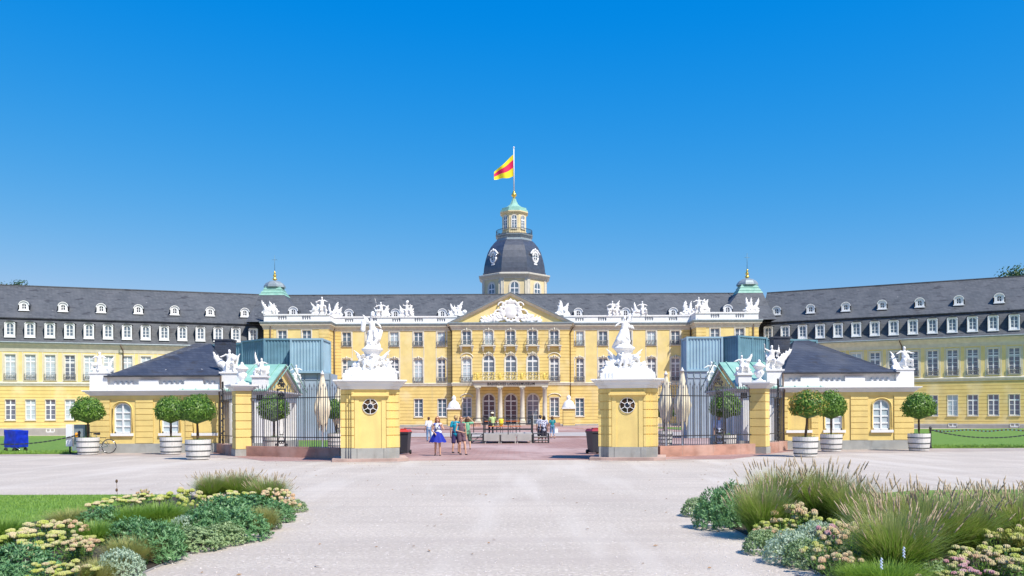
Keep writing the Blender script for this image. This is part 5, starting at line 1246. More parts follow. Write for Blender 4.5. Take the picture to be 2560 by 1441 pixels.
def leafmat(name, c1, c2, tr=0.25):
    m = mat(name, c1, 0.45, col2=c2, scale=6, spec=0.4); t = m.node_tree; b = t.nodes['Principled BSDF']
    tb = t.nodes.new('ShaderNodeBsdfTranslucent'); tb.inputs[0].default_value = (c2[0]*1.2, c2[1]*1.3, c2[2]*.8, 1)
    mx = t.nodes.new('ShaderNodeMixShader'); mx.inputs[0].default_value = tr
    out = t.nodes['Material Output']; t.links.new(b.outputs[0], mx.inputs[1]); t.links.new(tb.outputs[0], mx.inputs[2]); t.links.new(mx.outputs[0], out.inputs[0]); return m
leafmat('leaf', (0.055, 0.135, 0.018), (0.095, 0.20, 0.025)); leafmat('leaf_light', (0.15, 0.28, 0.035), (0.22, 0.36, 0.06)); leafmat('leaf_gold', (0.38, 0.28, 0.05), (0.50, 0.36, 0.09))
leafmat('tree_leaf', (0.03, 0.075, 0.018), (0.05, 0.11, 0.025))
CR = [crown_mesh(1, ['leaf', 'leaf_light', 'leaf_gold']), crown_mesh(2, ['leaf', 'leaf_light', 'leaf_gold'], gold=0.0), crown_mesh(3, ['leaf', 'leaf_light', 'leaf_gold'], gold=0.45)]
def core(W, H, seed):
    mb = MB(); mb.lathe([(0.05, -.45*H), (.72*W, -.30*H), (.86*W, -.08*H), (.80*W, .18*H), (.5*W, .40*H), (.05, .47*H)], (0, 0, 0), 14); return mb.mesh('inner_foliage', 'leaf')
def tub_tree(px, cr, base, label, var=0, Y=None, crown=(1.0, 1.0), lean=0.0, r_=0.49, seed=0, sc=1.0, th=2.15):
    th -= .24; crown = (crown[0]*.93, crown[1])
    g = ground(px, base) if Y is None else Vector((at(px, 1045, Y).x, Y, 0)); 
    t = thing('tub_tree', label, 'potted tree', (g.x, g.y+r_, 0), 0, 'clipped trees in white wooden tubs')
    mb = MB(); prof = [(r_*.86, 0.03), (r_*.88, .08), (r_*.94, .30), (r_*.985, .60), (r_, .80), (r_*.93, .80), (r_*.93, .70), (.02, .70)]
    n = 30; mb.lathe(prof, (0, 0, 0), n, 0, False)
    for i in range(n):      # staves slightly proud
        a = 2*math.pi*(i+.5)/n
    tb = fixn(mb.build('tub', 'wood_white', t))
    mb = MB()
    for z, q in ((.14, .905), (.36, .955), (.62, .995)): mb.lathe([(r_*q+.004, z-.018), (r_*q+.012, z-.018), (r_*q+.014, z+.018), (r_*q+.004, z+.018)], (0, 0, 0), 30)
    mb.build('hoop', 'hoop', tb)
    mb = MB(); mb.lathe([(r_*.92, .72), (r_*.5, .755), (.02, .77)], (0, 0, 0), 16); mb.build('soil', 'soil', tb)
    rr = random.Random(seed+5); mb = MB()
    for i in range(60):
        a = rr.uniform(0, 6.28); q = rr.uniform(.1, .9)*r_*.9; p = Vector((q*math.cos(a), q*math.sin(a), .74)); tip = p+Vector((rr.uniform(-.06, .06), rr.uniform(-.06, .06), rr.uniform(.05, .16)))
        mb.add([p-Vector((.012, 0, 0)), p+Vector((.012, 0, 0)), tip], [(0, 1, 2)])
    mb.build('weeds', 'blade', tb)
    ch = th*sc; mb = MB(); mb.tube([(0, 0, .7), (lean*.25, 0, 1.0), (lean*.7, .01, 1.35), (lean, 0, ch-.15)], .060, 8, r1=.04)
    for k in range(6):
        a = k*1.05; mb.tube([(lean, 0, ch-.35), (lean+.3*math.cos(a), .3*math.sin(a), ch-.05), (lean+.5*math.cos(a), .5*math.sin(a), ch+.2)], .022, 5, r1=.01)
    mb.build('trunk', 'bark', t)
    c = link('crown', CR[var], t, (lean, 0, ch+.08), seed*1.3); c.scale = (crown[0], crown[0], crown[1])
    ci = link('inner_foliage', cached('core', lambda: core(.80, 1.18, 1)), t, (lean, 0, ch+.08)); ci.scale = (crown[0], crown[0], crown[1])
    return t
tub_tree(207, 0, 1139, 'leafy tub tree leftmost, beside the green bicycle and white cabinet', 0, seed=1)
tub_tree(417, 0, 1138, 'farther tub tree of the touching pair before the left guard house', 1, seed=2, crown=(.97, 1.03))
tub_tree(484, 0, 1151, 'nearer, lower tub tree of the touching pair before the left guard house', 0, seed=3, crown=(.96, .98), r_=.5, lean=-.04, th=2.12)
tub_tree(2024, 0, 1144, 'tub tree with yellowing leaves before the right guard house', 2, seed=4, crown=(1.0, .95), r_=.5, lean=.10, th=2.2)
tub_tree(2088, 0, 1131, 'green tub tree just behind the yellowing one before the right guard house', 1, seed=5, crown=(.90, 1.08), th=2.22)
tub_tree(2310, 0, 1129, 'tub tree rightmost, at the outer corner of the right guard house', 0, seed=6, th=2.15, crown=(1, 1.02))
tub_tree(677, 0, 0, 'tub tree behind the left iron railing before the white portico', 1, Y=39.9, seed=7, th=2.2, crown=(.98, 1.05))
tub_tree(836, 0, 0, 'tub tree partly hidden by umbrellas behind the left gate pillar', 0, Y=47.5, seed=8, th=2.2)
tub_tree(1820, 0, 0, 'tub tree behind the right iron railing before the right portico', 0, Y=40.6, seed=9, th=2.25, crown=(1.0, 1.05))
tub_tree(1664, 0, 0, 'tub tree behind the closed umbrellas near the right gate pillar', 1, Y=49.5, seed=10, th=2.2)

# ================================================================ closed umbrellas
def umbrella(px, Y, top, bot, label, w_=.42, seed=0):
    x = at(px, 1000, Y).x; zt = at(px, top, Y).z; zb = at(px, bot, Y).z
    t = thing('umbrella', label, 'umbrella', (x, Y, 0), 0, 'closed cream umbrellas')
    mb = MB(); mb.tube([(0, 0, 0), (0, 0, zt+.12)], .035, 8); mb.build('pole', 'white_paint', t)
    mb = MB(); mb.box(-.35, .35, -.35, .35, 0, .08); mb.build('base', 'cladding', t)
    n = 32; rows = 14; vs = []; fs = []
    for j in range(rows+1):
        f = j/rows; z = zt+(zb-zt)*f
        rad = w_*(.22+.88*(f/.64)**1.1) if f < .64 else w_*(1.1-.60*((f-.64)/.36))
        for i in range(n):
            a = 2*math.pi*i/n; r2 = rad*(1+.22*math.cos(8*a+f*2)*min(1, f*2)); vs.append((r2*math.cos(a), r2*math.sin(a), z+(.22*math.cos(4*a+seed)+.1*math.sin(8*a) if j == rows else 0)))
    for j in range(rows):
        for i in range(n): k = (i+1) % n; fs.append((j*n+i, j*n+k, (j+1)*n+k, (j+1)*n+i))
    fs.append(tuple(range(n))); mb = MB(); mb.add(vs, fs, True); mb.build('canopy', 'canvas', t)
    mb = MB(); mb.lathe([(.09, zt-.02), (.10, zt+.03), (.03, zt+.14), (.01, zt+.2)], (0, 0, 0), 8); mb.build('cap', 'white_paint', t)
umbrella(806, 47, 936, 1068, 'closed cream umbrella behind the left railing', .37, 1)
umbrella(847, 48, 968, 1065, 'closed cream umbrella half hidden by the left gate pillar', .40, 2)
umbrella(1665, 46.5, 937, 1056, 'closed cream umbrella nearest the right gate pillar', .33, 3)
umbrella(1706, 46, 928, 1062, 'closed cream umbrella second from the right gate pillar', .36, 4)

# ================================================================ litter bins
def bin_(px, base, label, lid, yaw):
    g = ground(px, base); t = thing('litter_bin', label, 'bin', (g.x, g.y+.3, 0), yaw, 'wheeled bins beside the gate pillars')
    mb = MB()
    B = [(-.22, -.26), (.22, -.26), (.22, .26), (-.22, .26)]; T = [(-.28, -.34), (.28, -.34), (.28, .34), (-.28, .34)]
    vs = [(x, y, .06) for x, y in B]+[(x, y, 1.0) for x, y in T]; mb.add(vs, [(3, 2, 1, 0), (4, 5, 6, 7), (0, 1, 5, 4), (1, 2, 6, 5), (2, 3, 7, 6), (3, 0, 4, 7)])
    mb.box(-.30, .30, -.37, .36, .94, 1.01); mb.box(-.08, .08, -.30, -.26, .10, .2); mb.build('body', 'black_plastic', t)
    mb = MB(); mb.add([(-.31, -.38, 1.012), (.31, -.38, 1.012), (.31, .38, 1.012), (-.31, .38, 1.012), (-.25, -.3, 1.09), (.25, -.3, 1.09), (.25, .3, 1.12), (-.25, .3, 1.12)], [(4, 5, 6, 7), (0, 1, 5, 4), (1, 2, 6, 5), (2, 3, 7, 6), (3, 0, 4, 7)]); mb.box(-.12, .12, -.1, .1, 1.1, 1.15); mb.build('lid', lid, t)
    for s in (-1, 1):
        mb = MB(); mb.lathe([(.1, -.03), (.1, .03)], (0, 0, 0), 14); mb.v = [(z, x, y) for x, y, z in mb.v]; mb.build('wheel', 'rubber', t, (s*.25, .28, .1))
bin_(1007, 1137, 'dark wheeled bin with bright red lid right of the left gate pillar', 'red_plastic', R(-6)); bin_(1489, 1136, 'dark wheeled bin with dark red lid left of the right gate pillar', 'dark_red_plastic', R(20))

# ================================================================ bicycle against the left guard house
def bike():
    g = Vector((at(272, 1133, 41.75).x, 41.75, 0)); t = thing('bicycle', 'dark green bicycle leaning by the leftmost tub tree', 'bicycle', (g.x, g.y, 0), R(2))
    R_ = .335
    for x in (0, -1.06):
        mb = MB(); mb.tube([(R_*math.cos(a), 0, R_*math.sin(a)) for a in [2*math.pi*i/32 for i in range(33)]], .018, 6); o = mb.build('wheel', 'rubber', t, (x, 0, R_+.018))
        mb = MB(); mb.tube([((R_-.03)*math.cos(a), 0, (R_-.03)*math.sin(a)) for a in [2*math.pi*i/32 for i in range(33)]], .010, 5)
        for i in range(18): a = 2*math.pi*i/18; mb.bar((0, 0, 0), ((R_-.03)*math.cos(a), 0, (R_-.03)*math.sin(a)), .004)
        mb.tube([(0, -.05, 0), (0, .05, 0)], .02, 6); mb.build('rim', 'chrome', o)
    hb = Vector((0, 0, R_+.018)); bbk = Vector((-.44, 0, .29)); st = Vector((-.58, 0, .78)); hd = Vector((-.98+.12, 0, .80)); hd2 = Vector((-.90+.01, 0, .64)); fr_ = Vector((-1.06, 0, R_+.018))
    mb = MB()
    for a, b, r_ in ((bbk, st, .016), (st-Vector((0, 0, .06)), hd, .016), (bbk, hd2, .018), (hd, hd2, .02), (hd2, fr_, .014), (hb, bbk, .012), (hb, st-Vector((0, 0, .05)), .011)): mb.tube([a, b], r_, 6)
    mb.build('frame', 'bike_green', t)
    mb = MB(); mb.tube([(hd.x, 0, hd.z), (hd.x+.02, 0, .98)], .012, 6); mb.tube([(hd.x+.16, -.27, 1.0), (hd.x+.04, -.22, 1.01), (hd.x-.02, 0, 1.0), (hd.x+.04, .22, 1.01), (hd.x+.16, .27, 1.0)], .013, 6); mb.build('handlebar', 'iron', t)
    mb = MB(); mb.tube([st, (st.x-.02, 0, .92)], .013, 6); mb.build('seat_post', 'chrome', t)
    mb = MB(); mb.caps((st.x-.14, 0, .945), .03, (st.x+.10, 0, .95), .07, 8, .5); mb.build('saddle', 'rubber', t)
    mb = MB(); mb.tube([(st.x+.05, 0, .74), (st.x+.42, 0, .77)], .01, 5); mb.tube([(.02, 0, .36), (st.x+.38, 0, .76)], .007, 5); mb.box(st.x+.08, st.x+.42, -.07, .07, .76, .775); mb.build('luggage_rack', 'iron', t)
    mb = MB(); mb.tube([(bbk.x+.09*math.cos(a), -.05, bbk.z+.09*math.sin(a)) for a in [2*math.pi*i/14 for i in range(15)]], .008, 5); mb.bar(bbk+Vector((0, -.07, 0)), bbk+Vector((.12, -.07, -.12)), .02); mb.bar(bbk+Vector((.08, -.12, -.13)), bbk+Vector((.17, -.06, -.13)), .03); mb.build('crank', 'chrome', t)
    mb = MB(); mb.bar((-.42, .03, .3), (-.52, .18, .0), .015); mb.build('kickstand', 'chrome', t)
    t.rotation_euler = (R(-3), 0, R(2))
bike()

# ================================================================ lawns beside the court, cabinet, covered cart, chain barriers
def lawn_patch(name, pts, m='lawn', h=0.03):
    mb = MB(); n = len(pts)
    mb.prism(pts, -.1, h); return struct(mb.build(name, m))
def slope_lawn(name, x0, x1, y0, y1, dz=.03):
    xs = lin(x0, x1, 16); ys = lin(y0, y1, 24); mb = MB(); nx = len(xs)
    vs = [(x, y, hgt(x, y)+dz) for y in ys for x in xs]; mb.add(vs, [(j*nx+i, j*nx+i+1, (j+1)*nx+i+1, (j+1)*nx+i) for j in range(len(ys)-1) for i in range(nx-1)])
    n0 = len(mb.v); mb.add([(x0, y0, -.1), (x1, y0, -.1), (x1, y0, hgt(x1, y0)+dz), (x0, y0, hgt(x0, y0)+dz)], [(0, 1, 2, 3)]); return struct(mb.build(name, m_l))
m_l = 'lawn'
slope_lawn('lawn', -100, -20.9, 41.4, 134, .05); slope_lawn('lawn', 19.7, 90, 43.4, 131, .05); slope_lawn('lawn', -17.5, -9.6, 50, 64, .03)
def tufts(name, label, region, n, h, m='blade', seed=1, w_=.012):
    rr = random.Random(seed); mb = MB()
    for i in range(n):
        x, y = region(rr); z = hgt(x, y)+.03; hh = h*rr.uniform(.5, 1.3); a = rr.uniform(0, 6.28); d = Vector((math.cos(a), math.sin(a), 0))*w_; l = Vector((rr.uniform(-.5, .5), rr.uniform(-.5, .5), 0))*hh
        p = Vector((x, y, z)); mb.add([p-d, p+d, p+l+Vector((0, 0, hh))], [(0, 1, 2)])
    o = mb.build(name, m); o['kind'] = 'stuff'; o['label'] = label; o['category'] = 'grass'; return o
tufts('lawn_edge_grass', 'rough grass fringe along the front edge of the lawns beside the guard houses', lambda r: ((r.uniform(-34, -21), 41.4+r.random()**2*3) if r.random() < .5 else (r.uniform(19.8, 32), 43.4+r.random()**2*3)), 9000, .10, seed=4, w_=.02)
g = Vector((at(174, 1100, 41.6).x, 41.6, 0))
t = thing('cabinet', 'pale blue-white panel cabinet on a post left of the leftmost tub tree', 'cabinet', g)
mb = MB(); mb.box(-.15, .15, -.05, .12, .36, 1.40); mb.build('body', 'cream_panel', t)
mb = MB(); mb.tube([(.0, .03, 0), (0, .03, .4)], .04, 6); mb.build('post', 'iron', t)
g = Vector((at(194, 1100, 43.2).x, 43.2, 0)); t = thing('utility_box', 'grey utility box with orange lamp behind the leftmost tub tree', 'utility box', g)
mb = MB(); mb.box(-.36, .36, 0, .5, .5, 1.34); mb.box(-.38, .38, -.02, .52, 1.34, 1.38); mb.box(-.3, .3, .05, .45, 0, .5); mb.build('body', 'lead', t)
mb = MB(); mb.caps((-.02, -.08, .82), .08, (-.02, -.08, .92), .07, 8); mb.build('lamp', 'orange_lamp', t)
# red-brown parcels and a helmet in the bicycle's basket
g = Vector((at(217, 1080, 41.3).x, 41.0, 0))
# covered cart
g = ground(30, 1131); t = thing('covered_cart', 'bright blue tarpaulin-covered cart on small wheels at the far left lawn edge', 'cart', (g.x, g.y+.3, 0), R(-22))
mb = MB(); vs = []
mb.box(-.38, .42, -.32, .40, .27, 1.13)
o = mb.build('tarpaulin', 'blue_tarp', t)
bm = bmesh.new(); bm.from_mesh(o.data); bmesh.ops.subdivide_edges(bm, edges=bm.edges, cuts=7, use_grid_fill=True)
for v in bm.verts: v.co += v.normal*.025*noise.noise(v.co*5)+Vector((0, 0, -.05*abs(math.sin(v.co.x*9)) if v.co.z < .3 else -.06*(v.co.x+.4)))
bm.to_mesh(o.data); bm.free()
mb = MB(); 
for x in (-.32, .3): mb.tube([(x, -.3, .44), (x, -.3, .12)], .018, 5); mb.tube([(x, .34, .44), (x, .34, .12)], .018, 5)
mb.bar((-.32, -.3, .28), (.3, -.3, .28), .03); mb.bar((-.32, .34, .28), (.3, .34, .28), .03); mb.tube([(.3, -.3, .3), (.75, -.35, .12)], .015, 5); mb.build('frame', 'chrome', t)
for x in (-.3, .3):
    for y in (-.3, .34):
        mb = MB(); mb.lathe([(.11, -.03), (.11, .03)], (0, 0, 0), 14); mb.v = [(a, c, b) for a, b, c in mb.v]; fixn(mb.build('wheel', 'rubber', t, (x, y, .115)))
# chains hanging from short posts
def chain(label, P, sag):
    A_, B_ = Vector(P[0]), Vector(P[1]); mb = MB(); n = int((B_-A_).length/.11); pts = []
    for i in range(n+1):
        f = i/n; p = A_.lerp(B_, f); p.z -= sag*4*f*(1-f); pts.append(p)
    for i in range(n):
        d = (pts[i+1]-pts[i]); c = (pts[i]+pts[i+1])/2; q = d.to_track_quat('Z', 'Y').to_matrix()
        mb.cbox(c, (.06 if i % 2 else .025, .025 if i % 2 else .06, d.length*1.25), q)
    return tag(mb.build('chain', 'hoop'), label, 'chain', 'chains hanging along the lawn edges')
def post(p, label):
    t = thing('bollard', label, 'bollard', (p[0], p[1], 0), 0, 'short posts carrying the lawn chains')
    mb = MB(); mb.lathe([(.07, 0), (.06, .1), (.05, .15), (.045, .95), (.07, .98), (.06, 1.05), (.02, 1.1)], (0, 0, 0), 10); mb.build('shaft', 'iron', t)
a_ = at(198, 1087, 41.5); b_ = at(-160, 1087, 41.6); post(a_, 'short dark post hidden by the leftmost tub tree carrying the chain')
chain('dark chain drooping across the left lawn edge past the blue cart', (a_, b_), .46)
a_ = at(2326, 1075, 43.4); b_ = at(2640, 1072, 43.0); post((a_.x, a_.y), 'short dark post behind the rightmost tub tree carrying the chain')
chain('dark chain drooping across the right lawn edge beside the rightmost tub tree', (a_, b_), .42)
# red and white barrier tape across the right lawn
mb = MB(); n = 60; A_, B_ = at(2322, 1077, 70), at(2620, 1076, 62)
rt = random.Random(2)
for i in range(n):
    f0, f1 = i/n, (i+1)/n; p, q = A_.lerp(B_, f0), A_.lerp(B_, f1); s0 = -.10*math.sin(f0*9)**2; s1 = -.10*math.sin(f1*9)**2; mb.cur = i % 2
    mb.quad(p+Vector((0, 0, s0)), q+Vector((0, 0, s1)), q+Vector((0, .01, s1+.08)), p+Vector((0, .01, s0+.08)))
tag(mb.build('barrier_tape', ['red_plastic', 'white_paint']), 'red and white barrier tape strung across the right lawn', 'tape')
mb = MB()
for f in (0.0, .33, .66): p = A_.lerp(B_, f); mb.tube([(p.x, p.y, -.4), (p.x, p.y, p.z+.12)], .02, 5)
# ================================================================ trees beyond the wings
def far_tree(px, py, Y, w_, h, label, seed):
    c = at(px, py, Y); t = thing('tree', label, 'tree', (c.x, Y, -1), 0, 'trees beyond the palace wings'); rr = random.Random(seed)
    mb = MB(); mb.tube([(0, 0, 0), (.3, 0, c.z*.5), (0, 0, c.z-h*.3)], .6, 8, r1=.3)
    for k in range(7): a = k*.9; mb.tube([(0, 0, c.z-h*.8), (w_*.25*math.cos(a), w_*.25*math.sin(a), c.z-h*.2), (w_*.4*math.cos(a), w_*.4*math.sin(a), c.z+h*.1)], .22, 5, r1=.06)
    mb.build('trunk', 'bark', t); mb = MB(); cl = []
    for k in range(34):
        th = rr.uniform(0, 6.28); ph = rr.uniform(-.7, 1.4); rad = rr.uniform(.35, .95); cl.append((Vector((w_/2*rad*math.cos(th)*math.cos(ph), w_/2*rad*math.sin(th)*math.cos(ph), c.z+1-h*.25+h*.6*rad*math.sin(ph))), rr.uniform(.12, .22)*w_))
    for i in range(5200):
        cc, cr = cl[i % len(cl)]; d = Vector((rr.gauss(0, 1), rr.gauss(0, 1), rr.gauss(0, .8))).normalized(); p = cc+d*cr*rr.uniform(.5, 1.1); n_ = (d+Vector((rr.uniform(-.7, .7), rr.uniform(-.7, .7), rr.uniform(-.3, .9)))).normalized(); u = n_.orthogonal().normalized(); v = n_.cross(u); L = rr.uniform(.15, .34)
        mb.add([p-u*L, p+v*L*.6, p+u*L, p-v*L*.6], [(0, 1, 2, 3)])
    mb.build('crown', 'tree_leaf', t)
far_tree(2528, 722, 175, 11, 11, 'dark green treetop showing above the right wing roof', 3)
far_tree(30, 738, 178, 9, 7, 'dark green treetop barely showing above the left wing roof', 5)

# ================================================================ stage with railings, benches and tables
SY = 54.8; k = FPX/SY
def sx(px): return at(px, 1100, SY).x
stg = thing('stage', 'low grey stage platform with black railing before the palace door', 'stage', (sx(1275), SY, 0))
ox = sx(1275)
mb = MB(); mb.box(sx(1209)-ox, sx(1332)-ox, 0, 4.6, .54, .62); mb.build('deck', 'stage_grey', stg)
for a, b in ((1209, 1249), (1252, 1289), (1292, 1330)):
    mb = MB(); mb.box(sx(a)-ox+.03, sx(b)-ox-.03, -.03, 0.0, .17, .56); mb.build('skirt_panel', 'stage_grey', stg)
for p in (1211, 1250, 1291, 1330):
    for y in (0.05, 4.5):
        mb = MB(); x = sx(p)-ox; mb.box(x-.10, x-.03, y-.03, y+.03, 0, .54); mb.box(x+.03, x+.10, y-.03, y+.03, 0, .54); mb.build('leg', 'stage_grey' if y < 1 else 'iron', stg)
mb = MB()
def rail(x0, x1, y, n, zt=1.56, zm=(1.25,), z0=.6):
    for z in (zt,)+zm: mb.box(x0, x1, y-.022, y+.022, z-.028, z+.028)
    for i in range(n+1): x = x0+(x1-x0)*i/n; mb.box(x-.028, x+.028, y-.028, y+.028, z0, zt)
rail(sx(1176)-ox, sx(1332)-ox, 4.5, 5, 1.58, (1.2, .85)); rail(sx(1209)-ox, sx(1332)-ox, .02, 2, 1.22, (.86,), .55)
for x in (sx(1209)-ox, sx(1332)-ox): 
    mb.box(x-.03, x+.03, 0.0, .06, 0, 1.75); mb.box(x-.03, x+.03, 2.4, 2.46, 0, 1.65)
    mb.bar((x, .03, 1.6), (x, 4.5, 1.55), .05)
mb.build('railing', 'iron', stg)
for a, b, lab in ((1176, 1207, 'black open-sided steps left of the stage'), (1334, 1372, 'black open-sided steps right of the stage')):
    t = thing('stage_steps', lab, 'steps', (sx((a+b)/2), SY, 0), 0, 'steps beside the stage'); w_ = (sx(b)-sx(a))/2
    for i, z in enumerate((.18, .38, .58)):
        mb = MB(); mb.box(-w_+.05, w_-.05, 1.0-i*.45 if False else .0+i*.42, .42+i*.42, z, z+.05); mb.build('tread', 'stage_grey', t)
    mb = MB()
    for x in (-w_, w_):
        mb.box(x-.03, x+.03, -.03, .03, 0, .62); mb.box(x-.03, x+.03, 1.3, 1.36, 0, .62); mb.box(x-.03, x+.03, 0, 1.36, .57, .62)
    for z in (.02, .16, .36, .58): mb.box(-w_+.03, w_-.03, -.03, .03, z, z+.045)
    mb.bar((-w_, 1.33, .02), (w_, 1.33, .6), .04); mb.build('frame', 'iron', t)
def trestle(label, xa, xb, y, z, h, d, m, cat, grp):
    t = thing('trestle_'+cat, label, cat, ((xa+xb)/2, y, z), 0, grp); hw = (xb-xa)/2
    mb = MB(); mb.box(-hw, hw, -d/2, d/2, h-.04, h); mb.build('top', m, t)
    for s in (-1, 1):
        mb = MB(); x = s*(hw-.3); mb.bar((x, -d/2+.03, 0), (x, -d/2+.08, h-.04), .03); mb.bar((x, d/2-.03, 0), (x, d/2-.08, h-.04), .03); mb.bar((x, -d/2+.05, h*.45), (x, d/2-.05, h*.45), .03); mb.bar((x, 0, h*.45), (x-s*.4, 0, h-.05), .02); mb.build('leg', 'hoop', t)
G2 = 'orange trestle tables and benches on the stage'
trestle('long orange trestle table on the stage, left half', sx(1209), sx(1262), SY+2.5, .62, .78, .6, 'orange_wood', 'table', G2)
trestle('long orange trestle table on the stage, right half', sx(1263), sx(1302), SY+2.9, .62, .78, .6, 'orange_wood', 'table', G2)
trestle('orange bench in front of the stage tables, left one', sx(1220), sx(1268), SY+1.5, .62, .46, .28, 'orange_wood', 'bench', G2)
trestle('orange bench in front of the stage tables, right one', sx(1270), sx(1304), SY+1.7, .62, .46, .28, 'orange_wood', 'bench', G2)
mb = MB(); mb.caps((0, 0, .16), .17, (0, 0, .32), .15, 10); mb.caps((-.1, 0, .4), .07, (.1, 0, .4), .07, 6)
tag(remesh(mb, 'yellow_bag', 'yellow_plastic', .02, None, (sx(1252), SY+1.5, 1.08)), 'bright yellow bag standing on the orange bench on the stage', 'bag')

# ================================================================ people
def person(label, X, Y, yaw=0.0, z=0.0, h=1.7, J=None, skin='skin', hair=('hair_brown', 'short'), top=None, bottom=None, shoes='shoe_dark', extra=None, seated=False, fem=False):
    t = thing('person', label, 'person', (X, Y, z), yaw, 'people in and around the court')
    s = h/1.7
    j = dict(hip=(0, 0, .92), chest=(0, 0, 1.22), neck=(0, .01, 1.42), head=(0, -.01, 1.58),
             shL=(-.17, 0, 1.37), elL=(-.23, .02, 1.10), haL=(-.24, -.04, .86), shR=(.17, 0, 1.37), elR=(.23, .02, 1.10), haR=(.24, -.04, .86),
             kL=(-.10, -.02, .49), fL=(-.11, .02, .07), kR=(.10, -.02, .49), fR=(.11, .02, .07))
    if J: j.update(J)
    j = {a: Vector(b)*s for a, b in j.items()}
    sw = .88 if fem else 1.0
    mb = MB()
    mb.caps(j['hip']+Vector((-.06*s, 0, 0)), .115*s, j['hip']+Vector((.06*s, 0, 0)), .115*s, 10, .85)
    mb.caps(j['hip'], .125*s*sw, j['chest'], .135*s*sw, 12, .78); mb.caps(j['chest'], .14*s*sw, (j['chest']+j['neck'])/2, .12*s*sw, 12, .75); mb.caps(j['shL'], .06*s, j['shR'], .06*s, 8)
    mb.caps(j['neck']-Vector((0, 0, .05*s)), .052*s, j['head']-Vector((0, 0, .06*s)), .048*s, 8)
    hd = j['head']; mb.caps(hd-Vector((0, .015*s, .055*s)), .066*s, hd+Vector((0, 0, .045*s)), .085*s, 12)
    mb.caps(hd+Vector((0, -.085*s, .0)), .011*s, hd+Vector((0, -.098*s, -.025*s)), .014*s, 6); mb.caps(hd+Vector((0, -.05*s, -.09*s)), .03*s, hd+Vector((0, -.05*s, -.09*s)), .028*s, 6)
    for q in (-1, 1): mb.caps(hd+Vector((q*.085*s, .0, -.01*s)), .018*s, hd+Vector((q*.088*s, .01, .02*s)), .018*s, 6)
    for S in 'LR':
        mb.caps(j['sh'+S], .052*s*sw, j['el'+S], .038*s*sw, 8); mb.caps(j['el'+S], .037*s*sw, j['ha'+S], .025*s, 8)
        d = (j['ha'+S]-j['el'+S]).normalized(); pr = j['ha'+S]; n_ = d.orthogonal().normalized(); w2 = d.cross(n_)
        mb.caps(pr, .028*s, pr+d*.07*s, .036*s, 8, .55)
        for q in range(4):
            b0 = pr+d*.085*s+w2*(q-1.5)*.018*s; L = (.065, .075, .072, .055)[q]*s; mb.caps(b0, .0095*s, b0+d*L*.55+n_*.01*s, .0088*s, 6); mb.caps(b0+d*L*.55+n_*.01*s, .0088*s, b0+d*L*.9+n_*.03*s, .0078*s, 6)
        b0 = pr+d*.03*s-w2*.03*s; mb.caps(b0, .011*s, b0+d*.035*s-w2*.03*s, .0095*s, 6)
        hp = j['hip']+Vector(((-.085 if S == 'L' else .085)*s, 0, -.02*s))
        mb.caps(hp, .088*s, j['k'+S], .055*s, 10); mb.caps(j['k'+S], .052*s, (j['k'+S]+j['f'+S])/2+Vector((0, .012*s, .03*s)), .052*s, 8); mb.caps((j['k'+S]+j['f'+S])/2+Vector((0, .012*s, .03*s)), .05*s, j['f'+S], .033*s, 8)
        mb.caps(j['f'+S]+Vector((0, 0, -.03*s)), .034*s, j['f'+S]+Vector((0, -.13*s, -.045*s)), .026*s, 8)
    body = remesh(mb, 'body', skin, .0115*s, t, smooth_it=2)
    for q in (-1, 1):
        mb = MB(); mb.caps(hd+Vector((q*.032*s, -.079*s, .008*s)), .011*s, hd+Vector((q*.032*s, -.080*s, .009*s)), .010*s, 6); mb.build('eye', 'dark_glass', body)
    mb = MB(); mb.caps(hd+Vector((-.02*s, -.076*s, -.058*s)), .007*s, hd+Vector((.02*s, -.076*s, -.058*s)), .007*s, 6); mb.build('mouth', 'dark_red_plastic', body)
    # hair
    mb = MB(); hc = hd+Vector((0, .018*s, .042*s)); mb.caps(hc, .098*s, hc+Vector((0, .02*s, -.03*s)), .088*s, 12)
    if hair[1] == 'long':
        rr = random.Random(4)
        for q in range(16):
            a = -.3+q/15*3.74; p = hd+Vector((.085*s*math.cos(a), .085*s*math.sin(a)*.9, .03*s)); mb.caps(p, .028*s, p+Vector((rr.uniform(-.01, .05)*s*math.cos(a), .02*s, -.24*s*rr.uniform(.8, 1.1))), .026*s, 6)
    elif hair[1] == 'bun':
        mb.caps(hd+Vector((0, .06*s, .13*s)), .045*s, hd+Vector((.01*s, .07*s, .17*s)), .028*s, 8); mb.caps(hd+Vector((-.05*s, .05*s, -.06*s)), .04*s, hd+Vector((.05*s, .05*s, -.06*s)), .04*s, 8)
    elif hair[1] == 'mid':
        for q in range(9): a = .1+q/8*2.94; p = hd+Vector((.08*s*math.cos(a), .08*s*math.sin(a), .02*s)); mb.caps(p, .03*s, p+Vector((.01*math.cos(a), 0, -.13*s)), .03*s, 6)
    remesh(mb, 'hair', hair[0], .014, t, smooth_it=1)
    if hair[1] == 'hat':
        mb = MB(); mb.lathe([(.17*s, .0), (.10*s, .015), (.095*s, .09*s), (.04*s, .11*s)], hd+Vector((0, 0, .07*s)), 14); mb.build('hat', 'canvas', t)
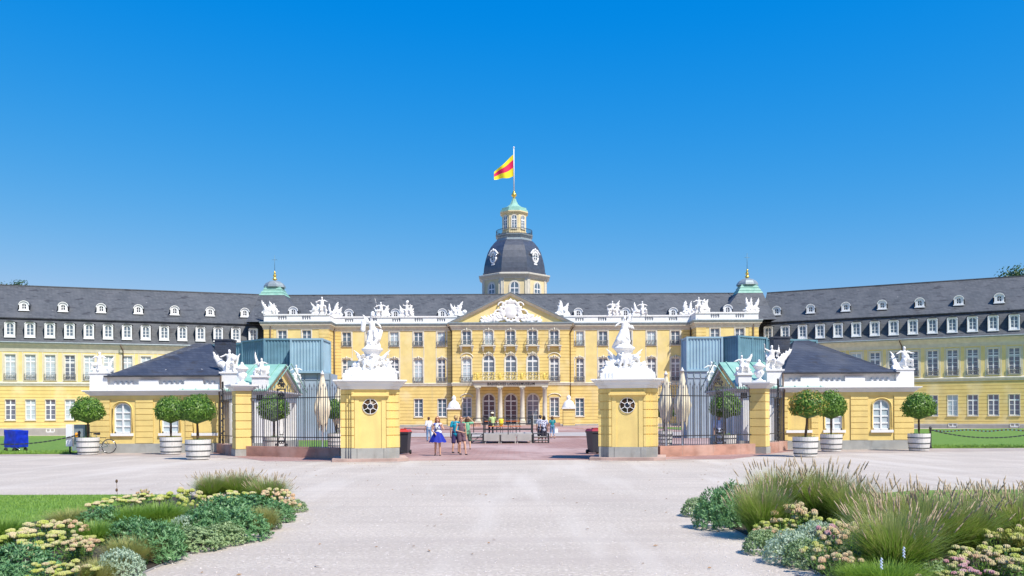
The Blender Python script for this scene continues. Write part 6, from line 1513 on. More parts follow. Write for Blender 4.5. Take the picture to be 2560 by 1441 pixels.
    if top:
        m, sleeve, length = top; mb = MB(); o_ = .020*s
        hb = j['hip']+Vector((0, 0, length*s))
        mb.caps(hb+Vector((-.06*s, 0, 0)), .105*s+o_, hb+Vector((.06*s, 0, 0)), .105*s+o_, 12, .9); mb.caps(hb, .125*s*sw+o_, j['chest'], .135*s*sw+o_, 12, .82); mb.caps(j['chest'], .14*s*sw+o_, (j['chest']*.35+j['neck']*.65), .085*s+o_, 12, .8)
        mb.caps(j['shL']*.9+j['shR']*.1, .055*s+o_*.6, j['shR']*.9+j['shL']*.1, .055*s+o_*.6, 8)
        if sleeve > 0:
            for S in 'LR': a = j['sh'+S]; b = a.lerp(j['el'+S], sleeve); mb.caps(a, .062*s+o_, b, .052*s+o_, 8)
        remesh(mb, 'top', m, .014, t, smooth_it=1)
    if bottom:
        m, kind, L = bottom; mb = MB()
        if kind == 'skirt':
            n = 28; vs = []; fs = []; rows = 8
            for r_ in range(rows+1):
                f = r_/rows; zz = (1.05-L*f)*s; rad = (.135+.23*f**.85)*s
                for i in range(n):
                    a = 2*math.pi*i/n; q = rad*(1+.10*f*math.cos(7*a+1)+.03*f*math.cos(12*a)); vs.append((j['hip'].x+q*math.cos(a), q*.85*math.sin(a), zz+.02*f*math.cos(7*a)))
            for r_ in range(rows):
                for i in range(n): k2 = (i+1) % n; fs.append((r_*n+i, (r_+1)*n+i, (r_+1)*n+k2, r_*n+k2))
            mb.add(vs, fs, True); mb.build('skirt', m, t)
        else:
            hp = j['hip']; mb.caps(hp+Vector((-.05*s, 0, .03*s)), .135*s, hp+Vector((.05*s, 0, .03*s)), .135*s, 12, .9)
            for S in 'LR':
                q = hp+Vector(((-.085 if S == 'L' else .085)*s, 0, -.02*s)); kk_ = j['k'+S]; f_ = j['f'+S]
                if L <= .5: mb.caps(q, .112*s, q.lerp(kk_, L*2), .085*s+(.02*s if kind == 'shorts' else 0), 10)
                else: mb.caps(q, .108*s, kk_, .078*s, 10); mb.caps(kk_, .078*s, kk_.lerp(f_, (L-.5)*2), .060*s, 10)
            remesh(mb, 'shorts' if L < .8 else 'trousers', m, .014, t, smooth_it=1)
    for S in 'LR':
        f_ = j['f'+S]; mb = MB(); mb.caps(f_+Vector((0, .03*s, -.035*s)), .036*s, f_+Vector((0, -.15*s, -.045*s)), .033*s, 10); remesh(mb, 'shoe', shoes, .012, t)
    if extra: extra(t, j, s)
    return t
mat('hair_brown', (0.10, 0.045, 0.02), .6); mat('hair_red', (0.30, 0.12, 0.045), .6); mat('hair_blond', (0.42, 0.28, 0.12), .6); mat('hair_dark', (0.03, 0.02, 0.015), .6)
mat('shoe_dark', (0.03, 0.03, 0.035), .6); mat('shoe_light', (0.55, 0.52, 0.5), .6)
mat('blue_print', (0.72, 0.76, 0.84), .8, col2=(0.03, 0.09, 0.45), scale=7, lo=.48, hi=.52); mat('royal_blue', (0.005, 0.02, 0.36), .75, var=.25, scale=6)
mat('white_cloth', (0.78, 0.79, 0.82), .85, var=.08, scale=9); mat('denim', (0.16, 0.28, 0.48), .85, var=.3, scale=9); mat('turquoise', (0.005, 0.36, 0.50), .8, var=.2, scale=8)
mat('navy', (0.035, 0.025, 0.10), .85); mat('mauve', (0.16, 0.095, 0.13), .85, var=.3, scale=20); mat('mint', (0.17, 0.46, 0.27), .85, var=.15, scale=9)
mat('plaid', (0.13, 0.22, 0.15), .85, col2=(0.03, 0.04, 0.04), scale=14); mat('lime_shirt', (0.42, 0.52, 0.22), .85); mat('teal_shirt', (0.01, 0.22, 0.25), .8); mat('striped_shirt', (0.72, 0.74, 0.80), .85, col2=(0.12, 0.14, 0.28), scale=16, lo=.45, hi=.55); mat('light_blue_shirt', (0.50, 0.58, 0.75), .85); mat('dark_cloth', (0.03, 0.03, 0.05), .9)
def gp(px, py): return ground(px, py)
g = gp(1094, 1140)
def bagstrap(t, j, s):
    mb = MB(); mb.tube([j['shR']+Vector((-.04, -.10, .04)), j['chest']+Vector((-.02, -.15, -.05)), j['hip']+Vector((-.15, -.13, .1))], .012, 5); mb.build('bag_strap', 'dark_cloth', t)
person('young woman with long reddish hair, blue printed top and flared royal blue skirt walking forward', g.x, g.y, 0, h=1.68, fem=True, hair=('hair_red', 'long'), top=('blue_print', 0, .10), bottom=('royal_blue', 'skirt', .46),
       J=dict(elL=(-.25, .03, 1.10), haL=(-.10, -.17, .98), elR=(.27, .0, 1.15), haR=(.14, -.18, 1.32), kL=(-.08, -.04, .49), fL=(-.11, .06, .08), kR=(.10, -.10, .50), fR=(.12, -.06, .07)), extra=bagstrap)
g = gp(1072, 1104)
def handbag(t, j, s):
    mb = MB(); p = j['haL']; mb.box(p.x-.20, p.x+.06, p.y-.08, p.y+.08, p.z-.42, p.z-.1); mb.tube([(p.x-.15, p.y, p.z-.1), (p.x-.06, p.y, p.z), (p.x+.02, p.y, p.z-.1)], .01, 5); mb.build('carrier_bag', 'white_cloth', t)
person('person in white shirt and pale jeans carrying a bag behind the blue-skirted woman', g.x, g.y, R(200), h=1.68, hair=('hair_brown', 'short'), top=('white_cloth', .9, 0.0), bottom=('denim', 'trousers', .95), skin='skin_tan', J=dict(haR=(.27, -.03, .84), kL=(-.12, .05, .5), fL=(-.14, .12, .1)), extra=handbag)
g = gp(1140, 1134)
person('man in turquoise polo and dark shorts, back turned, beside the woman in mauve', g.x, g.y, R(165), h=1.74, hair=('hair_blond', 'short'), top=('turquoise', .55, -.04), bottom=('navy', 'shorts', .46), skin='skin_tan',
       J=dict(elR=(.24, .04, 1.1), haR=(.24, 0, .80), kL=(-.1, -.12, .5), fL=(-.1, -.05, .08), kR=(.1, .04, .49), fR=(.1, .16, .09)))
g = gp(1153, 1138)
person('woman in mauve playsuit with hair tied up, striding with one arm folded', g.x, g.y, R(25), h=1.66, fem=True, hair=('hair_red', 'bun'), top=('mauve', 0, .0), bottom=('mauve', 'shorts', .28),
       J=dict(elL=(-.24, .02, 1.10), haL=(.02, -.18, 1.02), elR=(.24, .04, 1.1), haR=(.25, .02, .82), kL=(-.06, .0, .48), fL=(-.02, .10, .09), kR=(.12, -.14, .50), fR=(.16, -.16, .07)))
g = gp(1168, 1124)
def camera_(t, j, s):
    mb = MB(); c = j['head']+Vector((0, -.16, .05)); mb.box(c.x-.07, c.x+.07, c.y-.03, c.y+.03, c.z-.05, c.z+.05); mb.build('camera', 'dark_cloth', t)
person('person in mint green shirt and plaid shorts raising both arms to photograph', g.x, g.y, R(178), h=1.66, hair=('hair_brown', 'mid'), top=('mint', .6, -.05), bottom=('plaid', 'shorts', .48), skin='skin',
       J=dict(elL=(-.36, -.10, 1.40), haL=(-.12, -.20, 1.62), elR=(.36, -.10, 1.40), haR=(.12, -.20, 1.62), fL=(-.16, .05, .07), kL=(-.14, -.02, .49), fR=(.16, -.02, .07), kR=(.14, -.04, .49)), extra=camera_)
person('person in lime shirt and sun hat sitting at the orange stage table', sx(1231), SY+1.5, R(200), z=.62, h=1.66, hair=('hair_brown', 'hat'), top=('lime_shirt', .6, 0), bottom=('dark_cloth', 'trousers', .95), skin='skin_tan',
       J=dict(hip=(0, 0, .55), chest=(0, -.06, .86), neck=(0, -.08, 1.06), head=(0, -.12, 1.22), shL=(-.17, -.07, 1.0), elL=(-.25, -.18, .78), haL=(-.12, -.38, .80), shR=(.17, -.07, 1.0), elR=(.25, -.18, .78), haR=(.12, -.38, .80), kL=(-.12, -.42, .50), fL=(-.12, -.38, .07), kR=(.12, -.42, .50), fR=(.12, -.38, .07)))
g = gp(1351, 1107)
person('person in pale striped shirt standing with back turned behind the right stage steps', g.x, g.y, R(172), h=1.76, hair=('hair_dark', 'short'), top=('striped_shirt', .6, -.05), bottom=('dark_cloth', 'shorts', .5), skin='skin_tan')
g = gp(1360, 1108)
person('person in white patterned shirt standing close beside the striped-shirt person', g.x, g.y, R(190), h=1.72, hair=('hair_dark', 'mid'), top=('striped_shirt', .6, -.08), bottom=('dark_cloth', 'shorts', .5), skin='skin_tan')
g = gp(1381, 1097)
person('person in teal shirt and jeans with a white bag walking right of the stage', g.x, g.y, R(195), h=1.70, hair=('hair_brown', 'mid'), top=('teal_shirt', .5, .0), bottom=('denim', 'trousers', .8), skin='skin',
       J=dict(kR=(.1, -.1, .5), fR=(.12, .1, .12), kL=(-.1, -.02, .49), fL=(-.16, .12, .08)), extra=handbag)
person('person in light blue shirt half hidden behind the right iron railing', at(1797, 1050, 43.5).x, 43.5, R(0), h=1.70, hair=('hair_dark', 'short'), top=('light_blue_shirt', .9, 0), bottom=('dark_cloth', 'trousers', .95), skin='skin_tan')

# ================================================================ flower beds
XL, XR = -3.98, 3.18
mb = MB(); bedL = [(XL, 4.0), (XL, 15.6), (XL-.2, 16.6), (XL-.9, 17.7), (XL-2.0, 18.5), (XL-3.2, 18.6), (-7.6, 15.5), (-7.6, 4.0)]
mb.prism(bedL, -.1, .03); struct(mb.build('flower_bed_soil', 'soil'))
bedR = [(XR, 4.0), (XR, 14.3), (XR+.3, 14.9), (XR+1.0, 15.2), (XR+2.2, 15.2), (7.2, 14.8), (7.2, 4.0)]
mb = MB(); mb.prism(bedR, -.1, .03); struct(mb.build('flower_bed_soil', 'soil'))
mb = MB()
for P in (bedL[:6], bedR[:5]):
    for a, b in zip(P[:-1], P[1:]): mb.bar((a[0], a[1], -.01), (b[0], b[1], -.01), .05, .05)
struct(mb.build('kerb', 'edging'))
mb = MB(); mb.prism([(-40, 4.0), (-7.6, 4.0), (-7.6, 15.5), (-6.98, 18.6), (-7.6, 18.75), (-40, 19.6)], -.1, .035); struct(mb.build('lawn', 'lawn'))
mb = MB(); mb.prism([(7.2, 4.0), (45, 4.0), (45, 20.8), (8.6, 18.9), (7.2, 18.0), (7.0, 15.5), (7.2, 14.8)], -.1, .035); struct(mb.build('lawn', 'lawn'))
rr0 = random.Random(9)
rl = random.Random(77)
def inR(r):
    while True:
        y = r.uniform(9, 20); x = r.uniform(7.2, 15)
        if y < 17.5+max(0, x-7.2)*.2: return x, y
def inL(r):
    while True:
        y = r.uniform(10.5, 18.6); x = r.uniform(-12, -7.0)
        if x < -7.6+max(0, (y-15.5))*.2: return x, y
tufts('lawn_grass', 'short mown grass of the front left lawn', inL, 26000, .045, seed=8, w_=.006)
tufts('lawn_grass', 'short mown grass of the front right lawn', inR, 16000, .045, seed=18, w_=.006)
leafmat('spurge_leaf', (0.08, 0.195, 0.07), (0.18, 0.34, 0.14), .2); leafmat('silver_leaf', (0.34, 0.44, 0.33), (0.50, 0.60, 0.46), .2); leafmat('pale_leaf', (0.20, 0.30, 0.13), (0.34, 0.44, 0.22), .2)
leafmat('grass_green', (0.17, 0.29, 0.04), (0.27, 0.40, 0.08), .3); leafmat('grass_tan', (0.27, 0.34, 0.10), (0.42, 0.42, 0.19), .35); leafmat('grass_olive', (0.29, 0.31, 0.08), (0.42, 0.40, 0.16), .3)
leafmat('sedum_leaf', (0.13, 0.26, 0.05), (0.24, 0.38, 0.10), .25); mat('seed_head', (0.38, 0.28, 0.17), .9, col2=(0.54, 0.43, 0.29), scale=30)
for nm_, a, b in (('sedum_pale', (0.52, 0.55, 0.20), (0.68, 0.56, 0.33)), ('sedum_pink', (0.70, 0.47, 0.28), (0.74, 0.60, 0.36)), ('sedum_rose', (0.62, 0.30, 0.34), (0.72, 0.48, 0.48)), ('sedum_yellow', (0.46, 0.52, 0.10), (0.62, 0.60, 0.22))):
    mat(nm_, a, .85, col2=b, scale=9, bump=.8, bscale=120, lo=.42, hi=.58)
def blades(mb, n, h, R0, R1, rr, w_=.006, arch=.5, segs=4, top=None):
    tips = []
    for i in range(n):
        a = rr.uniform(0, 6.28); b0 = Vector((R0*rr.random()*math.cos(a), R0*rr.random()*math.sin(a), 0)); a2 = a+rr.uniform(-.5, .5)
        L = h*rr.uniform(.6, 1.12); out = R1*rr.random()**.6*rr.uniform(.6, 1.1); drop = arch*rr.uniform(.2, 1)*out
        side = Vector((-math.sin(a2), math.cos(a2), 0))*w_*rr.uniform(.7, 1.3); pts = []
        for s in range(segs+1):
            f = s/segs; pts.append(b0+Vector((math.cos(a2)*out*f**1.5, math.sin(a2)*out*f**1.5, L*f-drop*f**3)))
        vs = []; 
        for s, p in enumerate(pts):
            q = side*(1-s/segs)**.7 if s < segs else Vector((0, 0, 0)); vs += [p-q, p+q]
        mb.add(vs, [(2*s, 2*s+1, 2*s+3, 2*s+2) for s in range(segs)]); tips.append((pts[-1], (pts[-1]-pts[-2]).normalized()))
    return tips
def proto_grass(seed, n=1500, h=.82, heads=80, R1=.55, m='grass_green', w_=.0065):
    rr = random.Random(seed); mb = MB(); blades(mb, int(n*1.3), h*.92, .18, R1*1.1, rr, w_, .55)
    if heads: mb.cur = 1; blades(mb, int(n*1.3), h*1.10, .16, R1*1.1, rr, w_*.65, .34); mb.cur = 0
    me = mb.mesh('blades', [m, 'grass_tan']); hm = None
    if heads:
        mb = MB(); tips = blades(mb, int(heads*.95), h*1.08, .14, R1*1.0, rr, .0025, .22)
        for p, d in tips:
            d2 = (d+Vector((0, 0, .5))).normalized(); mb.caps(p-d2*.03, .005, p+d2*.04, .0095, 5); mb.caps(p+d2*.04, .0095, p+d2*.11, .003, 5)
        hm = mb.mesh('seed_heads', 'seed_head')
    return me, hm
def proto_bush(seed, m, W=.38, H=.36, n=900, whorl=7, L=.045, w_=.008, stems=True):
    """dome of many small leaf whorls"""
    rr = random.Random(seed); mb = MB()
    for i in range(n):
        a = rr.uniform(0, 6.28); ph = math.asin(rr.uniform(.0, 1)); rad = rr.uniform(.6, 1)**.5; d = Vector((math.cos(a)*math.cos(ph), math.sin(a)*math.cos(ph), math.sin(ph)))
        q = 1+.14*noise.noise(d*3+Vector((seed*3, 0, 0))); p = Vector((d.x*W, d.y*W, d.z*H+.03))*rad*q; ax = (d+Vector((rr.uniform(-.3, .3), rr.uniform(-.3, .3), .4))).normalized(); u = ax.orthogonal().normalized(); v = ax.cross(u)
        for k in range(whorl):
            t = k*6.283/whorl+rr.random(); dr = (u*math.cos(t)+v*math.sin(t)+ax*rr.uniform(.3, 1.0)).normalized(); sd_ = dr.cross(ax).normalized()*w_; l = L*rr.uniform(.7, 1.3); b0 = p+ax*rr.uniform(-.5, .6)*L
            mb.add([b0-sd_*.4, b0+dr*l*.5-sd_, b0+dr*l, b0+dr*l*.5+sd_, b0+sd_*.4], [(0, 1, 2, 3, 4)])
    return mb.mesh('foliage', m)
def proto_sedum(seed, m, m2, W=.34, H=.34, n=22):
    rr = random.Random(seed); mb = MB(); fb = MB()
    for i in range(n):
        a = rr.uniform(0, 6.28); q = math.sqrt(rr.random())*W; top = Vector((q*math.cos(a)*1.05, q*math.sin(a)*1.05, H*(1-.35*(q/W)**2)*rr.uniform(.86, 1.08))); b0 = Vector((top.x*.45, top.y*.45, 0))
        mb.tube([b0, b0.lerp(top, .5)+Vector((0, 0, .02)), top], .005, 4)
        for k in range(11):
            f = rr.uniform(.15, .97); p = b0.lerp(top, f); t = rr.uniform(0, 6.28); dr = Vector((math.cos(t), math.sin(t), rr.uniform(.1, .7))).normalized(); sd_ = dr.cross(Vector((0, 0, 1))).normalized()*.017; l = rr.uniform(.04, .07)
            mb.add([p, p+dr*l*.5-sd_, p+dr*l, p+dr*l*.5+sd_], [(0, 1, 2, 3)])
        R_ = rr.uniform(.028, .056); fb.cur = 0 if rr.random() < .6 else 1
        c = []
        for k in range(15):
            t = k*2.4; rad = R_*math.sqrt(k/15); p = top+Vector((rad*math.cos(t), rad*math.sin(t), .012+.6*R_*(1-(rad/R_)**2)*.6)); fb.caps(p-Vector((0, 0, .008)), .013, p+Vector((0, 0, .004)), .011, 6)
        fb.lathe([(R_*.3, -.012), (R_, .004), (R_*.85, .45*R_), (.005, .65*R_)], top, 9)
    return mb.mesh('foliage', 'sedum_leaf'), fb.mesh('flower_heads', [m, m2])
PG = [proto_grass(1), proto_grass(2, n=1700, heads=80), proto_grass(6, n=1500, heads=110)]; PO = [proto_grass(3, n=1500, h=.42, heads=0, R1=.36, m='grass_olive', w_=.004), proto_grass(4, n=1500, h=.42, heads=0, R1=.38, m='grass_green', w_=.0045)]
PB = [proto_bush(1, 'spurge_leaf', n=520), proto_bush(2, 'spurge_leaf', n=520, W=.36)]; PS = [proto_bush(5, 'silver_leaf', n=900, L=.026, w_=.006), proto_bush(6, 'pale_leaf', n=700, L=.03, w_=.009)]
PD = {'pale': proto_sedum(1, 'sedum_pale', 'sedum_yellow'), 'pink': proto_sedum(2, 'sedum_pink', 'sedum_pale'), 'rose': proto_sedum(3, 'sedum_rose', 'sedum_pale'), 'yellow': proto_sedum(4, 'sedum_yellow', 'sedum_pale')}
cnt = [0]
def plant(kind, px, py, wid, hei, label, var=0, grp=None):
    """px,py = foot of the clump in the photo; wid, hei in metres"""
    cnt[0] += 1; g = ground(px, py); rz = cnt[0]*1.7
    if kind == 'fountain':
        a, b = PG[var % 3]; t = thing('fountain_grass', label, 'ornamental grass', g, rz, grp or 'fountain grass clumps in the beds'); sc = (wid/1.15, wid/1.15, hei*.93/.95); parts = [('blades', a), ('seed_heads', b)]
    elif kind == 'olive':
        t = thing('fine_grass', label, 'ornamental grass', g, rz, grp or 'fine low grass clumps in the beds'); sc = (wid/.72, wid/.72, hei/.42); parts = [('blades', PO[var % 2][0])]
    elif kind == 'spurge':
        t = thing('spurge_bush', label, 'plant', g, rz, grp or 'blue-green spurge bushes in the beds'); sc = (wid/.78, wid/.78, hei/.40); parts = [('foliage', PB[var % 2])]
    elif kind in ('silver', 'paleb'):
        t = thing('silver_bush', label, 'plant', g, rz, grp or 'silvery low bushes in the beds'); sc = (wid/.78, wid/.78, hei/.40); parts = [('foliage', PS[0 if kind == 'silver' else 1])]
    else:
        a, b = PD[kind]; t = thing('stonecrop', label, 'flowering plant', g, rz, grp or 'stonecrop clumps with flat flower heads'); sc = (wid/.74, wid/.74, hei/.40); parts = [('foliage', a), ('flower_heads', b)]
    for n_, me in parts: o = link(n_, me, t); o.scale = sc
    return t
# left bed, far to near
P_ = plant
P_('fountain', 530, 1254, 1.0, .62, 'leftmost fountain grass clump at the far end of the left bed', 0)
P_('fountain', 600, 1252, 1.15, .66, 'middle fountain grass clump at the far end of the left bed', 1)
P_('fountain', 672, 1262, 1.05, .60, 'rightmost fountain grass clump at the far end of the left bed', 2)
P_('pale', 585, 1272, .9, .38, 'pale stonecrop sprinkled before the far grasses of the left bed')
P_('pink', 690, 1282, .75, .46, 'pinkish stonecrop at the right tip of the left bed')
P_('pink', 716, 1296, .5, .34, 'small pink stonecrop lowest at the right tip of the left bed')
P_('paleb', 738, 1280, .45, .22, 'small pale green bush at the very tip of the left bed')
P_('spurge', 630, 1300, 1.0, .40, 'dark blue-green spurge bush behind the tip of the left bed', 0)
P_('spurge', 690, 1305, .65, .32, 'small spurge bush at the path edge near the tip of the left bed', 1)
P_('yellow', 455, 1290, .80, .52, 'tall yellow stonecrop in the middle of the left bed')
P_('yellow', 490, 1300, .55, .44, 'lower yellow stonecrop right beside the tall one in the left bed')
P_('spurge', 560, 1318, 1.05, .48, 'large spurge bush in the middle of the left bed', 1)
P_('olive', 655, 1326, .62, .40, 'upright olive grass clump by the path in the left bed', 0)
P_('paleb', 672, 1322, .40, .22, 'pale green ground bush by the path beneath the olive grass, left bed')
P_('pale', 280, 1290, .8, .34, 'pale stonecrop at the lawn edge of the left bed, left one')
P_('pale', 335, 1280, .9, .36, 'pale stonecrop at the lawn edge of the left bed, right one')
P_('pink', 360, 1262, .3, .32, 'single pinkish stonecrop poking above the lawn edge of the left bed')
P_('olive', 400, 1318, 1.0, .44, 'broad green grass mound behind the spurge in the left bed', 1)
P_('olive', 330, 1325, .9, .42, 'green grass mound left of the broad one in the left bed', 1)
P_('spurge', 600, 1350, .85, .42, 'spurge bush at the path edge in the middle of the left bed', 0)
P_('spurge', 520, 1345, .85, .44, 'spurge bush behind the pale bushes in the left bed', 1)
P_('paleb', 560, 1362, .6, .30, 'light green bush at the path edge below the middle spurge, left bed')
P_('silver', 462, 1350, .55, .34, 'silvery bush between spurge and grass in the middle of the left bed')
P_('paleb', 490, 1375, .75, .30, 'pale green bush at the path edge before the silvery one, left bed')
P_('spurge', 250, 1330, .8, .36, 'spurge bush near the lawn in the left bed', 0)
P_('olive', 180, 1330, .9, .40, 'brownish grass mound nearest the lawn in the left bed', 0)
P_('olive', 440, 1352, .7, .34, 'short green grass behind the silvery bush in the left bed', 1)
P_('spurge', 330, 1362, .75, .36, 'spurge bush in the front half of the left bed, upper', 1)
P_('olive', 235, 1365, .8, .38, 'olive grass left of the front spurge bushes, left bed', 1)
P_('spurge', 385, 1405, .72, .46, 'dark spurge bush at the path edge in the front of the left bed', 0)
P_('spurge', 415, 1385, .55, .38, 'spurge bush overhanging the path, front of the left bed', 1)
P_('olive', 320, 1420, .68, .40, 'golden-brown grass dome beside the dark spurge, front of the left bed', 0)
P_('olive', 360, 1400, .55, .34, 'golden-brown grass tucked behind the dark spurge, left bed', 0)
P_('pale', 105, 1380, .9, .44, 'big pale stonecrop near the left edge of the photo', 0)
P_('pink', 160, 1372, .6, .40, 'pink-tinged stonecrop right of the big pale one, left edge')
P_('yellow', 60, 1400, .8, .36, 'yellow-green stonecrop at the left edge of the photo')
P_('pale', 130, 1420, .7, .34, 'cream stonecrop in the front left corner')
P_('pink', 205, 1412, .5, .34, 'rosy stonecrop above the silver bush, front left')
P_('yellow', 190, 1400, .6, .32, 'lime stonecrop between the cream and rosy ones, front left')
P_('silver', 300, 1452, .52, .34, 'round silver-grey bush in the front of the left bed')
P_('olive', 245, 1462, .55, .30, 'brown grass tuft left of the round silver bush')
P_('spurge', 50, 1450, .8, .36, 'spurge bush in the bottom left corner', 0)
P_('pale', 180, 1475, .55, .30, 'cream stonecrop at the bottom edge left of the silver bush')
P_('olive', 10, 1362, .8, .42, 'green grass clump at the left edge of the photo', 1)
P_('yellow', 110, 1475, .6, .28, 'lime stonecrop at the bottom edge of the left corner')
P_('spurge', 20, 1490, .6, .3, 'low spurge at the bottom edge of the left corner', 1)
# right bed, far to near
P_('paleb', 1742, 1291, .55, .32, 'pale green bush at the tip of the right bed')
P_('spurge', 1792, 1322, .72, .56, 'dark green spurge bush at the tip of the right bed', 0)
P_('spurge', 1830, 1300, .8, .60, 'taller spurge bush behind the tip one, right bed', 1)
P_('fountain', 1905, 1345, 1.05, .85, 'leftmost fountain grass clump of the right bed', 1)
P_('fountain', 1945, 1310, 1.3, .98, 'fountain grass clump behind the leftmost, right bed', 0)
P_('fountain', 2050, 1315, 1.4, 1.0, 'second fountain grass clump from the left, far row of the right bed', 2)
P_('fountain', 2130, 1330, 1.1, .86, 'smaller fountain grass between the two big ones of the right bed', 1)
P_('pink', 1985, 1350, .72, .52, 'orange-pink stonecrop between fountain grasses, left part of the right bed')
P_('yellow', 1950, 1362, .62, .36, 'yellow stonecrop under the orange-pink one, right bed')
P_('yellow', 2035, 1356, .65, .42, 'lime stonecrop right of the orange-pink one, right bed')
P_('pink', 1915, 1372, .4, .30, 'small pinkish stonecrop by the path, right bed')
P_('paleb', 1905, 1385, .48, .30, 'grey-green bush at the path edge, right bed')
P_('silver', 1975, 1408, .62, .38, 'large silver bush at the path edge, right bed', 0)
P_('silver', 2040, 1395, .62, .44, 'silver bush behind the large one, right bed')
P_('paleb', 2015, 1418, .55, .32, 'light green bush in front of the silver ones, right bed')
P_('rose', 2075, 1400, .55, .46, 'rose stonecrop beside the silver bushes, right bed')
P_('pink', 2120, 1412, .62, .50, 'orange-pink stonecrop left of the huge grass, right bed')
P_('yellow', 2070, 1440, .55, .38, 'yellow stonecrop at the path edge, right bed')
P_('pink', 2105, 1462, .5, .34, 'lower orange-pink stonecrop at the path edge, right bed')
P_('fountain', 2235, 1450, 1.15, .84, 'huge fountain grass clump in the front of the right bed', 0)
P_('fountain', 2300, 1400, 1.35, .92, 'fountain grass clump just behind the huge one, right bed', 2)
P_('fountain', 2210, 1390, 1.1, .86, 'fountain grass clump behind the huge one on its left, right bed', 1)
P_('fountain', 2400, 1385, 1.2, .80, 'fountain grass clump right of the huge one, right bed', 0)
P_('fountain', 2460, 1345, 1.3, .80, 'far fountain grass clump near the right photo edge', 1)
P_('fountain', 2550, 1370, 1.2, .80, 'fountain grass clump cut by the right photo edge', 2)
P_('olive', 2220, 1480, .9, .34, 'bright green fine grass under the huge clump, right bed', 1)
P_('paleb', 2330, 1462, .6, .24, 'low grey-green bush under the huge grass, right bed')
P_('olive', 2150, 1480, .5, .3, 'fine grass at the bottom edge by the path, right bed', 1)
P_('yellow', 2500, 1400, .6, .38, 'yellow stonecrop near the right photo edge')
P_('yellow', 2550, 1398, .5, .42, 'tall yellow stonecrop cut by the right photo edge')
P_('rose', 2385, 1462, .5, .30, 'deep rose stonecrop in the bottom right corner')
P_('pale', 2440, 1440, .65, .36, 'cream stonecrop left of centre in the bottom right corner')
P_('pink', 2470, 1455, .5, .32, 'pinkish stonecrop in the bottom right corner')
P_('yellow', 2520, 1440, .6, .34, 'lime stonecrop in the bottom right corner')
P_('pale', 2560, 1465, .6, .34, 'cream stonecrop cut by the bottom right corner')
P_('rose', 2440, 1485, .5, .26, 'rosy stonecrop at the bottom edge right')
P_('pale', 2350, 1490, .5, .24, 'cream stonecrop at the bottom edge beside the low grey-green bush')
P_('fountain', 2640, 1330, 1.2, .74, 'far fountain grass clump just outside the right photo edge', 0)
P_('olive', 2360, 1330, .9, .40, 'green fine grass between the far fountain grasses, right bed', 1)
P_('olive', 2590, 1400, .8, .40, 'fine grass mound behind the stonecrops, right photo edge', 0)
# dried seed stalk on the lawn
g = ground(292, 1292); t = thing('seed_stalk', 'thin dried stalk with dark round seed heads above the left bed', 'plant', g)
mb = MB(); mb.tube([(0, 0, 0), (.01, 0, .3), (0, 0, .62)], .004, 5); mb.build('stem', 'bark', t)
for z in (.45, .60):
    mb = MB(); mb.caps((0, 0, z-.008), .022, (0, 0, z+.008), .02, 8); mb.build('seed_head', 'bark', t)
# lavender spikes
for i, (px, py, h) in enumerate(((2243, 1441, .40), (2215, 1462, .34), (2160, 1475, .28))):
    g = ground(px, py); g.y -= .35; t = thing('lavender', ('tallest', 'middle', 'shortest')[i]+' pale lavender spike before the huge fountain grass', 'flower', g, 0, 'lavender spikes in the right bed')
    mb = MB(); mb.tube([(0, 0, 0), (.02, 0, h)], .003, 4); mb.build('stem', 'grass_green', t)
    mb = MB(); 
    for k in range(7): mb.caps((.02+(-1)**k*.006, 0, h-.02+k*.014), .009, (.02, 0, h-.01+k*.014), .007, 5)
    mb.build('flower_spike', 'light_blue_shirt', t)

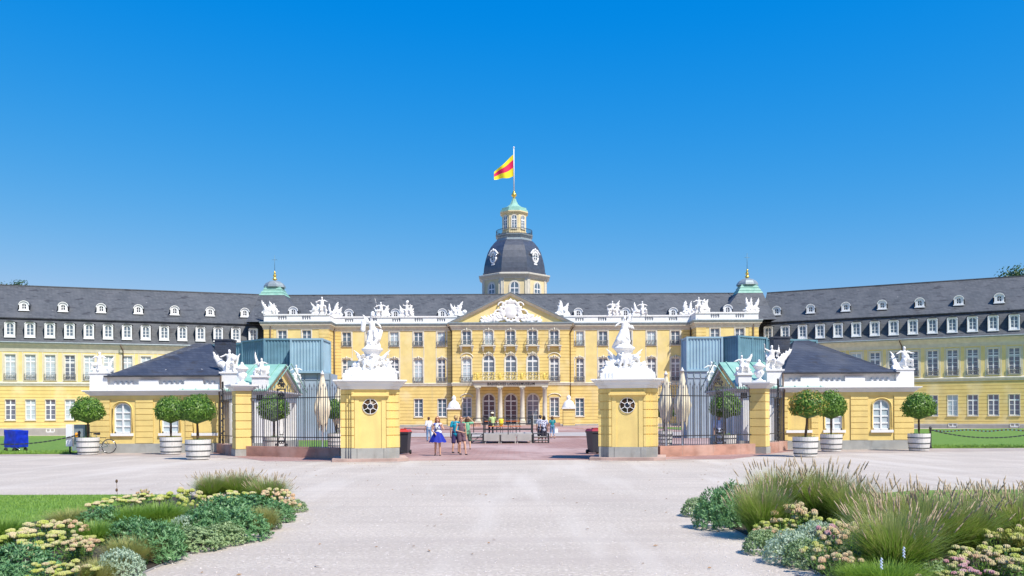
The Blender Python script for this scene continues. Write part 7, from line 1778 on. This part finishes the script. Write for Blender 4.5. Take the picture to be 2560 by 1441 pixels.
# worn brown gravel along the foot of the walls, scattered pebbles and a few dry leaves
rw = random.Random(12)
for side, pts in ((-1, [(-4.2, 32.3), (-7.5, 32.9), (-9.5, 34.2), (-12.3, 36.6), (-15, 38.3), (-20, 39.2), (-27, 39.9), (-40, 40.4), (-40, 41.6), (-21, 42.4), (-14, 42.4), (-12, 38.4), (-7, 35.2), (-4, 33.5)]),
                  (1, [(3.1, 32.3), (6.4, 32.9), (8.4, 34.2), (11.1, 36.6), (14, 38.3), (19, 39.4), (27, 40.9), (40, 41.9), (40, 43.6), (19.8, 43.4), (19.6, 42.4), (13, 42.4), (11, 38.4), (6, 35.2), (3, 33.5)])):
    P = []
    for a, b in zip(pts, pts[1:]+pts[:1]):
        for k in range(8): f = k/8; P.append((a[0]+(b[0]-a[0])*f+rw.uniform(-.10, .10), a[1]+(b[1]-a[1])*f+rw.uniform(-.12, .12)))
    mb = MB(); n = len(P); mb.add([(x, y, .005) for x, y in P], [tuple(range(n)) if side > 0 else tuple(range(n-1, -1, -1))]); struct(mb.build('gravel_verge', 'worn_gravel'))
mb = MB()
for i in range(5200):
    y = 7+27*rw.random()**1.6; x = rw.uniform(-11, 11)
    r_ = rw.uniform(.006, .016); 
    mb.add([(x-r_, y, .002), (x, y-r_, .002), (x+r_, y, .002), (x, y+r_, .002), (x, y, r_)], [(0, 1, 4), (1, 2, 4), (2, 3, 4), (3, 0, 4)])
o = mb.build('pebbles', 'pebble'); o['kind'] = 'stuff'; o['label'] = 'small loose pebbles scattered over the gravel forecourt'; o['category'] = 'pebbles'
mb = MB()
for i in range(170):
    y = 8+26*rw.random(); x = rw.choice((-1, 1))*rw.uniform(2.4, 9) if y > 19 or rw.random() < .5 else rw.uniform(-3.5, 3); a = rw.uniform(0, 6.28); L = rw.uniform(.02, .045); u = Vector((math.cos(a), math.sin(a), 0))*L; v = Vector((-u.y, u.x, 0))*.5; p = Vector((x, y, .012))
    mb.add([p-u, p+v+Vector((0, 0, .012)), p+u+Vector((0, 0, .006)), p-v], [(0, 1, 2, 3)])
o = mb.build('fallen_leaves', 'dry_leaf'); o['kind'] = 'stuff'; o['label'] = 'dry brown leaves and twigs scattered on the gravel'; o['category'] = 'leaves'
